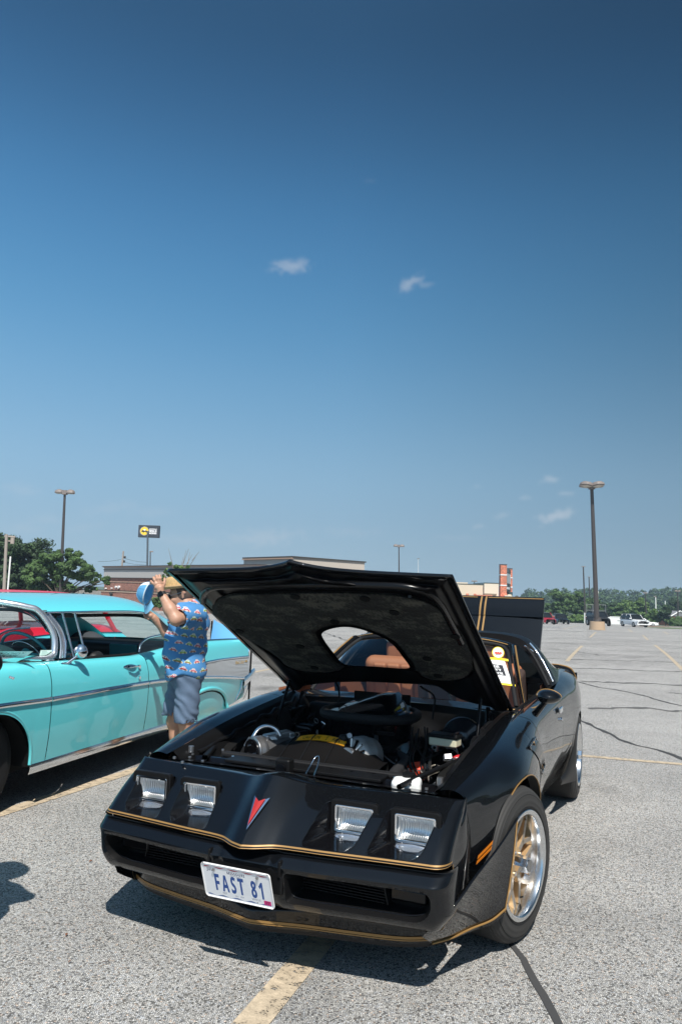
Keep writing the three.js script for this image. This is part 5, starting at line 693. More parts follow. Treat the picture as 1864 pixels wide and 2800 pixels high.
  // air compressor on the left of the picture
  { const c = P(706, 2056, 1, 0.695), t = new THREE.Group(); t.name = 'compressor'; t.position.set(c[0], c[1], -c[2]); t.rotation.y = -0.55; t.scale.setScalar(1.1); CAR.add(t);
    mk('clutch', cyl(0.062, 0.062, 0.012, 0, 0, 0.035, 'z', 36), M.gloss, t); mk('pulley', (() => { const q = new THREE.LatheGeometry([[0.05, 0.03], [0.072, 0.03], [0.074, 0.024], [0.066, 0.014], [0.074, 0.004], [0.066, -0.006], [0.074, -0.016], [0.05, -0.02]].map(([r, y]) => new THREE.Vector2(r, y)), 40); q.rotateX(Math.PI / 2); return q; })(), M.steel, t);
    for (let i = 0; i < 3; i++) mk('clutch_bolt', cyl(0.006, 0.006, 0.01, 0.034 * Math.cos(i * 2.1), 0.034 * Math.sin(i * 2.1), 0.044, 'z', 6), M.chrome, t); mk('body', cyl(0.062, 0.066, 0.13, 0, 0, -0.09, 'z', 30), std(rgb(0.16, 0.16, 0.165), 0.35, 0.7), t); mk('rear_housing', cyl(0.066, 0.062, 0.05, 0.0, 0, -0.18, 'z', 30), M.alu, t);
    for (const a of [0.5, 1.4, 2.3]) mk('mounting_ear', rbox(0.03, 0.025, 0.03, 0.006, 0.07 * Math.cos(a), 0.07 * Math.sin(a), -0.17), M.alu, t); mk('bracket', rbox(0.05, 0.03, 0.14, 0.008, 0.0, 0.068, -0.1, 0.1), M.steel, t); mk('label', box(0.03, 0.002, 0.03, 0.03, 0.0655, -0.06, 0, 0, -0.45), M.white, t);
    mk('hose_fitting', new THREE.TubeGeometry(new THREE.CatmullRomCurve3([V(0.03, 0.07, -0.10), V(0.015, 0.10, -0.085), V(-0.02, 0.112, -0.06), V(-0.055, 0.095, -0.03), V(-0.075, 0.04, 0.0)]), 30, 0.009, 10), M.alu, t); mk('hose', new THREE.TubeGeometry(new THREE.CatmullRomCurve3([V(-0.075, 0.045, 0.0), V(-0.09, -0.0, 0.02), V(-0.12, -0.05, 0.03), V(-0.16, -0.08, 0.02)]), 24, 0.014, 10), M.rubber, t); mk('crimp', bar(V(-0.07, 0.05, -0.002), V(-0.086, 0.01, 0.016), 0.0165), M.steel, t); }
  // alternator
  { const c = P(966, 2066, 1, 0.72), t = new THREE.Group(); t.name = 'alternator'; t.position.set(c[0], c[1], -c[2]); t.rotation.y = -0.25; t.rotation.x = -0.15; t.scale.setScalar(1.25); CAR.add(t);
    mk('case', (() => { const q = new THREE.LatheGeometry([[0.0, 0.012], [0.03, 0.014], [0.055, 0.01], [0.07, 0.0], [0.075, -0.02], [0.075, -0.05], [0.078, -0.055], [0.078, -0.065], [0.074, -0.07], [0.072, -0.11], [0.05, -0.13]].map(([r, y]) => new THREE.Vector2(r, y)), 40); q.rotateX(Math.PI / 2); return q; })(), std(rgb(0.34, 0.34, 0.33), 0.45, 0.6), t);
    for (let i = 0; i < 16; i++) { const a = i / 16 * 6.283; mk('vent_fin_and_shade', (() => { const q = box(0.036, 0.006, 0.012, 0.048, 0, 0.016); q.rotateZ(a); return q; })(), i % 2 ? M.mattBlack : M.alu, t); } mk('pulley', cyl(0.03, 0.03, 0.03, 0, 0, 0.035, 'z', 24), M.steel, t); mk('mount', rbox(0.035, 0.03, 0.04, 0.008, -0.05, 0.062, 0.0), M.satinBlack, t); mk('mount_bolt', bar(V(-0.06, 0.066, -0.02), V(-0.02, 0.075, 0.01), 0.011), M.steel, t); }  // every other bar is black: shade of the gaps between fins, painted in
  // shaker scoop and air cleaner
  { const t = new THREE.Group(); t.name = 'shaker_scoop'; CAR.add(t); const cx = -0.02, cz = 0.60, yb = 0.84;
    const plan = (a, k) => { const c = Math.cos(a), s = Math.sin(a), w = 0.285 * k, l = 0.235 * k; return [cx + Math.sign(c) * Math.pow(Math.abs(c), 0.75) * w, cz + Math.sign(s) * Math.pow(Math.abs(s), 0.8) * l * (s < 0 ? 1.0 : 1.1)]; };
    mk('air_cleaner', (() => { const g = surf(60, 8, C((u, v) => { const p = plan(u * 6.28319, lerp(0.83, 0.80, v)); return [p[0], lerp(0.815, 0.70, v), p[1]]; })); return g; })(), M.gloss, t); mk('cleaner_rim', tube(Array.from({ length: 48 }, (_, i) => { const p = plan(i / 48 * 6.28319, 0.84); return [p[0], 0.816, p[1]]; }), 0.004, 6, 160, true), M.steel, t);
    mk('rubber_seal', surf(72, 14, C((u, v) => { const a = v * 6.28319, p = plan(u * 6.28319, 0.93 + 0.09 * Math.cos(a)); return [p[0], yb + 0.028 * Math.sin(a), p[1]]; })), M.rubber, t);
    mk('base_plate', surf(60, 6, C((u, v) => { const p = plan(u * 6.28319, 0.92 * (1 - v)); return [p[0], yb + 0.012 + 0.012 * v, p[1]]; })), M.gloss, t);
    // scoop: low front rising to an open rear, flat sloping top
    const prof = curve1([[0.40, 0.852], [0.44, 0.868], [0.52, 0.905], [0.62, 0.935], [0.72, 0.948], [0.80, 0.950]]), hw = curve1([[0.40, 0.12], [0.48, 0.165], [0.6, 0.19], [0.8, 0.20]]);
    const xs = [[-1, 0], [-0.98, 0.12], [-0.86, 0.36], [0.22, 1.0], [0.52, 1], [0.64, 0.86], [0.97, 0.12], [1, 0]];
    mk('scoop', toCreased(surf(36, 7, C((u, v) => { const z = lerp(0.385, 0.80, u), q = xs[Math.round(v * 7)], k = sstep(-0.02, 0.16, u); return [cx + q[0] * hw(z) * (0.8 + 0.2 * k), 0.846 + (prof(z) - 0.846) * q[1], z]; }))), M.blackPaint, t); mk('scoop_mouth', crbox(0.36, 0.085, 0.01, 0.004, cx, 0.895, 0.795), M.mattBlack, t);
    const st = canvasTex(512, 160, (x, w, h) => { x.fillStyle = '#0a0b0d'; x.fillRect(0, 0, w, h); x.save(); x.transform(1, 0, -0.25, 1, 30, 0); x.fillStyle = '#e8d14a'; x.font = 'bold 78px sans-serif'; x.textBaseline = 'middle'; x.fillText('TURBO', 30, 58); x.fillStyle = '#e9edf2'; x.fillRect(270, 18, 150, 78); x.fillStyle = '#2c6fb5'; x.fillRect(120, 108, 200, 34); x.fillStyle = '#e8d14a'; x.fillRect(330, 106, 60, 36); x.restore(); });
    mk('scoop_decal', surf(10, 4, C((u, v) => { const z = lerp(0.50, 0.66, u), yy = lerp(prof(z) - 0.018, 0.866, v), k = (yy - 0.846) / (prof(z) - 0.846), s = Math.pow(clamp(k), 2), c = Math.sqrt(Math.max(0, 1 - s * s)); return [cx + Math.pow(c, 0.42) * hw(z) + 0.004, yy + 0.002, z]; }), { uv: (u, v) => [u, 1 - v] }), std(rgb(1, 1, 1), 0.3, 0, { map: st }), t);
    mk('wing_nut_rod', tube([[-0.235, 0.79, 0.40], [-0.235, 0.80, 0.395], [-0.215, 0.79, 0.39], [-0.235, 0.765, 0.40]], 0.006, 6, 20), M.chrome, t); }
  // master cylinder, booster
  { const t = carP('brake_booster', (() => { const q = new THREE.LatheGeometry([[0, 0], [0.05, 0], [0.06, -0.02], [0.12, -0.05], [0.128, -0.075], [0.12, -0.10], [0.10, -0.14], [0, -0.15]].map(([r, y]) => new THREE.Vector2(r, y)), 40); q.rotateX(Math.PI / 2); q.translate(0.46, 0.70, -0.80); return q; })(), phy(rgb(0.012, 0.014, 0.018), 0.25, 0, { clearcoat: 0.5 }));
    const c = P(1216, 2024, 1, 0.765); mk('reservoir', crbox(0.155, 0.042, 0.085, 0.008, c[0], c[1] - 0.006, c[2], 0, -0.1, 0), M.cream, t); mk('reservoir_cap', crbox(0.165, 0.02, 0.095, 0.007, c[0], c[1] + 0.025, c[2], 0, -0.1, 0), M.satinBlack, t); mk('cap_rib', crbox(0.02, 0.008, 0.1, 0.003, c[0] + 0.06, c[1] + 0.037, c[2]), M.gloss, t);
    const d = P(1190, 2042, 1, 0.71); mk('valve_body', [crbox(0.04, 0.05, 0.045, 0.008, d[0], d[1], d[2]), ccyl(0.019, 0.019, 0.10, d[0] + 0.05, d[1] + 0.012, d[2] + 0.03, 'x', 16)], M.alu, t); mk('bore', ccyl(0.008, 0.008, 0.004, d[0], d[1], d[2] - 0.024, 'z', 12), M.mattBlack, t); mk('line_nut', ccyl(0.009, 0.009, 0.02, d[0] + 0.06, d[1] + 0.02, d[2] - 0.01, 'x', 6), std(rgb(0.05, 0.15, 0.5), 0.4, 0.5), t);
    for (const k of [0, 1]) mk('brake_line', tube([[d[0] + 0.06, d[1] + 0.02 - k * 0.02, d[2]], [d[0] + 0.10, d[1] + 0.03 - k * 0.03, d[2] - 0.01], [d[0] + 0.13, d[1] - 0.02, d[2] - 0.02], [d[0] + 0.12, d[1] - 0.09, d[2] + 0.02]], 0.004, 6, 30), M.steel, t); }
  { const W = (pts, y, r, m, n, nm = 'wire') => carP(nm, tube(pts.map(([a, b, dy]) => P(a, b, 1, y + (dy || 0))), r, 7, n || 40), m);
    W([[1157, 2092], [1150, 2108], [1162, 2118], [1195, 2112], [1206, 2098], [1188, 2092], [1175, 2102], [1195, 2108], [1172, 2122], [1172, 2138]], 0.66, 0.0035, std(rgb(0.65, 0.6, 0.5), 0.3, 0.7), 120, 'wire_loop');
    W([[1010, 2040], [1050, 2052], [1092, 2066], [1108, 2082], [1090, 2102], [1076, 2120], [1078, 2140], [1090, 2158]], 0.67, 0.028, std(rgb(0.02, 0.02, 0.022), 0.6), 60, 'radiator_hose'); W([[1100, 1930, 0.12], [1108, 2000, 0.04], [1026, 2005, 0.1]], 0.7, 0.010, M.rubber, 30, 'heater_hose'); W([[1028, 2012, 0.08], [1030, 2060, 0.03], [1037, 2095, 0.0]], 0.68, 0.011, std(rgb(0.045, 0.045, 0.048), 0.5), 24, 'braided_hose');
    for (let i = 0; i < 9; i++) { const r = rng(100 + i), x0 = 1120 + i * 8; W([[x0, 1985 + 30 * r(), 0.05], [x0 + 10 - 20 * r(), 2040, 0.02 * r()], [x0 + 18 - 36 * r(), 2090, 0], [1130 + i * 6, 2130, -0.04]], 0.68, 0.005, i % 3 ? M.rubber : M.satinBlack, 30, 'ignition_wire'); }
    W([[1090, 2152], [1130, 2132], [1190, 2105], [1250, 2080], [1290, 2052]], 0.715, 0.012, M.satinBlack, 40, 'support_rod'); W([[1080, 2125], [1120, 2100], [1160, 2078], [1200, 2060]], 0.66, 0.008, M.rubber, 30, 'wiring_loom'); W([[1230, 2060], [1262, 2048], [1280, 2068], [1272, 2092]], 0.67, 0.006, M.rubber, 30, 'wiring_loom'); W([[1210, 2110], [1240, 2122], [1262, 2110], [1282, 2090]], 0.64, 0.006, M.rubber, 30, 'wiring_loom');
    W([[470, 2080], [520, 2062], [570, 2040], [620, 2020], [680, 2000]], 0.69, 0.012, M.satinBlack, 40, 'support_rod'); W([[560, 2072], [590, 2040], [640, 2002], [656, 1990]], 0.70, 0.016, M.satinBlack, 30, 'fender_brace'); W([[640, 2078], [690, 2064], [740, 2050]], 0.66, 0.013, M.rubber, 30, 'hose');
    W([[806, 2024, 0.02], [808, 2004, 0.06], [818, 2006, 0.06], [812, 2022, 0.03]], 0.70, 0.004, std(rgb(0.25, 0.17, 0.12), 0.5, 0.6), 30, 'dipstick');
    const bt = P(1112, 2140, 1, 0.70), bo = carP('washer_bottle', crbox(0.13, 0.10, 0.10, 0.02, bt[0], bt[1] - 0.03, bt[2], 0, 0.2, 0.05), phy(rgb(0.78, 0.79, 0.78), 0.4, 0, {})); mk('filler_cap', ccyl(0.03, 0.03, 0.015, bt[0] - 0.0, bt[1] + 0.027, bt[2] + 0.03, 'y', 20), M.satinBlack, bo);
    const rp = P(1132, 2110, 1, 0.64); carP('orange_engine_cover', [crbox(0.09, 0.07, 0.09, 0.012, rp[0], rp[1], rp[2], 0.2, 0.5, 0)], M.orange); const r2 = P(1252, 2072, 1, 0.68); carP('red_terminal_cover', crbox(0.062, 0.025, 0.04, 0.008, r2[0], r2[1], r2[2], 0, 0.4, 0.2), std(rgb(0.7, 0.02, 0.03), 0.5)); const r3 = P(1216, 2096, 1, 0.64); carP('red_terminal_cover', crbox(0.03, 0.018, 0.025, 0.006, r3[0], r3[1], r3[2]), std(rgb(0.7, 0.02, 0.03), 0.5));
    const cn = P(1066, 2078, 1, 0.66); carP('chrome_tube', cbar([cn[0] - 0.05, cn[1] + 0.02, cn[2] + 0.03], [cn[0] + 0.03, cn[1] - 0.01, cn[2] - 0.02], 0.02), M.chrome); const ch = P(1062, 2142, 1, 0.66); carP('radiator_neck', ccyl(0.034, 0.038, 0.05, ch[0], ch[1] - 0.01, ch[2], 'z', 24), M.chrome); const c2 = P(622, 2072, 1, 0.685); carP('chrome_bracket', [crbox(0.05, 0.016, 0.06, 0.006, c2[0], c2[1], c2[2], 0.3, 0.5, 0.2)], M.chrome); for (const [x, y] of [[500, 2072], [478, 2060], [610, 2040], [1308, 2018], [1288, 1990], [1298, 2048]]) { const q = P(x, y, 1, 0.735); carP('fender_bolt', ccyl(0.008, 0.008, 0.010, q[0], q[1] - 0.02, q[2], 'y', 6), M.steel); }
    const rc = rng(909); for (let i = 0; i < 46; i++) { const side = rc() < 0.6 ? 1 : -1, x = side * (0.40 + 0.22 * rc()), z = -0.22 + 1.1 * rc(), y = 0.60 + 0.11 * rc() + 0.05 * z; if (i % 3 === 0) carP('hose_clamp', (() => { const g = new THREE.TorusGeometry(0.016, 0.003, 6, 18); g.rotateX(rc() * 3); g.rotateY(rc() * 3); g.translate(x, y, -z); return g; })(), M.steel); else if (i % 3 === 1) carP('connector', crbox(0.02 + 0.03 * rc(), 0.016, 0.02 + 0.02 * rc(), 0.004, x, y, z, rc(), rc() * 3, rc()), [M.gloss, M.aluRough, M.satinBlack, M.steel][Math.floor(rc() * 4)]); else carP('vacuum_line', tube([[x, y, z], [x - side * 0.06 * rc(), y + 0.03 * rc(), z + 0.12 * rc()], [x - side * 0.12 * rc(), y - 0.02, z + 0.22 * rc()]], 0.0045, 6, 16), [M.rubber, M.gloss, M.steel][Math.floor(rc() * 3)]); }
    // valve covers and intake, dark
    for (const s of [-1, 1]) carP('valve_cover', crbox(0.13, 0.07, 0.5, 0.02, s * 0.21, 0.66, 0.46, 0, 0, -s * 0.5), M.gloss); carP('intake', crbox(0.28, 0.1, 0.5, 0.02, 0, 0.64, 0.5), M.satinBlack); carP('heater_box', crbox(0.4, 0.2, 0.1, 0.02, -0.38, 0.72, 1.0), M.satinBlack); carP('washer_jar', crbox(0.14, 0.16, 0.18, 0.03, -0.5, 0.64, 0.78), M.gloss); carP('fender_wiring', tube(Array.from({ length: 16 }, (_, i) => [-0.63 + 0.01 * Math.sin(i * 2), 0.70 + i * 0.0095 + 0.006 * Math.sin(i * 3), -0.25 + i * 0.075]), 0.013, 6, 90), M.satinBlack); carP('fender_wiring', tube(Array.from({ length: 16 }, (_, i) => [0.635 + 0.01 * Math.sin(i * 2), 0.70 + i * 0.0095 + 0.006 * Math.sin(i * 3), -0.25 + i * 0.075]), 0.011, 6, 90), M.satinBlack); }
}
// ---------- cabin ----------
const WS = (u, v) => { const b = [0.715 * u, 0.892 - 0.034 * u * u, 1.10 + 0.17 * u * u], t = [0.565 * u, 1.238 - 0.045 * u * u * u * u, 1.64 + 0.13 * u * u], k = 0.03 * Math.sin(Math.PI * v); return [lerp(b[0], t[0], v), lerp(b[1], t[1], v) + k * 0.6, lerp(b[2], t[2], v) - k]; };
{
  carP('windshield', surf(48, 20, C((u, v) => WS(u * 2 - 1, v))), M.glass);
  const edge = [[-1, 0], [-1, 0.25], [-1, 0.5], [-1, 0.75], [-0.985, 0.93], [-0.93, 1], [-0.6, 1], [0, 1], [0.6, 1], [0.93, 1], [0.985, 0.93], [1, 0.75], [1, 0.5], [1, 0.25], [1, 0]];
  carP('windshield_seal', tube(edge.map(([u, v]) => WS(u * 0.985, v * 0.985)), 0.014, 7, 160), M.rubber);
  for (const s of [1, -1]) { const pl = carP('windshield_pillar', surf(24, 8, C((u, v) => { const p = WS(s, u), a = v * Math.PI; return [p[0] + s * (0.018 + 0.024 * Math.cos(a)) + s * 0.01, p[1] + 0.004 + 0.022 * Math.sin(a), p[2] + 0.025 - 0.03 * Math.cos(a)]; })), M.blackPaint); mk('pinstripe', tube([0, 0.2, 0.4, 0.6, 0.8, 0.96].map((u) => { const p = WS(s, u); return [p[0] + s * 0.038, p[1] + 0.024, p[2] + 0.02]; }), 0.0065, 6, 50), M.gold, pl); }
  carP('roof_header', surf(48, 8, C((u, v) => { const U = u * 2 - 1, p = WS(U, 1); return [p[0] * (1 + 0.03 * v), p[1] + 0.014 + 0.022 * Math.sin(v * 1.9) - 0.012 * v, p[2] - 0.012 + 0.13 * v * (1 - 0.55 * Math.pow(Math.abs(U), 4))]; })), M.blackPaint); carP('header_pinstripe', tube(Array.from({ length: 25 }, (_, i) => { const U = (i / 12 - 1) * 0.99, p = WS(U, 1); return [p[0], p[1] + 0.018, p[2] - 0.012]; }), 0.004, 5, 100), M.gold);
  const arcP = new THREE.CatmullRomCurve3([[0, 1.278], [0.30, 1.274], [0.50, 1.262], [0.605, 1.234], [0.685, 1.165], [0.765, 1.05], [0.835, 0.93]].map(([x, y]) => V(x, y, 0)), false, 'centripetal');
  const rearP = new THREE.CatmullRomCurve3([[0, 0.985], [0.25, 0.984], [0.45, 0.98], [0.60, 0.972], [0.68, 0.962], [0.74, 0.955], [0.79, 0.945]].map(([x, y]) => V(x, y, 0)), false, 'centripetal');
  const hoop = (u, z0, z1, v, off = 0) => { const a = Math.abs(u), p = arcP.getPoint(a), lean = -0.16 * Math.pow(a, 2.5); return [Math.sign(u) * (p.x + off), p.y + off * 0.5, lerp(z0, z1, v) + lean]; };
  carP('roof_hoop', surf(80, 8, C((u, v) => { const U = u * 2 - 1; return hoop(U, 2.12, 2.40, v, 0.012 * Math.sin(v * Math.PI)); })), M.satinBlack); carP('hoop_face', surf(80, 4, C((u, v) => { const U = u * 2 - 1, p = hoop(U, 2.12, 2.4, 0), k = 0.93 - 0.02 * v; return [p[0] * lerp(1, 0.955, v), lerp(p[1], p[1] - 0.045, v), p[2] + 0.012 * v]; })), M.rubber);
  carP('roof_bar', [crbox(0.13, 0.03, 0.48, 0.012, 0, 1.256, 1.93)], M.blackPaint);
  const sail = (U, v) => { const a = Math.abs(U), p = arcP.getPoint(a), q = rearP.getPoint(a), w = v * v * (3 - 2 * v) * 0.35 + v * 0.65, zz = lerp(2.40 - 0.16 * Math.pow(a, 2.5), 3.22, v); return [Math.sign(U) * lerp(p.x, q.x, w), lerp(p.y, q.y, w), zz]; };
  carP('rear_window', surf(40, 16, C((u, v) => sail((u * 2 - 1) * 0.56, v))), phy(rgb(0.5, 0.56, 0.56), 0.0, 0, { transmission: 1, thickness: 0 }));
  for (const s of [1, -1]) { const sl = carP('sail_panel', surf(24, 24, C((u, v) => sail(s * lerp(0.56, 1, u), v))), M.blackPaint); mk('window_molding', tube([0.58, 0.68, 0.78, 0.88, 0.97].map((a) => { const p = hoop(s * a, 2.12, 2.4, 0.12, 0.012); return p; }), 0.009, 7, 50), M.chrome, sl); mk('latch_plate', (() => { const p = hoop(s * 0.60, 2.12, 2.4, -0.06, 0.004); return crbox(0.075, 0.012, 0.02, 0.004, p[0], p[1] - 0.022, p[2] - 0.004, 0, 0, -s * 0.55); })(), M.chrome, sl); mk('quarter_seal', tube([0.60, 0.7, 0.8, 0.9, 0.98].map((a) => { const p = hoop(s * a, 2.12, 2.4, -0.12); return [p[0] - s * 0.012, p[1] - 0.01, p[2]]; }), 0.013, 7, 40), M.rubber, sl); }
  carP('rear_shelf', surf(8, 4, C((u, v) => [lerp(-0.74, 0.74, u), 0.90 + 0.082 * v, lerp(2.78, 3.235, v)])), M.mattBlack); for (const s of [1, -1]) carP('quarter_trim', surf(8, 6, C((u, v) => [s * lerp(0.76, 0.70, u), lerp(0.93, 0.45, v), lerp(1.92, 2.9, u)])), M.tanDark);
  carP('rear_deck', surf(20, 6, C((u, v) => [lerp(-0.72, 0.72, u), 0.60 + 0.0 * v, lerp(3.2, 3.7, v)])), M.mattBlack); carP('tail_panel', surf(30, 8, C((u, v) => [lerp(-0.84, 0.84, u), lerp(0.885, 0.40, v), 3.74 - 0.02 * Math.cos(v * 3)])), M.blackPaint);
  // rear lid, raised, with spoiler along its free edge
  const LD = (x, t, o = 0) => [x, lerp(0.975, 1.535, t) + o * 0.58, lerp(3.24, 3.60, t) - o * 0.82];
  const lid = carP('rear_lid', surf(40, 20, C((u, v) => { const x = lerp(-0.565, 0.565, u); return LD(x, v, 0.02 * (1 - Math.pow(x / 0.565, 2)) * 0.6); })), M.blackPaint); mk('lid_underside', surf(10, 6, C((u, v) => LD(lerp(-0.55, 0.55, u), v, -0.03))), M.mattBlack, lid); mk('lid_edge', [surf(20, 2, C((u, v) => LD(0.565, u, 0.003 - 0.033 * v))), surf(20, 2, C((u, v) => LD(-0.565, u, 0.003 - 0.033 * v)))][0], M.blackPaint, lid); mk('lid_spoiler', surf(40, 6, C((u, v) => { const x = lerp(-0.567, 0.567, u), t = lerp(0.70, 1.01, v); return LD(x, t, 0.016 + 0.02 * Math.sin(v * 2.6) + 0.004); })), M.blackPaint, lid);
  for (const x of [-0.022, 0.022]) { mk('lid_stripe', surf(2, 16, C((u, v) => { const X = x + 0.011 + (u - 0.5) * 0.016; return LD(X, lerp(0.02, 0.70, v), 0.0165); })), M.gold, lid); mk('spoiler_stripe', surf(2, 10, C((u, v) => { const X = x + 0.011 + (u - 0.5) * 0.016, vv = v; return LD(X, lerp(0.70, 1.0, vv), 0.016 + 0.02 * Math.sin(vv * 2.6) + 0.0065); })), M.gold, lid); } for (const s of [1, -1]) mk('top_stripe', surf(20, 1, C((u, v) => { const x = s * lerp(0.05, 0.56, u), t = 0.975 + 0.012 * v, vv = (t - 0.70) / 0.31; return LD(x, t, 0.016 + 0.02 * Math.sin(vv * 2.6) + 0.0065); })), M.gold, lid);
  for (const s of [1, -1]) { const sp = carP('spoiler_end', surf(24, 10, C((u, v) => { const c = new THREE.CatmullRomCurve3([[0.58, 0.945], [0.70, 0.94], [0.785, 0.915], [0.825, 0.85], [0.845, 0.73]].map(([x, y]) => V(x, y, 0)), false, 'centripetal').getPoint(u), a = v * Math.PI; return [s * (c.x - 0.02 * (1 - Math.sin(a)) * u), c.y - 0.075 * (1 - Math.pow(Math.sin(a), 0.6)) * (1 - 0.6 * u), 3.74 - 0.09 * Math.cos(a) * (1 - 0.2 * u)]; })), M.blackPaint); mk('pinstripe', tube([[0.58, 0.946], [0.70, 0.941], [0.785, 0.917], [0.826, 0.852], [0.845, 0.74]].map(([x, y]) => [s * x, y + 0.002, 3.725]), 0.006, 6, 50), M.gold, sp); }
  // door mirror
  for (const s of [1]) { const c = onPlane(1500, 1905, 0, 0.955), t = carP('door_mirror', surf(28, 18, C((u, v) => { const a = u * 6.28319, th = v * Math.PI / 2, r = Math.sin(th), d = Math.cos(th); return [s * c[0] + 0.068 * r * Math.cos(a), c[1] + 0.040 * r * Math.sin(a) * (1 - 0.15 * Math.cos(a)), c[2] - 0.085 * d]; })), M.blackPaint); mk('mirror_glass', (() => { const q = new THREE.CircleGeometry(1, 32); q.scale(0.064, 0.037, 1); q.translate(s * c[0], c[1], -(c[2] - 0.002)); return q; })(), M.chrome, t); mk('mirror_stalk', cbar([s * (c[0] - 0.02), c[1] - 0.03, c[2] - 0.02], [s * 0.875, c[1] - 0.105, c[2] + 0.02], 0.016, 0.022, 10), M.blackPaint, t); mk('pinstripe', tube(Array.from({ length: 13 }, (_, i) => { const a = Math.PI * (0.02 + i / 12 * 0.96); return [s * c[0] + 0.069 * Math.cos(a), c[1] + 0.041 * Math.sin(a) * (1 - 0.15 * Math.cos(a)), c[2] - 0.003]; }), 0.0028, 5, 40), M.gold, t); }
  carP('cowl_pinstripe', tube([[1330 + 50, 1940.5], [1425, 1941], [1450, 1938], [1475, 1929]].map(([x, y], i) => onPlane(x, y, 1, 0.868 + 0.004 * i)), 0.006, 6, 40), M.gold);
  // inside
  carP('dashboard', surf(30, 12, C((u, v) => { const x = lerp(-0.72, 0.72, u), a = v * 2.2; return [x, 0.845 - 0.12 * Math.pow(v, 3) + 0.012 * Math.sin(a), 1.16 + 0.36 * v + 0.06 * Math.pow(x, 2)]; })), std(rgb(0.03, 0.05, 0.06), 0.5)); carP('cabin_floor', cbox(1.4, 0.04, 1.9, 0, 0.32, 2.1), M.mattBlack);
  for (const s of [1, -1]) { const b = s * 0.36, st = carP('seat_back', crbox(0.50, 0.52, 0.15, 0.06, b, 0.80, 2.13, 0.22, 0, 0), M.tan); for (const dx of [-0.11, 0, 0.11]) mk('seat_rib', crbox(0.10, 0.42, 0.04, 0.018, b + dx, 0.80, 2.05, 0.22, 0, 0), M.tan, st); mk('side_bolster', [crbox(0.07, 0.46, 0.16, 0.03, b + 0.24, 0.79, 2.06, 0.22, 0, 0)], std(rgb(0.05, 0.03, 0.025), 0.7), st); mk('headrest', crbox(0.27, 0.17, 0.10, 0.045, b, 1.09, 2.24, 0.15, 0, 0), M.tan, st); mk('seat_cushion', crbox(0.5, 0.16, 0.52, 0.06, b, 0.52, 1.86), M.tan, st); }
  carP('centre_console', crbox(0.2, 0.22, 1.0, 0.03, 0, 0.55, 1.85), M.satinBlack); carP('rear_seat', crbox(1.1, 0.4, 0.14, 0.05, 0, 0.68, 2.72, 0.25, 0, 0), M.tanDark);
  const sw = new THREE.Group(); sw.name = 'steering_wheel'; sw.position.set(0.36, 0.86, -1.66); sw.rotation.x = 0.35; CAR.add(sw); mk('wheel_rim', new THREE.TorusGeometry(0.185, 0.014, 10, 48), M.rubber, sw); mk('spokes', [bar(V(-0.18, 0, 0), V(0.18, 0, 0), 0.014), bar(V(0, 0, 0), V(0, -0.18, 0), 0.014)][0], M.alu, sw); mk('horn_pad', cyl(0.05, 0.05, 0.03, 0, 0, 0.0, 'z', 20), M.satinBlack, sw);
  carP('rear_view_mirror', crbox(0.24, 0.06, 0.03, 0.012, 0.0, 1.15, 1.72), M.satinBlack); carP('door_lever', tube([[0.77, 0.80, 1.42], [0.775, 0.84, 1.40], [0.77, 0.86, 1.44], [0.77, 0.82, 1.50]], 0.006, 6, 30), M.chrome);
  // paper sign and round sticker on the glass
  const find = (px, py) => { let best = 1e9, r = [0, 0]; for (const st of [[0.04, 0, 0, 1], [0.002, 0, 0, 0.05]]) { const [h, , , w] = st, c0 = r.slice(); for (let u = Math.max(-1, c0[0] - (w === 1 ? 1 : w)); u <= (w === 1 ? 1 : c0[0] + w); u += h) for (let v = w === 1 ? 0 : c0[1] - w; v <= (w === 1 ? 1 : c0[1] + w); v += h) { const p = WS(u, v), q = V(p[0], p[1], -p[2]).applyMatrix4(CAR.matrixWorld), d = dirAt(px, py).normalize(), o = q.sub(V(0, CAMH, 0)).normalize(), e = 1 - o.dot(d); if (e < best) { best = e; r = [u, v]; } } } return r; };
  const on = (cs, lift, nu = 12, nv = 12) => { const q = cs.map(([x, y]) => find(x, y)); return surf(nu, nv, C((u, v) => { const a = [0, 1].map((k) => lerp(lerp(q[0][k], q[1][k], u), lerp(q[3][k], q[2][k], u), v)), p = WS(a[0], a[1]); return [p[0], p[1] + lift * 0.5, p[2] - lift]; }), { uv: (u, v) => [u, 1 - v] }); };
  const tx = canvasTex(512, 640, (x, w, h) => { x.fillStyle = '#fbfbfb'; x.fillRect(0, 0, w, h); x.fillStyle = '#2a2d33'; x.fillRect(60, 150, 380, 300); x.fillStyle = '#fff'; x.font = '900 76px serif'; x.textAlign = 'center'; x.textBaseline = 'middle'; x.fillText('LOOK', 250, 205); x.font = '900 76px serif'; x.fillText("DON'T", 250, 300); x.fillText('TOUCH', 250, 395); x.fillStyle = '#fff'; x.fillRect(170, 240, 160, 6); x.fillStyle = '#3a3d44'; x.font = '30px sans-serif'; x.fillText('CARS', 330, 80); });
  const pp = carP('paper_sign', on([[1310, 1800], [1379, 1808], [1401, 1871], [1330, 1864]], 0.006), std(rgb(0.85, 0.85, 0.85), 0.6, 0, { map: tx })); const tape = std(rgb(0.85, 0.66, 0.05), 0.4); mk('tape_strip', on([[1305, 1798], [1392, 1804.5], [1391, 1810], [1305, 1803]], 0.010, 10, 1), tape, pp); mk('tape_strip', on([[1325, 1863], [1412, 1873], [1411, 1878.5], [1325, 1869]], 0.010, 10, 1), tape, pp);
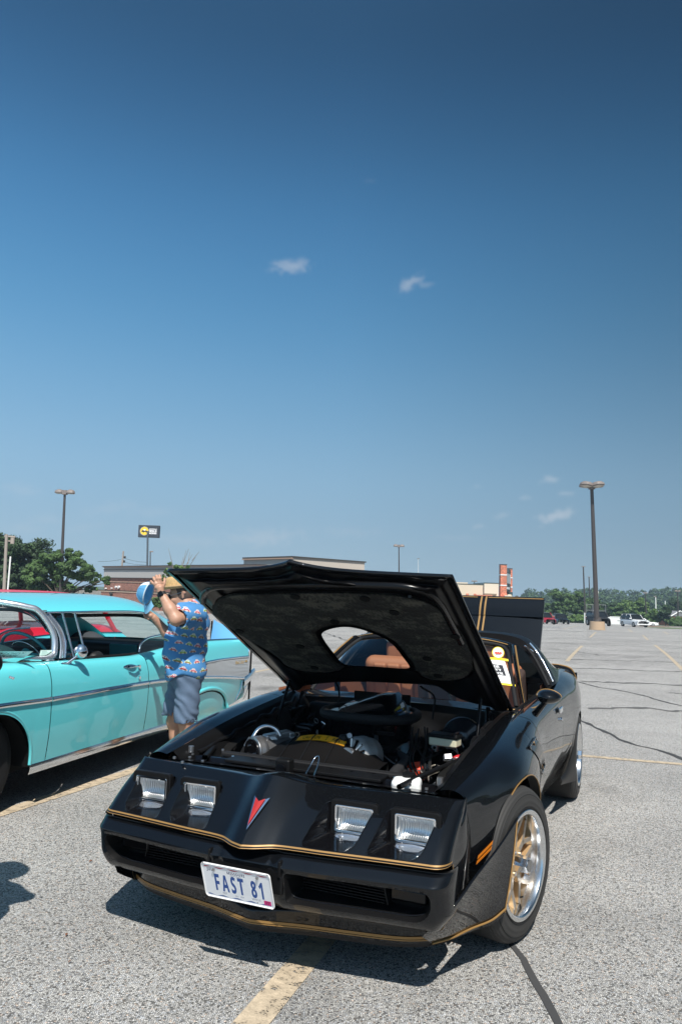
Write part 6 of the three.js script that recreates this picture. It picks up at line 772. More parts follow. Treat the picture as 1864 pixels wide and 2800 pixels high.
  const rx = canvasTex(256, 256, (x) => { x.clearRect(0, 0, 256, 256); x.fillStyle = '#e7c93e'; x.beginPath(); x.arc(128, 128, 127, 0, 7); x.fill(); x.fillStyle = '#f6f4ee'; x.beginPath(); x.arc(128, 128, 108, 0, 7); x.fill(); x.fillStyle = '#c9382a'; x.beginPath(); x.moveTo(40, 150); x.quadraticCurveTo(80, 90, 110, 130); x.quadraticCurveTo(130, 90, 150, 130); x.quadraticCurveTo(190, 90, 215, 150); x.quadraticCurveTo(150, 170, 128, 160); x.quadraticCurveTo(90, 172, 40, 150); x.fill(); x.fillStyle = '#3c4048'; for (let i = 0; i < 22; i++) { const a = Math.PI * (1.08 + i * 0.04); x.fillRect(128 + 92 * Math.cos(a) - 4, 128 + 92 * Math.sin(a) - 4, 7, 9); } x.fillRect(66, 168, 124, 16); });
  carP('round_sticker', on([[1345, 1769], [1378, 1771], [1378, 1803], [1345, 1801]], 0.007), std(rgb(1, 1, 1), 0.5, 0, { map: rx, alphaTest: 0.5 }));
}
// ---------- the turquoise hardtop; its own space: x towards the camera side, y up, z (given as s) backwards from the front door seam ----------
const TQ = thing('turquoise_hardtop', 'turquoise 1950s two-door hardtop with chrome trim and tail fins', 'car', [-2.8902, 0, -5.6998], -0.29);
const tqP = (n, g, m, label) => mk(n, g, m, TQ, label);
TQ.updateMatrixWorld(true);
{
  const SECT = [
    [-1.95, [0.60, 0.93], [0.72, 0.925], [0.80, 0.88], [0.84, 0.80], [0.85, 0.70], [0.84, 0.50], [0.82, 0.33]],
    [-1.2, [0.70, 0.985], [0.80, 0.98], [0.875, 0.94], [0.91, 0.86], [0.925, 0.73], [0.925, 0.50], [0.90, 0.31]],
    [-0.5, [0.76, 0.995], [0.82, 0.99], [0.885, 0.955], [0.92, 0.87], [0.935, 0.73], [0.935, 0.50], [0.915, 0.30]],
    [0.0, [0.80, 0.975], [0.835, 0.972], [0.885, 0.945], [0.92, 0.86], [0.935, 0.73], [0.935, 0.50], [0.915, 0.29]],
    [0.7, [0.80, 0.955], [0.835, 0.953], [0.885, 0.925], [0.922, 0.84], [0.938, 0.71], [0.935, 0.50], [0.912, 0.285]],
    [1.25, [0.80, 0.945], [0.835, 0.942], [0.885, 0.912], [0.922, 0.83], [0.938, 0.70], [0.935, 0.50], [0.91, 0.28]],
    [1.5, [0.79, 0.955], [0.83, 0.957], [0.885, 0.92], [0.922, 0.83], [0.938, 0.70], [0.935, 0.50], [0.91, 0.275]],
    [1.9, [0.76, 0.975], [0.82, 0.982], [0.885, 0.945], [0.925, 0.84], [0.942, 0.70], [0.938, 0.48], [0.91, 0.265]],
    [2.4, [0.74, 0.965], [0.82, 0.998], [0.885, 0.965], [0.925, 0.84], [0.945, 0.68], [0.94, 0.46], [0.905, 0.255]],
    [3.0, [0.70, 0.925], [0.81, 0.990], [0.875, 0.962], [0.915, 0.83], [0.938, 0.65], [0.925, 0.45], [0.885, 0.27]],
    [3.56, [0.68, 0.90], [0.80, 0.972], [0.86, 0.95], [0.895, 0.80], [0.91, 0.62], [0.885, 0.46], [0.85, 0.32]],
  ];
  const SC = Array.from({ length: 7 }, (_, k) => [0, 1].map((q) => curve1(SECT.map((s) => [s[0], s[1 + k][q]]))));
  const cur = (z) => new THREE.CatmullRomCurve3(SC.map((c) => V(c[0](z), c[1](z), 0)), false, 'centripetal');
  const bx = (z, y) => { const c = cur(z); for (let k = 20; k <= 120; k++) { const p = c.getPoint(k / 120); if (p.y <= y) return p.x; } return 0.91; };
  const A1 = { zc: -0.55, R: 0.40, yc: 0.28, ys: 1.02 }, A2 = { zc: 2.43, R: 0.60, yc: 0.20, ys: 0.52 };
  const yb = (z) => { const f = (a) => { const d = Math.abs(z - a.zc); return d < a.R ? a.yc + a.ys * Math.sqrt(a.R * a.R - d * d) : -1; }; return Math.max(f(A1), f(A2), 0); };
  const pan = (z0, z1, nz, s, nv = 26) => { const rows = []; for (let i = 0; i <= nz; i++) { const z = lerp(z0, z1, i / nz), c = cur(z), L = 90, Y = yb(z); let end = L; if (Y > 0) for (let k = 20; k <= L; k++) { const q = c.getPoint(k / L).y; if (q < Y) { const p0 = c.getPoint((k - 1) / L).y; end = k - 1 + (p0 - Y) / Math.max(1e-6, p0 - q); break; } } rows.push([z, c, end / L]); } return surf(nz, nv, (u, v) => { const r = rows[Math.round(u * nz)], p = r[1].getPoint(v * r[2]); return [s * p.x, p.y, -r[0]]; }); };
  const spear = curve1([[-1.9, 0.765], [-0.5, 0.738], [0, 0.722], [0.7, 0.717], [1.3, 0.710], [1.8, 0.690]]), up = curve1([[1.8, 0.705], [2.1, 0.765], [2.4, 0.800], [3.0, 0.80], [3.56, 0.782]]), lo = curve1([[1.8, 0.680], [2.1, 0.672], [2.4, 0.655], [3.0, 0.595], [3.56, 0.525]]);
  const strip2 = (f, z0, z1, h, out, n, s) => surf(n, 6, (u, v) => { const z = lerp(z0, z1, u), a = (v - 0.5) * Math.PI, y = f(z) + h / 2 * Math.sin(a); return [s * (bx(z, y) + out * Math.cos(a)), y, -z]; });
  for (const s of [1, -1]) {
    const ff = tqP('front_fender', pan(-1.95, -0.004, 70, s), M.teal); mk('side_trim', strip2(spear, -1.9, -0.006, 0.036, 0.014, 40, s), M.chrome, ff);
    const d = tqP('door', pan(0.004, 1.296, 50, s), M.teal); mk('side_trim', strip2(spear, 0.004, 1.292, 0.036, 0.014, 40, s), M.chrome, d);
    if (s > 0) { const hy = 0.868, hz = 1.03; mk('door_handle', [surf(20, 8, (u, v) => { const z = lerp(0.92, 1.14, u), w = 0.018 * Math.sin(Math.PI * clamp(0.08 + u * 0.9)), a = v * Math.PI; return [bx(z, hy) + 0.004 + 0.022 * Math.sin(a) * Math.sin(Math.PI * u), hy + w * Math.cos(a) - 0.03 * (z - 1.03), -z]; })], M.chrome, d); mk('handle_grip', tube([[bx(0.96, hy) + 0.03, hy + 0.006, 0.96], [bx(1.03, hy) + 0.042, hy + 0.004, 1.03], [bx(1.12, hy) + 0.03, hy - 0.008, 1.12]], 0.008, 8, 24), M.chrome, d); mk('handle_button', cyl(0.016, 0.016, 0.02, bx(1.15, hy) + 0.012, hy - 0.012, -1.15, 'x', 16), M.chrome, d); mk('door_lock', cyl(0.012, 0.014, 0.012, bx(1.14, 0.76) + 0.006, 0.765, -1.14, 'x', 16), M.chrome, d); }
    mk('window_sill', surf(40, 3, (u, v) => { const z = lerp(0.30, 1.29, u); return [s * lerp(SC[0][0](z) + 0.03, SC[0][0](z) - 0.05, v), SC[0][1](z) + 0.006 + 0.01 * Math.sin(v * 3.14), -z]; }), M.mattBlack, d); mk('sill_trim', surf(40, 2, (u, v) => { const z = lerp(0.02, 1.29, u); return [s * (SC[0][0](z) + 0.02 - 0.018 * v), SC[0][1](z) + 0.004 + 0.008 * v, -z]; }), M.chrome, d);
    mk('inner_door', surf(20, 8, (u, v) => [s * (0.76 - 0.02 * v), 0.94 - 0.5 * v, -lerp(0.05, 1.29, u)]), M.tealDark, d);
    const q = tqP('quarter_panel', pan(1.304, 3.56, 90, s), M.teal);
    mk('side_trim', strip2(spear, 1.304, 1.84, 0.036, 0.014, 20, s), M.chrome, q); mk('upper_trim', strip2(up, 1.80, 3.56, 0.024, 0.012, 50, s), M.chrome, q); mk('lower_trim', strip2(lo, 1.80, 3.56, 0.036, 0.014, 50, s), M.chrome, q);
    const ribs = dataTex(16, 256, (i, j) => { const k = 0.5 + 0.5 * Math.cos(j / 256 * 6.28318 * 14); return [255 * k, 255 * k, 255 * k]; });
    mk('ribbed_insert', surf(60, 12, (u, v) => { const z = lerp(1.86, 3.555, u), y = lerp(up(z) - 0.008, lo(z) + 0.012, v); return [s * (bx(z, y) + 0.004), y, -z]; }), std(rgb(0.62, 0.64, 0.66), 0.42, 0.35, { bumpMap: ribs, bumpScale: 0.006 }), q);
    const st = canvasTex(512, 128, (x) => { x.clearRect(0, 0, 512, 128); x.fillStyle = '#d9b060'; x.font = 'italic bold 92px serif'; x.textBaseline = 'middle'; x.fillText('Bel Air', 60, 66); x.beginPath(); x.moveTo(400, 50); x.lineTo(450, 30); x.lineTo(500, 50); x.lineTo(450, 84); x.fill(); });
    if (s > 0) mk('script_badge', surf(16, 3, (u, v) => { const z = lerp(3.06, 3.50, u), y = lerp(up(z) - 0.022, up(z) - 0.085, v); return [bx(z, y) + 0.009, y, -z]; }, { uv: (u, v) => [u, 1 - v] }), std(rgb(1, 1, 1), 0.35, 0.4, { map: st, alphaTest: 0.5 }), q);
    const arcY = (z) => A2.yc + A2.ys * Math.sqrt(Math.max(0, A2.R * A2.R - (z - A2.zc) ** 2));
    tqP('fender_skirt', surf(50, 12, (u, v) => { const z = lerp(A2.zc - A2.R + 0.01, A2.zc + A2.R - 0.01, u), y = lerp(arcY(z) - 0.008, 0.205, v); return [s * (bx(z, Math.max(y, 0.27)) - 0.006 + 0.01 * Math.sin(v * 3.14)), y, -z]; }), M.teal);
    tqP('arch_bead', tube(Array.from({ length: 31 }, (_, i) => { const z = lerp(A2.zc - A2.R + 0.005, A2.zc + A2.R - 0.005, i / 30), y = arcY(z) + 0.022; return [s * (bx(z, y) + 0.0), y, z]; }), 0.02, 8, 90), M.teal); tqP('arch_gap', tube(Array.from({ length: 31 }, (_, i) => { const z = lerp(A2.zc - A2.R + 0.012, A2.zc + A2.R - 0.012, i / 30), y = arcY(z) - 0.005; return [s * (bx(z, Math.max(y, 0.27)) - 0.002), y, z]; }), 0.007, 6, 90), M.mattBlack); tqP('skirt_edge', tube([[0, 0], [0.5, 0], [1, 0]].map(([u]) => { const z = lerp(A2.zc - A2.R + 0.02, A2.zc + A2.R - 0.02, u); return [s * (bx(z, 0.28) - 0.004), 0.208, z]; }), 0.012, 6, 30), M.teal);
    tqP('rocker_trim', surf(50, 8, (u, v) => { const z = lerp(-0.16, 1.86, u), a = v * Math.PI; return [s * (bx(z, 0.30) - 0.006 + 0.012 * Math.sin(a)), lerp(0.318, 0.235, v), -z]; }), std(rgb(0.75, 0.75, 0.75), 0.12, 1));
    tqP('arch_lip', tube(Array.from({ length: 25 }, (_, i) => { const a = Math.PI * (1 - i / 24), z = A1.zc + A1.R * Math.cos(a), y = A1.yc + 0.02 + A1.R * A1.ys * Math.sin(a); return [s * (bx(z, Math.max(y, 0.31)) - 0.008), y, z]; }), 0.012, 6, 80), M.teal);
    tqP('wheel_well', surf(20, 6, (u, v) => { const a = Math.PI * u; return [s * lerp(0.89, 0.55, v), 0.28 + 0.41 * Math.sin(a), -(A1.zc - 0.41 * Math.cos(a))]; }), M.mattBlack); tqP('wheel_well', surf(12, 6, (u, v) => [s * 0.58, lerp(0.2, 0.72, v), -lerp(A1.zc - 0.41, A1.zc + 0.41, u)]), M.mattBlack);
    for (const zc of [A1.zc, A2.zc]) { const w = new THREE.Group(); w.name = 'wheel'; w.position.set(s * 0.74, 0.34, -zc); TQ.add(w); const g = new THREE.LatheGeometry([[0.19, -0.08], [0.25, -0.10], [0.31, -0.09], [0.34, -0.06], [0.342, 0], [0.34, 0.06], [0.31, 0.09], [0.25, 0.10], [0.19, 0.08]].map(([r, y]) => new THREE.Vector2(r, y)), 48); g.rotateZ(Math.PI / 2); mk('tyre', g, M.rubber, w); const c = new THREE.LatheGeometry([[0, 0.12], [0.07, 0.115], [0.12, 0.095], [0.17, 0.10], [0.20, 0.085]].map(([r, y]) => new THREE.Vector2(r, y)), 40); c.rotateZ(-Math.PI / 2 * s); mk('hubcap', c, M.chrome, w); }
    // rear bumper end, with dagmar-like wing and guard
    const be = tqP('bumper_end', surf(24, 14, (u, v) => { const a = v * Math.PI, z = lerp(3.40, 3.86, u), r = 0.055 * (1 - 0.55 * u * u) + 0.012, yy = lerp(0.50, 0.585, u); return [s * (0.895 - 0.05 * u * u - 0.0 + r * 0.55 * Math.sin(a)), yy + r * Math.cos(a), -z]; }), M.chrome); mk('bumper_lower', surf(20, 10, (u, v) => { const z = lerp(3.42, 3.74, u), y = lerp(0.50 + 0.05 * u, 0.30 + 0.10 * u, v); return [s * (0.905 - 0.10 * u * u + 0.02 * Math.sin(v * 3.1)), y, -z]; }), M.chrome, be); mk('bumper_edge', tube([[s * 0.905, 0.53, 3.40], [s * 0.90, 0.42, 3.36], [s * 0.87, 0.31, 3.30]], 0.012, 6, 20), M.chrome, be);
    tqP('tail_lamp', [(() => { const g = new THREE.SphereGeometry(1, 20, 14); g.scale(0.035, 0.085, 0.05); g.translate(s * 0.84, 0.70, -3.58); return g; })()], phy(rgb(0.25, 0.01, 0.02), 0.15, 0, { clearcoat: 1 })); tqP('fin_bezel', (() => { const g = new THREE.SphereGeometry(1, 20, 14); g.scale(0.04, 0.06, 0.045); g.translate(s * 0.85, 0.80, -3.575); return g; })(), M.tealDark);
    tqP('fin_molding', tube([[s * 0.80, 0.975, 3.56], [s * 0.845, 0.90, 3.60], [s * 0.86, 0.78, 3.60], [s * 0.87, 0.62, 3.585]], 0.008, 8, 40), M.chrome); tqP('fin_strip', tube([1.95, 2.4, 2.9, 3.3, 3.56].map((z) => [s * (SC[1][0](z) - 0.005), SC[1][1](z) + 0.006, z]), 0.010, 6, 60), std(rgb(0.25, 0.3, 0.36), 0.15, 1));
  }
  tqP('hood', surf(40, 20, (u, v) => { const z = lerp(-1.97, -0.46, u), x = lerp(-1, 1, v) * SC[0][0](z); return [x, SC[0][1](z) + 0.06 * (1 - Math.pow(v * 2 - 1, 2)) * (0.5 + 0.5 * u), -z - 0.12 * (1 - Math.pow(v * 2 - 1, 2)) * (1 - u)]; }), M.teal);
  tqP('grille', surf(30, 8, (u, v) => { const x = lerp(-0.84, 0.84, u), y = lerp(0.90, 0.42, v); return [x, y, 1.96 + 0.08 * (1 - x * x)]; }), M.chrome); tqP('front_bumper', surf(40, 12, (u, v) => { const x = lerp(-0.93, 0.93, u), a = v * 6.283; return [x, 0.48 + 0.07 * Math.cos(a), 2.05 + 0.12 * (1 - x * x) + 0.05 * Math.sin(a)]; }), M.chrome); tqP('undertray', box(1.5, 0.08, 5.2, 0, 0.27, -0.75), M.mattBlack); tqP('firewall', box(1.5, 0.6, 0.05, 0, 0.62, 0.42), M.mattBlack);
  tqP('cowl', surf(30, 8, (u, v) => { const x = lerp(-0.82, 0.82, u), k = Math.abs(x) / 0.82; return [x, lerp(1.035, 1.02, v) - 0.055 * k * k, -(lerp(-0.52, -0.30, v) + 0.52 * k * k * k)]; }), M.teal);
  tqP('rear_lid', surf(30, 20, (u, v) => { const z = lerp(2.62, 3.5, u), x = lerp(-1, 1, v) * (SC[0][0](z) + 0.01); return [x, SC[0][1](z) + (0.035 - 0.10 * u * u) * (1 - Math.pow(v * 2 - 1, 2)) + 0.01, -z]; }), M.teal); tqP('tail_panel', surf(30, 12, (u, v) => { const x = lerp(-0.84, 0.84, u); return [x, lerp(0.88, 0.42, v), -(3.50 + 0.08 * Math.sin(v * 3.1))]; }), M.teal); tqP('rear_bumper', surf(30, 10, (u, v) => { const x = lerp(-0.86, 0.86, u), a = v * 6.283; return [x, 0.46 + 0.08 * Math.cos(a), -(3.70 + 0.05 * Math.sin(a))]; }), M.chrome);
  // glass house
  const wsT = curve1([[0, -0.14], [0.3, -0.09], [0.5, 0.0], [0.62, 0.09], [0.67, 0.14]]), wsTy = curve1([[0, 1.408], [0.35, 1.396], [0.55, 1.37], [0.67, 1.335]]), wsB = curve1([[0, -0.56], [0.3, -0.50], [0.55, -0.33], [0.70, -0.10], [0.80, 0.22]]), wsBy = curve1([[0, 1.035], [0.4, 1.022], [0.7, 0.995], [0.80, 0.985]]);
  const W = (u, v) => { const a = Math.abs(u), sg = Math.sign(u) || 1, xt = a * 0.67, xb = a * 0.80, w = v, bul = Math.sin(Math.PI * v) * 0.06 * Math.pow(a, 3); return [sg * (lerp(xb, xt, w) + bul * 0.4), lerp(wsBy(xb), wsTy(xt), w), lerp(wsB(xb), wsT(xt), w) + bul]; };
  const WT = (u, v) => { const p = W(u, v); return [p[0], p[1], -p[2]]; };
  tqP('windshield', surf(60, 16, (u, v) => WT(u * 2 - 1, v)), phy(rgb(0.86, 0.93, 0.93), 0, 0, { transmission: 1, thickness: 0 }));
  const loop = []; for (let i = 0; i <= 30; i++) loop.push(W(lerp(-0.97, 0.97, i / 30), 1)); for (let i = 1; i < 12; i++) loop.push(W(0.985, 1 - i / 12)); for (let i = 0; i <= 30; i++) loop.push(W(lerp(0.97, -0.97, i / 30), 0)); for (let i = 1; i < 12; i++) loop.push(W(-0.985, i / 12));
  tqP('windshield_frame', tube(loop, 0.024, 10, 260, true), std(rgb(0.78, 0.79, 0.81), 0.26, 0.9)); tqP('windshield_seal', tube(loop.map((p) => [p[0] * 0.965, p[1] + (p[1] > 1.2 ? -0.022 : 0.018), p[2] + 0.0]), 0.010, 6, 240, true), M.rubber);
  for (const s of [1, -1]) { const pl = tqP('windshield_pillar', surf(20, 8, (u, v) => { const p = W(s, u), a = v * Math.PI; return [p[0] + s * (0.012 + 0.012 * Math.sin(a)), p[1], -(p[2] + 0.03 - 0.032 * Math.cos(a))]; }), std(rgb(0.72, 0.74, 0.77), 0.26, 0.9)); mk('pillar_rib', tube([0, 0.3, 0.6, 0.95].map((u) => { const p = W(s, u); return [p[0] + s * 0.022, p[1], p[2] + 0.05]; }), 0.008, 6, 30), M.chrome, pl);
    for (const [z0, z1, nm] of [[0.42, 0.36, 'vent_post'], [0.57, 0.51, 'window_post']]) tqP(nm, cbar([s * 0.80, 0.95, z0], [s * 0.705, 1.31, z1], 0.010, 0.010, 8), M.chrome); tqP('vent_glass', quad(V(s * 0.80, 0.965, -0.33), V(s * 0.80, 0.965, -0.42), V(s * 0.71, 1.30, -0.36), V(s * 0.725, 1.29, -0.27)), phy(rgb(0.82, 0.9, 0.86), 0, 0, { transmission: 1, thickness: 0 }));
    const qw = [[1.36, 0.955], [1.40, 1.02], [1.50, 1.065], [1.66, 1.085], [1.84, 1.09], [1.92, 1.03]]; const qg = tqP('quarter_window', surf(20, 6, (u, v) => { const k = u * 5, i = Math.min(4, Math.floor(k)), z = lerp(qw[i][0], qw[i + 1][0], k - i), y = lerp(qw[i][1], qw[i + 1][1], k - i); return [s * lerp(0.785, 0.75, (y - 0.95) / 0.2 * (1 - v)), lerp(y, 0.95, v), -z]; }), phy(rgb(0.35, 0.42, 0.43), 0, 0, { transmission: 1, thickness: 0 })); mk('window_frame', tube(qw.slice(0, 5).map(([z, y]) => [s * (0.785 - (y - 0.95) * 0.17), y, z]), 0.010, 7, 50), M.chrome, qg);
    tqP('drip_rail', tube([[0.16, 1.318], [0.4, 1.318], [0.9, 1.317], [1.45, 1.305], [1.7, 1.262], [1.9, 1.17], [2.05, 1.05]].map(([z, y]) => [s * 0.712, y, z]), 0.009, 6, 80), M.chrome); tqP('window_header', surf(40, 4, (u, v) => { const z = lerp(0.22, 1.9, u), y = curve1([[0.2, 1.305], [1.45, 1.292], [1.7, 1.25], [1.9, 1.155]])(z); return [s * (0.705 - 0.03 * v), y - 0.03 * v, -z]; }), std(rgb(0.5, 0.52, 0.55), 0.15, 1)); }
  const yr = curve1([[-0.16, 1.412], [0.1, 1.432], [0.5, 1.450], [1.07, 1.456], [1.7, 1.447], [2.1, 1.405], [2.4, 1.30], [2.7, 1.10], [2.85, 0.97]]), ye = curve1([[-0.16, 1.335], [0.15, 1.326], [0.9, 1.326], [1.45, 1.315], [1.7, 1.27], [1.9, 1.18], [2.1, 1.03], [2.25, 0.965], [2.85, 0.94]]), hw = curve1([[-0.16, 0.67], [0.15, 0.70], [0.9, 0.715], [1.6, 0.715], [2.1, 0.73], [2.4, 0.745], [2.85, 0.74]]);
  const rf = (z, v) => { const x = v, a = Math.abs(v); let zz = z; if (z < 0.16) zz = lerp(wsT(a * 0.67), 0.16, (z + 0.16) / 0.32); const k = 1 - Math.pow(a, 2.6); return [Math.sign(v) * a * hw(z), ye(z) + (yr(z) - ye(z)) * Math.pow(Math.max(0, k), 0.8) * 1.0, -zz]; };
  tqP('roof', surf(60, 40, (u, v) => rf(lerp(-0.16, 2.02, u), v * 2 - 1)), M.teal);
  for (const s of [1, -1]) tqP('sail_panel', surf(24, 12, (u, v) => rf(lerp(2.02, 2.85, u), s * lerp(0.72, 1, v))), M.teal); tqP('rear_window', surf(24, 24, (u, v) => rf(lerp(2.02, 2.85, u), (v * 2 - 1) * 0.72)), phy(rgb(0.8, 0.88, 0.88), 0, 0, { transmission: 1, thickness: 0 })); tqP('headliner', surf(20, 16, (u, v) => { const p = rf(lerp(0.05, 1.95, u), (v * 2 - 1) * 0.96); return [p[0], p[1] - 0.04, p[2]]; }), std(rgb(0.03, 0.06, 0.065), 0.9));
  // mirror
  { const c = [0.985, 1.045], t = tqP('door_mirror', (() => { const g = new THREE.LatheGeometry([[0, 0.055], [0.02, 0.052], [0.045, 0.035], [0.062, 0.008], [0.066, -0.004], [0.060, -0.008], [0, -0.010]].map(([r, y]) => new THREE.Vector2(r, y)), 36); g.rotateX(Math.PI / 2 + 0.1); g.rotateY(0.25); g.scale(0.82, 0.82, 0.82); g.translate(0.925, 1.035, -0.31); return g; })(), M.chrome); mk('mirror_stalk', bar(V(0.92, 1.01, -0.30), V(0.872, 0.945, -0.225), 0.008, 0.011), M.chrome, t); mk('mirror_foot', (() => { const g = new THREE.SphereGeometry(1, 20, 10); g.scale(0.012, 0.014, 0.075); g.rotateZ(0.6); g.translate(0.868, 0.946, -0.225); return g; })(), M.chrome, t); }
  // inside
  const tl = std(rgb(0.07, 0.40, 0.42), 0.4); tqP('dashboard', surf(30, 14, (u, v) => { const x = lerp(-0.76, 0.76, u), a = v * 2.4; return [x, 1.0 + 0.05 * Math.sin(a) - 0.16 * Math.pow(v, 3) - 0.03 * x * x, -(lerp(-0.32, 0.16, v) + 0.26 * Math.pow(Math.abs(x) / 0.76, 3) - 0.12)]; }), tl); tqP('instrument_hood', (() => { const g = new THREE.SphereGeometry(1, 24, 12, 0, 6.3, 0, 1.6); g.scale(0.24, 0.10, 0.20); g.translate(0.36, 0.985, 0.02); return g; })(), std(rgb(0.02, 0.05, 0.055), 0.5)); tqP('cabin_floor', box(1.5, 0.05, 2.3, 0, 0.35, -1.2), M.mattBlack);
  const bench = (nm, z, top, wd) => { const t = tqP(nm, rbox(wd, 0.5, 0.16, 0.06, 0, top - 0.25, -z, 0.16), std(rgb(0.008, 0.009, 0.010), 0.6)); mk('seat_insert', rbox(0.30, 0.46, 0.03, 0.012, 0.33, top - 0.235, -z - 0.085 + 0.17, 0.16), M.tealDark, t); mk('seat_insert', rbox(0.30, 0.46, 0.03, 0.012, -0.33, top - 0.235, -z - 0.085 + 0.17, 0.16), M.tealDark, t); mk('seat_cushion', rbox(wd, 0.16, 0.5, 0.05, 0, top - 0.5, -z + 0.3), M.mattBlack, t); return t; };
  bench('front_seat', 0.98, 0.985, 1.36); bench('rear_seat', 1.95, 0.99, 1.3); tqP('parcel_shelf', box(1.4, 0.03, 0.5, 0, 0.965, -2.3), M.mattBlack);
  { const g = new THREE.Group(); g.name = 'steering_wheel'; g.position.set(0.40, 0.985, -0.36); g.rotation.x = 0.62; TQ.add(g); mk('wheel_rim', new THREE.TorusGeometry(0.205, 0.013, 10, 60), phy(rgb(0.02, 0.30, 0.36), 0.2, 0, { clearcoat: 1 }), g); mk('horn_ring', new THREE.TorusGeometry(0.12, 0.006, 8, 40), M.chrome, g); mk('hub', cyl(0.04, 0.04, 0.04, 0, 0, 0, 'z', 20), tl, g); mk('wheel_spoke', bar(V(-0.2, 0, 0), V(0.2, 0, 0), 0.012), tl, g); }
  tqP('shift_lever', cbar([0.20, 0.90, 0.10], [0.16, 1.075, 0.10], 0.006), M.chrome); tqP('lever_knob', (() => { const g = new THREE.SphereGeometry(0.02, 16, 12); g.translate(0.16, 1.085, -0.10); return g; })(), M.gloss); tqP('far_sill', tube([[-0.70, 1.02, 0.05], [-0.74, 1.01, 0.35], [-0.76, 0.985, 0.8]], 0.018, 8, 30), M.satinBlack);
  // sign on the dashboard and a permit on the glass
  const tw = canvasTex(512, 200, (x) => { x.fillStyle = '#f4f7f5'; x.fillRect(0, 0, 512, 200); x.fillStyle = '#2c3238'; x.font = 'italic 74px sans-serif'; x.textBaseline = 'middle'; x.fillText('1957 CHEVY', 36, 62); x.fillText('BEL-AIR', 120, 142); });
  const inv = TQ.matrixWorld.clone().invert(), q = [[-20, 1781], [92, 1781], [66, 1799], [-40, 1797]].map(([x, y], i) => { const o = V(0, CAMH, 0).applyMatrix4(inv), d = dirAt(x, y).transformDirection(inv), yy = [1.068, 1.068, 1.015, 1.015][i], t = (yy - o.y) / d.y; return o.addScaledVector(d, t); });
  const uq = surf(6, 4, (u, v) => q[0].clone().lerp(q[1], u).lerp(q[3].clone().lerp(q[2], u), v).toArray(), { uv: (u, v) => [u, 1 - v] }); tqP('paper_sign', uq, std(rgb(0.9, 0.9, 0.9), 0.6, 0, { map: tw }));
  const pm = canvasTex(128, 96, (x) => { x.fillStyle = '#dfeee6'; x.fillRect(0, 0, 128, 96); x.fillStyle = '#6a8f88'; for (let i = 0; i < 5; i++) x.fillRect(16, 16 + i * 14, 50 + (i * 37) % 40, 5); });
  tqP('permit_card', surf(4, 3, (u, v) => { const p = W(lerp(0.945, 0.985, u), lerp(0.16, 0.04, v)); return [p[0] - 0.012, p[1], -(p[2] + 0.004)]; }, { uv: (u, v) => [u, 1 - v] }), std(rgb(1, 1, 1), 0.6, 0, { map: pm }));
}
{ // a red car with its front lid up, behind the turquoise one
  const c = at(-90, 1700, 8.9), t = thing('red_coupe', 'red car parked behind the turquoise hardtop, mostly hidden', 'car', [c.x, 0, c.z], -0.32), low = curve1([[-2.2, 0.70], [-1.7, 0.88], [-0.6, 1.0], [0.8, 1.02], [2.0, 1.0], [2.35, 0.8]]);
  mk('body', surf(40, 16, (u, v) => { const z = lerp(-2.3, 2.35, u), a = v * Math.PI, cc = Math.cos(a), s = Math.sin(a); return [Math.sign(cc) * Math.pow(Math.abs(cc), 0.3) * 0.9 * (1 - 0.12 * Math.pow(Math.abs(z) / 2.3, 5)), 0.25 + (low(z) - 0.25) * Math.pow(s, 0.4), -z]; }), M.red, t);
  mk('roof', surf(24, 16, (u, v) => { const z = lerp(-0.25, 1.75, u), a = v * Math.PI, cc = Math.cos(a), s = Math.sin(a), k = Math.pow(Math.sin(Math.PI * clamp(u * 0.94 + 0.03)), 0.35); return [Math.sign(cc) * Math.pow(Math.abs(cc), 0.4) * 0.66, 1.30 + 0.155 * k * Math.pow(s, 0.6), -z]; }), M.red, t);
  for (const s of [1, -1]) { for (const [a, b] of [[-0.75, -0.2], [1.85, 1.6]]) mk('pillar', bar(V(s * 0.8, 0.9, -a), V(s * 0.66, 1.33, -b), 0.03), M.red, t); for (const z of [-1.45, 1.4]) mk('wheel', cyl(0.33, 0.33, 0.22, s * 0.80, 0.33, -z, 'x', 28), M.rubber, t); }
}
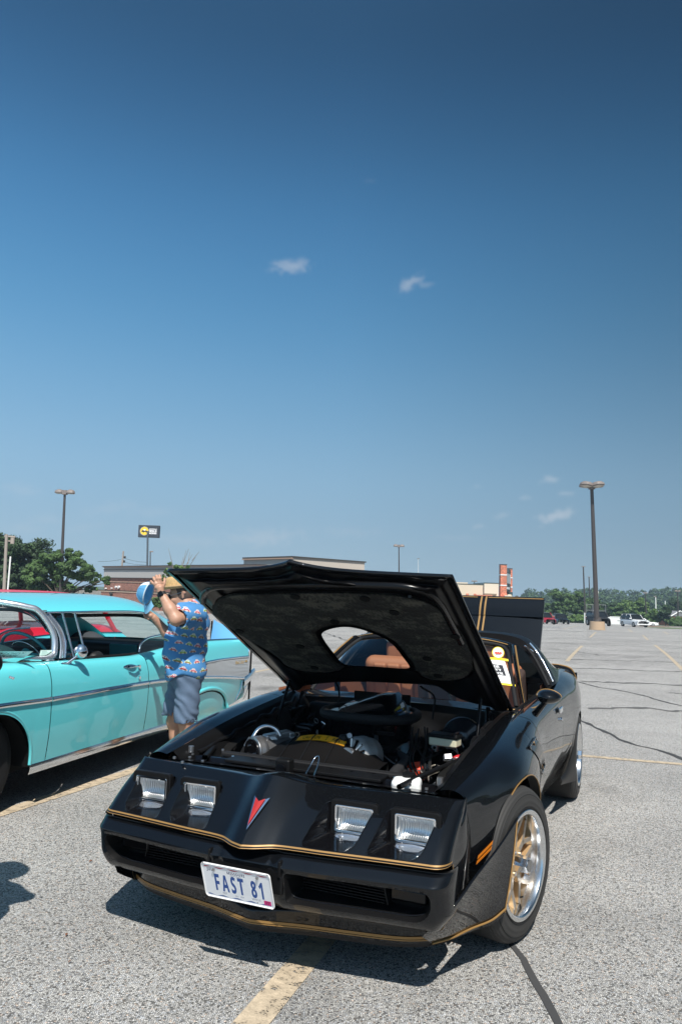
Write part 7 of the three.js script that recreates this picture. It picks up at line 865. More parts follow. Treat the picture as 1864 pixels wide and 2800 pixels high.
// grey bag and camp chair beyond the turquoise car
{
  const p = at(232, 1741, 8.25), t = thing('grey_bag', 'grey cloth bag with small yellow badge seen through the car side window', 'bag', [p.x, p.y - 0.05, p.z], -0.3);
  mk('bag_body', surf(28, 16, (u, v) => { const a = u * 6.283, th = v * Math.PI, r = Math.sin(th); return [0.27 * Math.sign(Math.cos(a)) * Math.pow(Math.abs(Math.cos(a)), 0.7) * r, 0.10 * Math.cos(th) * (1 + 0.3 * noise(a, th * 2, 4)), 0.13 * Math.sin(a) * r * (0.8 + 0.4 * noise(a * 2, th * 3, 8))]; }), std(rgb(0.055, 0.055, 0.065), 0.85), t); mk('badge', rbox(0.05, 0.014, 0.01, 0.004, 0.05, 0.035, 0.115), std(rgb(0.7, 0.4, 0.03), 0.5), t); mk('strap', new THREE.TubeGeometry(new THREE.CatmullRomCurve3([V(-0.2, 0.05, 0.05), V(-0.15, 0.14, 0.02), V(-0.02, 0.10, 0.06)]), 20, 0.012, 6), M.rubber, t);
  mk('shelf_lid', box(1.0, 0.02, 0.3, 0.42, -0.06, 0), M.satinBlack, t);
  const c = at(590, 1748, 8.7), ch = thing('camp_chair', 'light blue folding camp chair behind the man in the flowered shirt', 'chair', [c.x, 0, c.z], -0.5), bl = std(rgb(0.16, 0.42, 0.72), 0.7);
  mk('backrest', surf(16, 12, (u, v) => { const x = lerp(-0.29, 0.29, u); return [x, lerp(1.12, 0.62, v) + 0.06 * Math.pow(Math.abs(x) / 0.29, 2) * (1 - v), -0.22 + 0.06 * (1 - Math.pow(x / 0.29, 2)) - 0.1 * (1 - v)]; }), bl, ch); mk('seat', surf(10, 8, (u, v) => [lerp(-0.28, 0.28, u), 0.46 - 0.05 * Math.sin(u * 3.14), lerp(-0.2, 0.26, v)]), bl, ch);
  for (const [a, b] of [[[-0.3, 0, -0.28], [-0.3, 1.16, -0.3]], [[0.3, 0, -0.28], [0.3, 1.16, -0.3]], [[-0.3, 0, 0.3], [-0.3, 0.62, 0.22]], [[0.3, 0, 0.3], [0.3, 0.62, 0.22]], [[-0.3, 0.02, 0.3], [0.3, 0.48, 0.28]], [[0.3, 0.02, 0.3], [-0.3, 0.48, 0.28]]]) mk('leg', bar(V(...a), V(...b), 0.011), M.satinBlack, ch); for (const s of [-1, 1]) mk('armrest', box(0.06, 0.02, 0.5, s * 0.3, 0.63, 0), M.satinBlack, ch);
}
// ---------- people: signed distances joined with a smooth minimum, meshed with surface nets ----------
function netMesh(f, lo, hi, cell) {
  const n = [0, 1, 2].map((k) => Math.ceil((hi[k] - lo[k]) / cell) + 1), [nx, ny, nz] = n, F = new Float32Array(nx * ny * nz), id = (i, j, k) => (k * ny + j) * nx + i;
  for (let k = 0; k < nz; k++) for (let j = 0; j < ny; j++) for (let i = 0; i < nx; i++) F[id(i, j, k)] = f(lo[0] + i * cell, lo[1] + j * cell, lo[2] + k * cell);
  const vi = new Int32Array(nx * ny * nz).fill(-1), P = [], I = [];
  for (let k = 0; k < nz - 1; k++) for (let j = 0; j < ny - 1; j++) for (let i = 0; i < nx - 1; i++) {
    let c = 0, x = 0, y = 0, z = 0; const v = [];
    for (let q = 0; q < 8; q++) v.push(F[id(i + (q & 1), j + ((q >> 1) & 1), k + (q >> 2))]);
    for (const [a, b] of EDGES) if ((v[a] < 0) !== (v[b] < 0)) { const t = v[a] / (v[a] - v[b]); x += lerp(a & 1, b & 1, t); y += lerp((a >> 1) & 1, (b >> 1) & 1, t); z += lerp(a >> 2, b >> 2, t); c++; }
    if (c) { vi[id(i, j, k)] = P.length / 3; P.push(lo[0] + (i + x / c) * cell, lo[1] + (j + y / c) * cell, lo[2] + (k + z / c) * cell); }
  }
  for (let k = 1; k < nz - 1; k++) for (let j = 1; j < ny - 1; j++) for (let i = 1; i < nx - 1; i++) {
    const a = F[id(i, j, k)] < 0;
    const q = (p, r, s, t, fl) => { if (p < 0 || r < 0 || s < 0 || t < 0) return; if (fl) I.push(p, r, s, p, s, t); else I.push(p, s, r, p, t, s); };
    if (a !== F[id(i + 1, j, k)] < 0) q(vi[id(i, j - 1, k - 1)], vi[id(i, j, k - 1)], vi[id(i, j, k)], vi[id(i, j - 1, k)], a);
    if (a !== F[id(i, j + 1, k)] < 0) q(vi[id(i - 1, j, k - 1)], vi[id(i - 1, j, k)], vi[id(i, j, k)], vi[id(i, j, k - 1)], a);
    if (a !== F[id(i, j, k + 1)] < 0) q(vi[id(i - 1, j - 1, k)], vi[id(i, j - 1, k)], vi[id(i, j, k)], vi[id(i - 1, j, k)], a);
  }
  const g = new THREE.BufferGeometry(); g.setAttribute('position', new THREE.Float32BufferAttribute(P, 3)); g.setIndex(I); g.computeVertexNormals(); return g;
}
const EDGES = [[0, 1], [2, 3], [4, 5], [6, 7], [0, 2], [1, 3], [4, 6], [5, 7], [0, 4], [1, 5], [2, 6], [3, 7]];
const caps = (a, b, ra, rb) => { const ex = b.x - a.x, ey = b.y - a.y, ez = b.z - a.z, l2 = ex * ex + ey * ey + ez * ez || 1e-9; return (x, y, z) => { const t = clamp(((x - a.x) * ex + (y - a.y) * ey + (z - a.z) * ez) / l2); return Math.hypot(x - a.x - ex * t, y - a.y - ey * t, z - a.z - ez * t) - lerp(ra, rb, t); }; };
const ell = (c, r) => (x, y, z) => { const k = Math.hypot((x - c.x) / r[0], (y - c.y) / r[1], (z - c.z) / r[2]); return (k - 1) * Math.min(...r); };
const smin = (a, b, k) => { const h = Math.max(k - Math.abs(a - b), 0) / k; return Math.min(a, b) - h * h * k * 0.25; };
const blend = (list, k) => (x, y, z) => { let d = 1e9; for (const f of list) { const e = f(x, y, z); d = d > 1e8 ? e : smin(d, e, k); } return d; };
const SKIN = phy(rgb(0.44, 0.245, 0.165), 0.5, 0, {}), HAIR = std(rgb(0.10, 0.07, 0.055), 0.9);
{
  const D0 = 6.35, base = at(505, 1849, D0); base.y = 0;
  const t = thing('person', 'man in a flowered blue shirt, shorts and straw hat holding up a blue cap', 'person', base.toArray());
  const m = (px, py, dz = 0) => at(px, py, D0 - dz).sub(base);
  const J = { neck: m(508, 1652), chest: m(517, 1700), belly: m(503, 1775), hip: m(511, 1842), nSh: m(535, 1682, 0.18), nEl: m(481, 1694, 0.38), nWr: m(440.5, 1622, 0.30), fSh: m(500, 1684, -0.18), fEl: m(478, 1756, -0.20), fWr: m(421, 1688, -0.10), nHip: m(520, 1852, 0.10), nKn: m(509, 1975, 0.13), nAn: m(503, 2086, 0.12), fHip: m(500, 1852, -0.10), fKn: m(476, 1972, -0.12), fAn: m(489, 2086, -0.12) };
  const foot = (a, s) => { a = a.clone(); return caps(V(a.x + 0.04, 0.05, a.z), V(a.x - 0.14, 0.035, a.z + 0.03), 0.05, 0.035); };
  const body = blend([caps(J.neck, m(500, 1630), 0.062, 0.06), caps(J.neck, J.chest, 0.07, 0.14), ell(J.chest, [0.13, 0.17, 0.16]), ell(J.belly, [0.14, 0.17, 0.15]), ell(J.hip, [0.14, 0.13, 0.16]), caps(J.nSh, J.nEl, 0.058, 0.046), caps(J.nEl, J.nEl.clone().lerp(J.nWr, 0.4), 0.046, 0.046), caps(J.nEl.clone().lerp(J.nWr, 0.35), J.nWr, 0.046, 0.031), caps(J.fSh, J.fEl, 0.055, 0.044), caps(J.fEl, J.fEl.clone().lerp(J.fWr, 0.4), 0.044, 0.043), caps(J.fEl.clone().lerp(J.fWr, 0.35), J.fWr, 0.043, 0.030), caps(J.nHip, J.nKn, 0.085, 0.060), caps(J.nKn, J.nKn.clone().lerp(J.nAn, 0.35).add(V(0.012, 0, 0)), 0.056, 0.060), caps(J.nKn.clone().lerp(J.nAn, 0.35).add(V(0.012, 0, 0)), J.nAn, 0.060, 0.038), caps(J.fHip, J.fKn, 0.085, 0.060), caps(J.fKn, J.fKn.clone().lerp(J.fAn, 0.35).add(V(0.012, 0, 0)), 0.056, 0.060), caps(J.fKn.clone().lerp(J.fAn, 0.35).add(V(0.012, 0, 0)), J.fAn, 0.060, 0.038), foot(J.nAn, 1), foot(J.fAn, -1), caps(J.nAn, V(J.nAn.x, 0.05, J.nAn.z), 0.038, 0.045), caps(J.fAn, V(J.fAn.x, 0.05, J.fAn.z), 0.038, 0.045)], 0.035);
  // head: own frame, looking along -x and a little down
  const hc = m(495, 1625), tilt = 0.30, yaw = 0.22, hq = new THREE.Quaternion().setFromEuler(new THREE.Euler(0, yaw, tilt, 'YZX')), hqi = hq.clone().invert(), H = (x, y, z) => V(x, y, z);
  const headF = blend([ell(H(0.012, 0.012, 0), [0.098, 0.100, 0.078]), ell(H(-0.035, -0.045, 0), [0.062, 0.078, 0.064]), caps(H(-0.06, -0.105, 0.018), H(-0.06, -0.105, -0.018), 0.026, 0.026), caps(H(-0.02, -0.085, 0.05), H(-0.06, -0.108, 0.02), 0.022, 0.02), caps(H(-0.02, -0.085, -0.05), H(-0.06, -0.108, -0.02), 0.022, 0.02), caps(H(-0.084, 0.012, 0), H(-0.112, -0.036, 0), 0.010, 0.0145), caps(H(-0.098, -0.040, 0.012), H(-0.098, -0.040, -0.012), 0.010, 0.010), caps(H(-0.083, 0.022, 0.036), H(-0.086, 0.024, 0.008), 0.012, 0.011), caps(H(-0.083, 0.022, -0.036), H(-0.086, 0.024, -0.008), 0.012, 0.011), caps(H(-0.092, -0.069, 0.020), H(-0.098, -0.067, 0), 0.0065, 0.008), caps(H(-0.092, -0.069, -0.020), H(-0.098, -0.067, 0), 0.0065, 0.008), caps(H(-0.089, -0.082, 0.018), H(-0.094, -0.082, 0), 0.0065, 0.009), caps(H(-0.089, -0.082, -0.018), H(-0.094, -0.082, 0), 0.0065, 0.009), ell(H(-0.070, -0.030, 0.038), [0.025, 0.025, 0.025]), ell(H(-0.070, -0.030, -0.038), [0.025, 0.025, 0.025])], 0.016);
  const ear = (s) => blend([caps(H(0.018, 0.018, s * 0.078), H(0.008, -0.030, s * 0.074), 0.014, 0.010), caps(H(0.018, 0.018, s * 0.078), H(0.032, 0.005, s * 0.080), 0.010, 0.010)], 0.012), e1 = ear(1), e2 = ear(-1);
  const head = netMesh((x, y, z) => Math.min(headF(x, y, z), e1(x, y, z), e2(x, y, z), 1e9), [-0.15, -0.16, -0.11], [0.14, 0.14, 0.11], 0.0045); const toHead = (g) => { g.applyQuaternion(hq); g.translate(hc.x, hc.y, hc.z); return g; };
  // hands
  const fing = (pts, r0, r1) => { const o = []; for (let i = 0; i < pts.length - 1; i++) o.push(caps(pts[i], pts[i + 1], lerp(r0, r1, i / (pts.length - 1)), lerp(r0, r1, (i + 1) / (pts.length - 1)))); return o; };
  const h1 = blend([caps(J.nWr, m(438, 1608, 0.295), 0.030, 0.030), caps(m(431, 1606, 0.29), m(443, 1605, 0.27), 0.024, 0.022), caps(m(427, 1597, 0.29), m(443, 1595, 0.27), 0.017, 0.016), ...fing([m(425, 1600, 0.29), m(418, 1594, 0.28), m(413.5, 1590, 0.26), m(412, 1594, 0.245)], 0.0105, 0.0085), ...fing([m(428, 1596, 0.29), m(423, 1586, 0.285), m(420.5, 1580, 0.265), m(421, 1582, 0.25)], 0.0112, 0.009), ...fing([m(434, 1594, 0.285), m(430, 1582, 0.285), m(428, 1575, 0.265), m(430, 1576, 0.25)], 0.0115, 0.009), ...fing([m(440, 1594, 0.28), m(438.5, 1582, 0.28), m(436.5, 1574, 0.265), m(439, 1575, 0.25)], 0.0115, 0.009), ...fing([m(444, 1606, 0.28), m(449, 1597, 0.26), m(451, 1587, 0.24), m(450.5, 1582, 0.23)], 0.0135, 0.0095)], 0.008);
  const h2 = blend([caps(J.fWr, m(412, 1681, -0.10), 0.028, 0.027), caps(m(413, 1683, -0.085), m(407, 1676, -0.115), 0.022, 0.021), ...fing([m(411, 1674, -0.08), m(405, 1667.5, -0.07), m(401, 1664, -0.065)], 0.0125, 0.0095), ...fing([m(404, 1677, -0.12), m(398, 1678, -0.105), m(394, 1679, -0.085)], 0.011, 0.0085), ...fing([m(406, 1681, -0.115), m(399, 1683, -0.10), m(395.5, 1684, -0.08)], 0.011, 0.0085), ...fing([m(408, 1685, -0.11), m(402, 1688, -0.095), m(398.5, 1688.5, -0.078)], 0.011, 0.0085), ...fing([m(411, 1688, -0.10), m(407, 1692, -0.09), m(404, 1692.5, -0.078)], 0.010, 0.008)], 0.008);
  const bb = (c, r) => [[c.x - r, c.y - r, c.z - r], [c.x + r, c.y + r, c.z + r]], c1 = m(432, 1594, 0.27), c2 = m(407, 1680, -0.095);
  const gs = [netMesh(body, [-0.42, -0.02, -0.42], [0.26, 1.56, 0.50], 0.0125), toHead(head), netMesh(h1, ...bb(c1, 0.105), 0.0032), netMesh(h2, ...bb(c2, 0.09), 0.0032)];
  mk('body', gs, SKIN, t);
  // clothes
  const hemY = (x, z) => { const front = m(448, 1866).y, side = m(518, 1838).y, back = m(556, 1852).y; return x < 0.03 ? lerp(front, side, sstep(-0.17, 0.03, x)) : lerp(side, back, sstep(0.03, 0.16, x)); };
  const wr = (x, y, z) => 0.010 * (noise(x * 16 + y * 9, y * 14, z * 16) - 0.5) + 0.009 * Math.sin((y * 34 + x * 26 + z * 12) + 3 * noise(x * 8, y * 8, z * 8));
  const shirtF = blend([ell(m(518, 1698), [0.160, 0.185, 0.205]), ell(m(505, 1770), [0.175, 0.20, 0.200]), caps(m(508, 1835, 0.06), m(508, 1835, -0.06), 0.168, 0.168), caps(m(527, 1680, 0.11), m(508, 1682, -0.1), 0.088, 0.088), caps(m(516, 1700), m(506, 1790), 0.155, 0.165), caps(J.nSh, J.nSh.clone().lerp(J.nEl, 0.30), 0.088, 0.086), caps(J.nSh.clone().lerp(J.nEl, 0.3), J.nSh.clone().lerp(J.nEl, 0.78), 0.086, 0.082), caps(J.fSh, J.fSh.clone().lerp(J.fEl, 0.75), 0.078, 0.074), caps(m(524, 1664), m(508, 1662), 0.052, 0.056)], 0.05);
  const hollow = blend([caps(J.nSh, J.nEl.clone().lerp(J.nSh, -0.2), 0.066, 0.064), caps(J.neck, m(500, 1630), 0.068, 0.066), caps(J.fSh, J.fEl.clone().lerp(J.fSh, -0.2), 0.060, 0.058)], 0.01);
  const endN = J.nEl.clone().sub(J.nSh).normalize(), cutN = J.nSh.clone().lerp(J.nEl, 0.80), endF = J.fEl.clone().sub(J.fSh).normalize(), cutF = J.fSh.clone().lerp(J.fEl, 0.80);
  const shirt = netMesh((x, y, z) => { let d = shirtF(x, y, z) + wr(x, y, z) * 0.8; d = Math.max(d, hemY(x, z) - y); const a = (x - cutN.x) * endN.x + (y - cutN.y) * endN.y + (z - cutN.z) * endN.z; if (z > 0.14) d = Math.max(d, a); const b = (x - cutF.x) * endF.x + (y - cutF.y) * endF.y + (z - cutF.z) * endF.z; if (z < -0.12) d = Math.max(d, b); if (y > m(0, 1650).y || a > -0.12 && z > 0.15 || b > -0.1 && z < -0.13) d = Math.max(d, -hollow(x, y, z)); return d; }, [-0.32, 0.70, -0.42], [0.30, 1.48, 0.48], 0.011);
  { const p = shirt.attributes.position, u = new Float32Array(p.count * 2); for (let i = 0; i < p.count; i++) { u[i * 2] = (p.getX(i) - p.getZ(i) * 0.55) / 0.56; u[i * 2 + 1] = (p.getY(i) + 0.1 * p.getX(i)) / 0.56; } shirt.setAttribute('uv', new THREE.BufferAttribute(u, 2)); }
  const print = canvasTex(1024, 1024, (x) => {
    const r = rng(3); x.fillStyle = '#4580b4'; x.fillRect(0, 0, 1024, 1024); for (let i = 0; i < 5000; i++) { x.fillStyle = i % 2 ? 'rgba(40,90,150,0.20)' : 'rgba(150,190,225,0.16)'; x.fillRect(r() * 1024, r() * 1024, 2 + 10 * r(), 2); }
    const car = (cx, cy, c1, c2, k, f) => { for (const ox of [-1024, 0, 1024]) for (const oy of [-1024, 0, 1024]) { x.save(); x.translate(cx + ox, cy + oy); x.scale(f * k, k); x.rotate(-0.12); x.fillStyle = '#c9cdc6'; x.beginPath(); x.moveTo(-70, 22); x.quadraticCurveTo(-76, -8, -40, -10); x.quadraticCurveTo(-30, -44, 5, -40); x.quadraticCurveTo(34, -40, 42, -10); x.quadraticCurveTo(76, -8, 72, 24); x.fill(); x.fillStyle = c1; x.beginPath(); x.moveTo(-62, 16); x.quadraticCurveTo(-66, -4, -36, -5); x.quadraticCurveTo(-26, -36, 4, -33); x.quadraticCurveTo(28, -33, 36, -4); x.quadraticCurveTo(66, -2, 63, 18); x.fill(); x.fillStyle = '#cfe0e6'; x.fillRect(-20, -26, 18, 16); x.fillRect(4, -26, 18, 16); x.fillStyle = c2; x.fillRect(-58, 6, 116, 7); x.fillStyle = '#23262c'; for (const q of [-34, 34]) { x.beginPath(); x.arc(q, 18, 13, 0, 7); x.fill(); } x.fillStyle = '#d8d2c4'; for (const q of [-34, 34]) { x.beginPath(); x.arc(q, 18, 5, 0, 7); x.fill(); } x.restore(); } };
    const cols = [['#b23a48', '#e8b9a8'], ['#7d9a3e', '#dfe3a2'], ['#c0485a', '#f1d6c6'], ['#8a5a4a', '#d8a890'], ['#a8323e', '#5d2430'], ['#6f8f46', '#c43b3b']]; let n = 0; for (let j = 0; j < 8; j++) for (let i = 0; i < 6; i++) { const c = cols[Math.floor(r() * 6)]; car(80 + i * 170 + (j % 2) * 85 + 60 * (r() - 0.5), 60 + j * 128 + 50 * (r() - 0.5), c[0], c[1], 0.82 + 0.25 * r(), r() < 0.5 ? 1 : -1); }
  }); print.wrapS = print.wrapT = THREE.RepeatWrapping;
  const sh = mk('shirt', shirt, std(rgb(1, 1, 1), 0.85, 0, { map: print }), t);
  const collar = tube([[0, 0, 0]].length ? [m(494, 1659, 0.075), m(507, 1654, 0.085), m(520, 1650, 0.06), m(526, 1648, 0), m(518, 1650, -0.065), m(500, 1656, -0.075)] : [], 0.017, 8, 40); mk('collar', collar, std(rgb(1, 1, 1), 0.85, 0, { map: print }), sh); mk('pocket_flap', (() => { const g = rbox(0.10, 0.012, 0.004, 0.002, 0, 0, 0); g.translate(m(500, 1722).x, m(500, 1722).y, 0.205); return g; })(), std(rgb(0.10, 0.24, 0.45), 0.85), sh);
  const shortsF = blend([caps(m(511, 1836, 0.05), m(509, 1836, -0.05), 0.152, 0.152), caps(m(516, 1860, 0.095), m(507, 1978, 0.125), 0.108, 0.096), caps(m(498, 1860, -0.095), m(466, 1972, -0.12), 0.108, 0.088)], 0.04);
  const hemS = (z) => z > 0 ? m(505, 1968).y : m(465, 1961).y, legIn = Math.min;
  const inN = caps(m(516, 1890, 0.095), m(506, 2000, 0.125), 0.09, 0.086), inF = caps(m(496, 1890, -0.095), m(464, 2000, -0.12), 0.09, 0.078);
  const shorts = netMesh((x, y, z) => { let d = shortsF(x, y, z) + 0.012 * (noise(x * 18 + z * 6, y * 20 + x * 14, z * 14) - 0.5) + 0.005 * Math.sin(y * 60 + x * 60 + 5 * noise(x * 9, y * 9, z * 9)); d = Math.max(d, hemS(z) + 0.02 * x - y, y - 0.93); if (y < hemS(z) + 0.03) d = Math.max(d, -Math.min(inN(x, y, z), inF(x, y, z))); return d; }, [-0.28, 0.40, -0.30], [0.24, 0.95, 0.30], 0.011);
  const cloth = dataTex(256, 256, (i, j) => { const v = 225 + 30 * ((hash3(i, j, 2) - 0.5) + (hash3(i >> 1, j, 4) - 0.5)); return [v, v, v]; }, true); mk('shorts', shorts, std(rgb(0.105, 0.155, 0.235), 0.9), t); mk('waistband', new THREE.TubeGeometry(new THREE.CatmullRomCurve3(Array.from({ length: 12 }, (_, i) => { const a = i / 12 * 6.283; return V(m(510, 1836).x + 0.155 * Math.cos(a), 0.90, 0.19 * Math.sin(a)); }), true), 40, 0.012, 6, true), std(rgb(0.08, 0.12, 0.19), 0.9), t);
  for (const a of [J.nAn, J.fAn]) { mk('sock', caps2(V(a.x, 0.06, a.z), V(a.x, 0.15, a.z), 0.05, 0.045), M.white, t); const sF = blend([caps(V(a.x + 0.05, 0.045, a.z), V(a.x - 0.14, 0.04, a.z + 0.03), 0.058, 0.05)], 0.01); mk('shoe', netMesh((x, y, z) => Math.max(sF(x, y, z), 0.002 - y), [a.x - 0.22, -0.01, a.z - 0.09], [a.x + 0.13, 0.12, a.z + 0.11], 0.008), std(rgb(0.03, 0.03, 0.035), 0.7), t); }
  // straw hat
  const straw = (() => { const tx = dataTex(512, 256, (i, j) => { const w = ((i >> 2) + (j >> 2)) % 2, k = 0.82 + 0.22 * w * hash3(i >> 2, j >> 2, 3) + 0.12 * (hash3(i, j >> 1, 6) - 0.5), b = j > 118 && j < 132 && (i >> 3) % 2 ? 0.35 : 1; return [215 * k * b, 178 * k * b, 125 * k * b]; }, true); return std(rgb(0.95, 0.95, 0.95), 0.85, 0, { map: tx }); })();
  const hatG = new THREE.LatheGeometry([[0.0, 0.088], [0.04, 0.090], [0.070, 0.086], [0.086, 0.072], [0.094, 0.040], [0.099, 0.004], [0.106, -0.004], [0.125, -0.006], [0.142, 0.004], [0.146, 0.010], [0.142, 0.001], [0.120, -0.012], [0.100, -0.010]].map(([r, y]) => new THREE.Vector2(r, y)), 56); hatG.scale(1.02, 1, 0.90);
  const hat = new THREE.Group(); hat.name = 'straw_hat'; hat.quaternion.copy(new THREE.Quaternion().setFromEuler(new THREE.Euler(0.04, 0, 0.13))); hat.position.copy(m(483, 1605)); t.add(hat); mk('hat_body', hatG, straw, hat); mk('hat_band', new THREE.TorusGeometry(0.0985, 0.004, 6, 50).rotateX(Math.PI / 2).translate(0, 0.010, 0).scale(1.02, 1, 0.9), std(rgb(0.35, 0.26, 0.17), 0.9), hat);
  mk('hair', toHead(netMesh((x, y, z) => Math.max(blend([ell(H(0.018, 0.012, 0), [0.098, 0.102, 0.083])], 0.01)(x, y, z), -(x + 0.03 - (y > -0.02 ? 0 : 0)), -0.055 - y, ...[]), [-0.06, -0.08, -0.1], [0.13, 0.13, 0.1], 0.006)), HAIR, t);
  mk('beard', toHead(netMesh((x, y, z) => { const d = blend([caps(H(-0.063, -0.107, 0.02), H(-0.063, -0.107, -0.02), 0.0285, 0.0285), caps(H(-0.03, -0.088, 0.052), H(-0.06, -0.108, 0.02), 0.0225, 0.022), caps(H(-0.03, -0.088, -0.052), H(-0.06, -0.108, -0.02), 0.0225, 0.022)], 0.01)(x, y, z); return Math.max(d + 0.002 * (noise(x * 300, y * 300, z * 300)), y + 0.090); }, [-0.11, -0.15, -0.09], [0.02, -0.07, 0.09], 0.005)), std(rgb(0.30, 0.25, 0.21), 0.95), t);
  const gl = new THREE.Group(); gl.name = 'sunglasses'; gl.quaternion.copy(hq); gl.position.copy(hc); t.add(gl); for (const s of [1, -1]) { const g = new THREE.SphereGeometry(1, 20, 12); g.scale(0.010, 0.021, 0.028); g.rotateY(s * 0.35); g.translate(-0.098, 0.004, s * 0.036); mk('lens', g, M.gloss, gl); mk('temple', new THREE.TubeGeometry(new THREE.CatmullRomCurve3([V(-0.088, 0.010, s * 0.064), V(-0.04, 0.014, s * 0.078), V(0.015, 0.016, s * 0.086)]), 10, 0.0022, 5), M.steel, gl); } mk('bridge', bar(V(-0.107, 0.010, -0.012), V(-0.107, 0.010, 0.012), 0.003), M.gloss, gl);
  // watch
  const wq = new THREE.Quaternion().setFromUnitVectors(V(0, 1, 0), J.nWr.clone().sub(J.nEl).normalize()), wp = J.nEl.clone().lerp(J.nWr, 0.94), wt = new THREE.Group(); wt.name = 'wrist_watch'; wt.position.copy(wp); wt.quaternion.copy(wq); t.add(wt); mk('watch_strap', new THREE.CylinderGeometry(0.0355, 0.0365, 0.026, 28, 1, true), std(rgb(0.012, 0.012, 0.014), 0.6), wt); mk('watch_face', rbox(0.036, 0.042, 0.012, 0.005, 0.0, 0, 0.038), M.gloss, wt);
}
function caps2(a, b, r0, r1) { return bar(a, b, r0, r1, 20); }
{ // blue cap held up by the far hand
  const c = at(402, 1622, 6.38), t = thing('baseball_cap', 'light blue cap held up beside the straw hat', 'cap', c.toArray()), bl = phy(rgb(0.12, 0.42, 0.72), 0.8, 0, { transmission: 0.4, thickness: 0 }), bl2 = phy(rgb(0.22, 0.55, 0.82), 0.8, 0, { transmission: 0.3, thickness: 0 }), ins = std(rgb(0.16, 0.22, 0.30), 0.9);
  // axis of the crown points up, left and away; the opening looks right, down and at the camera
  const ax = V(-0.95, 0.22, -0.17).normalize(), bd = V(0.10, -0.92, -0.0); bd.addScaledVector(ax, -bd.dot(ax)).normalize(); const sd = ax.clone().cross(bd), mtx = new THREE.Matrix4().makeBasis(sd, ax, bd);
  const dome = (r, m2, nm, a0, a1) => { const g = surf(30, 12, (u, v) => { const a = lerp(a0, a1, u), th = v * Math.PI / 2, rr = Math.sin(th); return [r * rr * Math.sin(a) * 0.92, r * Math.cos(th) * 1.12 - 0.02, r * rr * Math.cos(a) * 1.06]; }); g.applyMatrix4(mtx); return mk(nm, g, m2, t); };
  const R = 0.094; dome(R, bl2, 'front_panel', -0.9, 0.9); dome(R, bl, 'crown_panel', 0.9, 2.4); dome(R, M.white, 'crown_panel', 2.4, 3.9); dome(R, bl, 'crown_panel', 3.9, 5.383);  for (let i = 0; i < 6; i++) { const a = 0.9 + i * 1.047; const g = new THREE.TubeGeometry(new THREE.CatmullRomCurve3(Array.from({ length: 8 }, (_, k) => { const th = 0.1 + k / 7 * 1.45, rr = Math.sin(th); return V(R * rr * Math.sin(a) * 0.93, R * Math.cos(th) * 1.13 - 0.02, R * rr * Math.cos(a) * 1.07); })), 16, 0.0016, 4); g.applyMatrix4(mtx); mk('seam', g, bl, t); }
  const band = new THREE.TorusGeometry(1, 0.06, 6, 50); band.rotateX(Math.PI / 2); band.scale(R * 0.90, 0.10, R * 1.03); band.translate(0, -0.014, 0); band.applyMatrix4(mtx); mk('sweat_band', band, std(rgb(0.45, 0.55, 0.62), 0.85), t);
  const bill = surf(20, 10, (u, v) => { const a = lerp(-1.0, 1.0, u), x = Math.sin(a) * R * 0.95, z0 = Math.cos(a) * R * 1.05, len = 0.072 * Math.cos(a * 0.9) * v; return [x * (1 + 0.05 * v), -0.022 - 0.016 * v * v - 0.03 * Math.pow(x / R, 2) * v, z0 + len]; }); bill.applyMatrix4(mtx); mk('bill', bill, bl2, t);
}
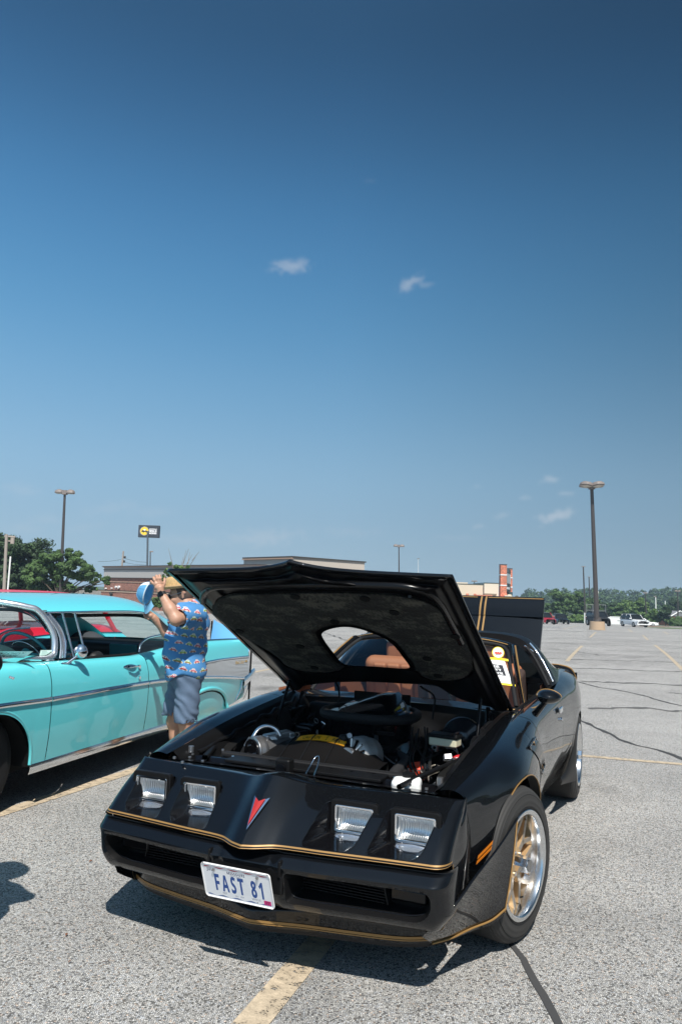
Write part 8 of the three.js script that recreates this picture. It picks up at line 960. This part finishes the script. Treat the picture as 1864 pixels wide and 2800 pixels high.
{ // a person just outside the frame at left: the elbow and its shadow are in view
  const bp = V(-1.60, 0, -3.04), t = thing('person', 'person in black at the left edge, only an elbow in view', 'person', bp.toArray()), q = (x, y, z) => V(x, y, z);
  const bd = blend([ell(q(-0.02, 1.22, 0), [0.16, 0.25, 0.13]), ell(q(-0.02, 1.0, 0), [0.15, 0.2, 0.13]), caps(q(0, 1.4, 0), q(0.02, 1.52, 0), 0.06, 0.055), ell(q(0.02, 1.62, 0), [0.08, 0.115, 0.095]), caps(q(0.13, 1.34, 0), q(0.23, 1.200, 0.0), 0.045, 0.03), caps(q(0.23, 1.200, 0.0), q(0.10, 1.10, 0.10), 0.03, 0.033), caps(q(-0.17, 1.38, 0), q(-0.30, 1.12, 0.03), 0.06, 0.045), caps(q(-0.30, 1.12, 0.03), q(-0.2, 1.25, 0.2), 0.043, 0.034), caps(q(0.09, 0.92, 0), q(0.10, 0.5, 0.01), 0.09, 0.06), caps(q(0.10, 0.5, 0.01), q(0.10, 0.08, -0.02), 0.06, 0.04), caps(q(-0.09, 0.92, 0), q(-0.10, 0.5, 0.01), 0.09, 0.06), caps(q(-0.10, 0.5, 0.01), q(-0.10, 0.08, -0.02), 0.06, 0.04), caps(q(0.10, 0.04, -0.04), q(0.12, 0.04, 0.13), 0.045, 0.035), caps(q(-0.10, 0.04, -0.04), q(-0.12, 0.04, 0.13), 0.045, 0.035)], 0.04);
  mk('body', netMesh(bd, [-0.42, -0.02, -0.2], [0.46, 1.78, 0.28], 0.016), SKIN, t);
  const top = blend([ell(q(-0.02, 1.22, 0), [0.18, 0.26, 0.145]), ell(q(-0.02, 1.0, 0), [0.17, 0.19, 0.145]), caps(q(0.13, 1.34, 0), q(0.235, 1.200, 0.0), 0.055, 0.034), caps(q(0.235, 1.200, 0), q(0.12, 1.13, 0.06), 0.034, 0.04), caps(q(-0.17, 1.38, 0), q(-0.30, 1.12, 0.03), 0.072, 0.06)], 0.04); mk('black_top', netMesh((x, y, z) => Math.max(top(x, y, z), 0.86 - y), [-0.42, 0.82, -0.2], [0.48, 1.5, 0.28], 0.014), M.satinBlack, t); const tr = blend([ell(q(0, 0.92, 0), [0.19, 0.14, 0.145]), caps(q(0.09, 0.92, 0), q(0.10, 0.1, 0.0), 0.105, 0.075), caps(q(-0.09, 0.92, 0), q(-0.10, 0.1, 0.0), 0.105, 0.075)], 0.03); mk('trousers', netMesh(tr, [-0.26, 0.0, -0.2], [0.26, 1.08, 0.2], 0.016), std(rgb(0.02, 0.022, 0.03), 0.9), t);
  const hg = new THREE.LatheGeometry([[0, 0.12], [0.07, 0.115], [0.095, 0.08], [0.105, 0.0], [0.135, -0.01], [0.105, -0.012]].map(([r, y]) => new THREE.Vector2(r, y)), 36); hg.translate(0.02, 1.67, 0); mk('sun_hat', hg, std(rgb(0.3, 0.26, 0.2), 0.9), t);
  mk('shadow_bag', rbox(0.20, 0.46, 0.16, 0.04, 0.08, 0.66, 0.06), M.mattBlack, t);  // unseen bag, added only to widen the figure's shadow on the ground
  const z = at(33, 1853, 3.02).sub(bp); mk('zip_pull', rbox(0.022, 0.010, 0.005, 0.002, z.x, z.y, z.z, 0, 0, -0.3), M.chrome, t);
}
scene.fog = new THREE.FogExp2(new THREE.Color().setRGB(0.42, 0.55, 0.68), 0.0005);
renderer.render(scene, camera);
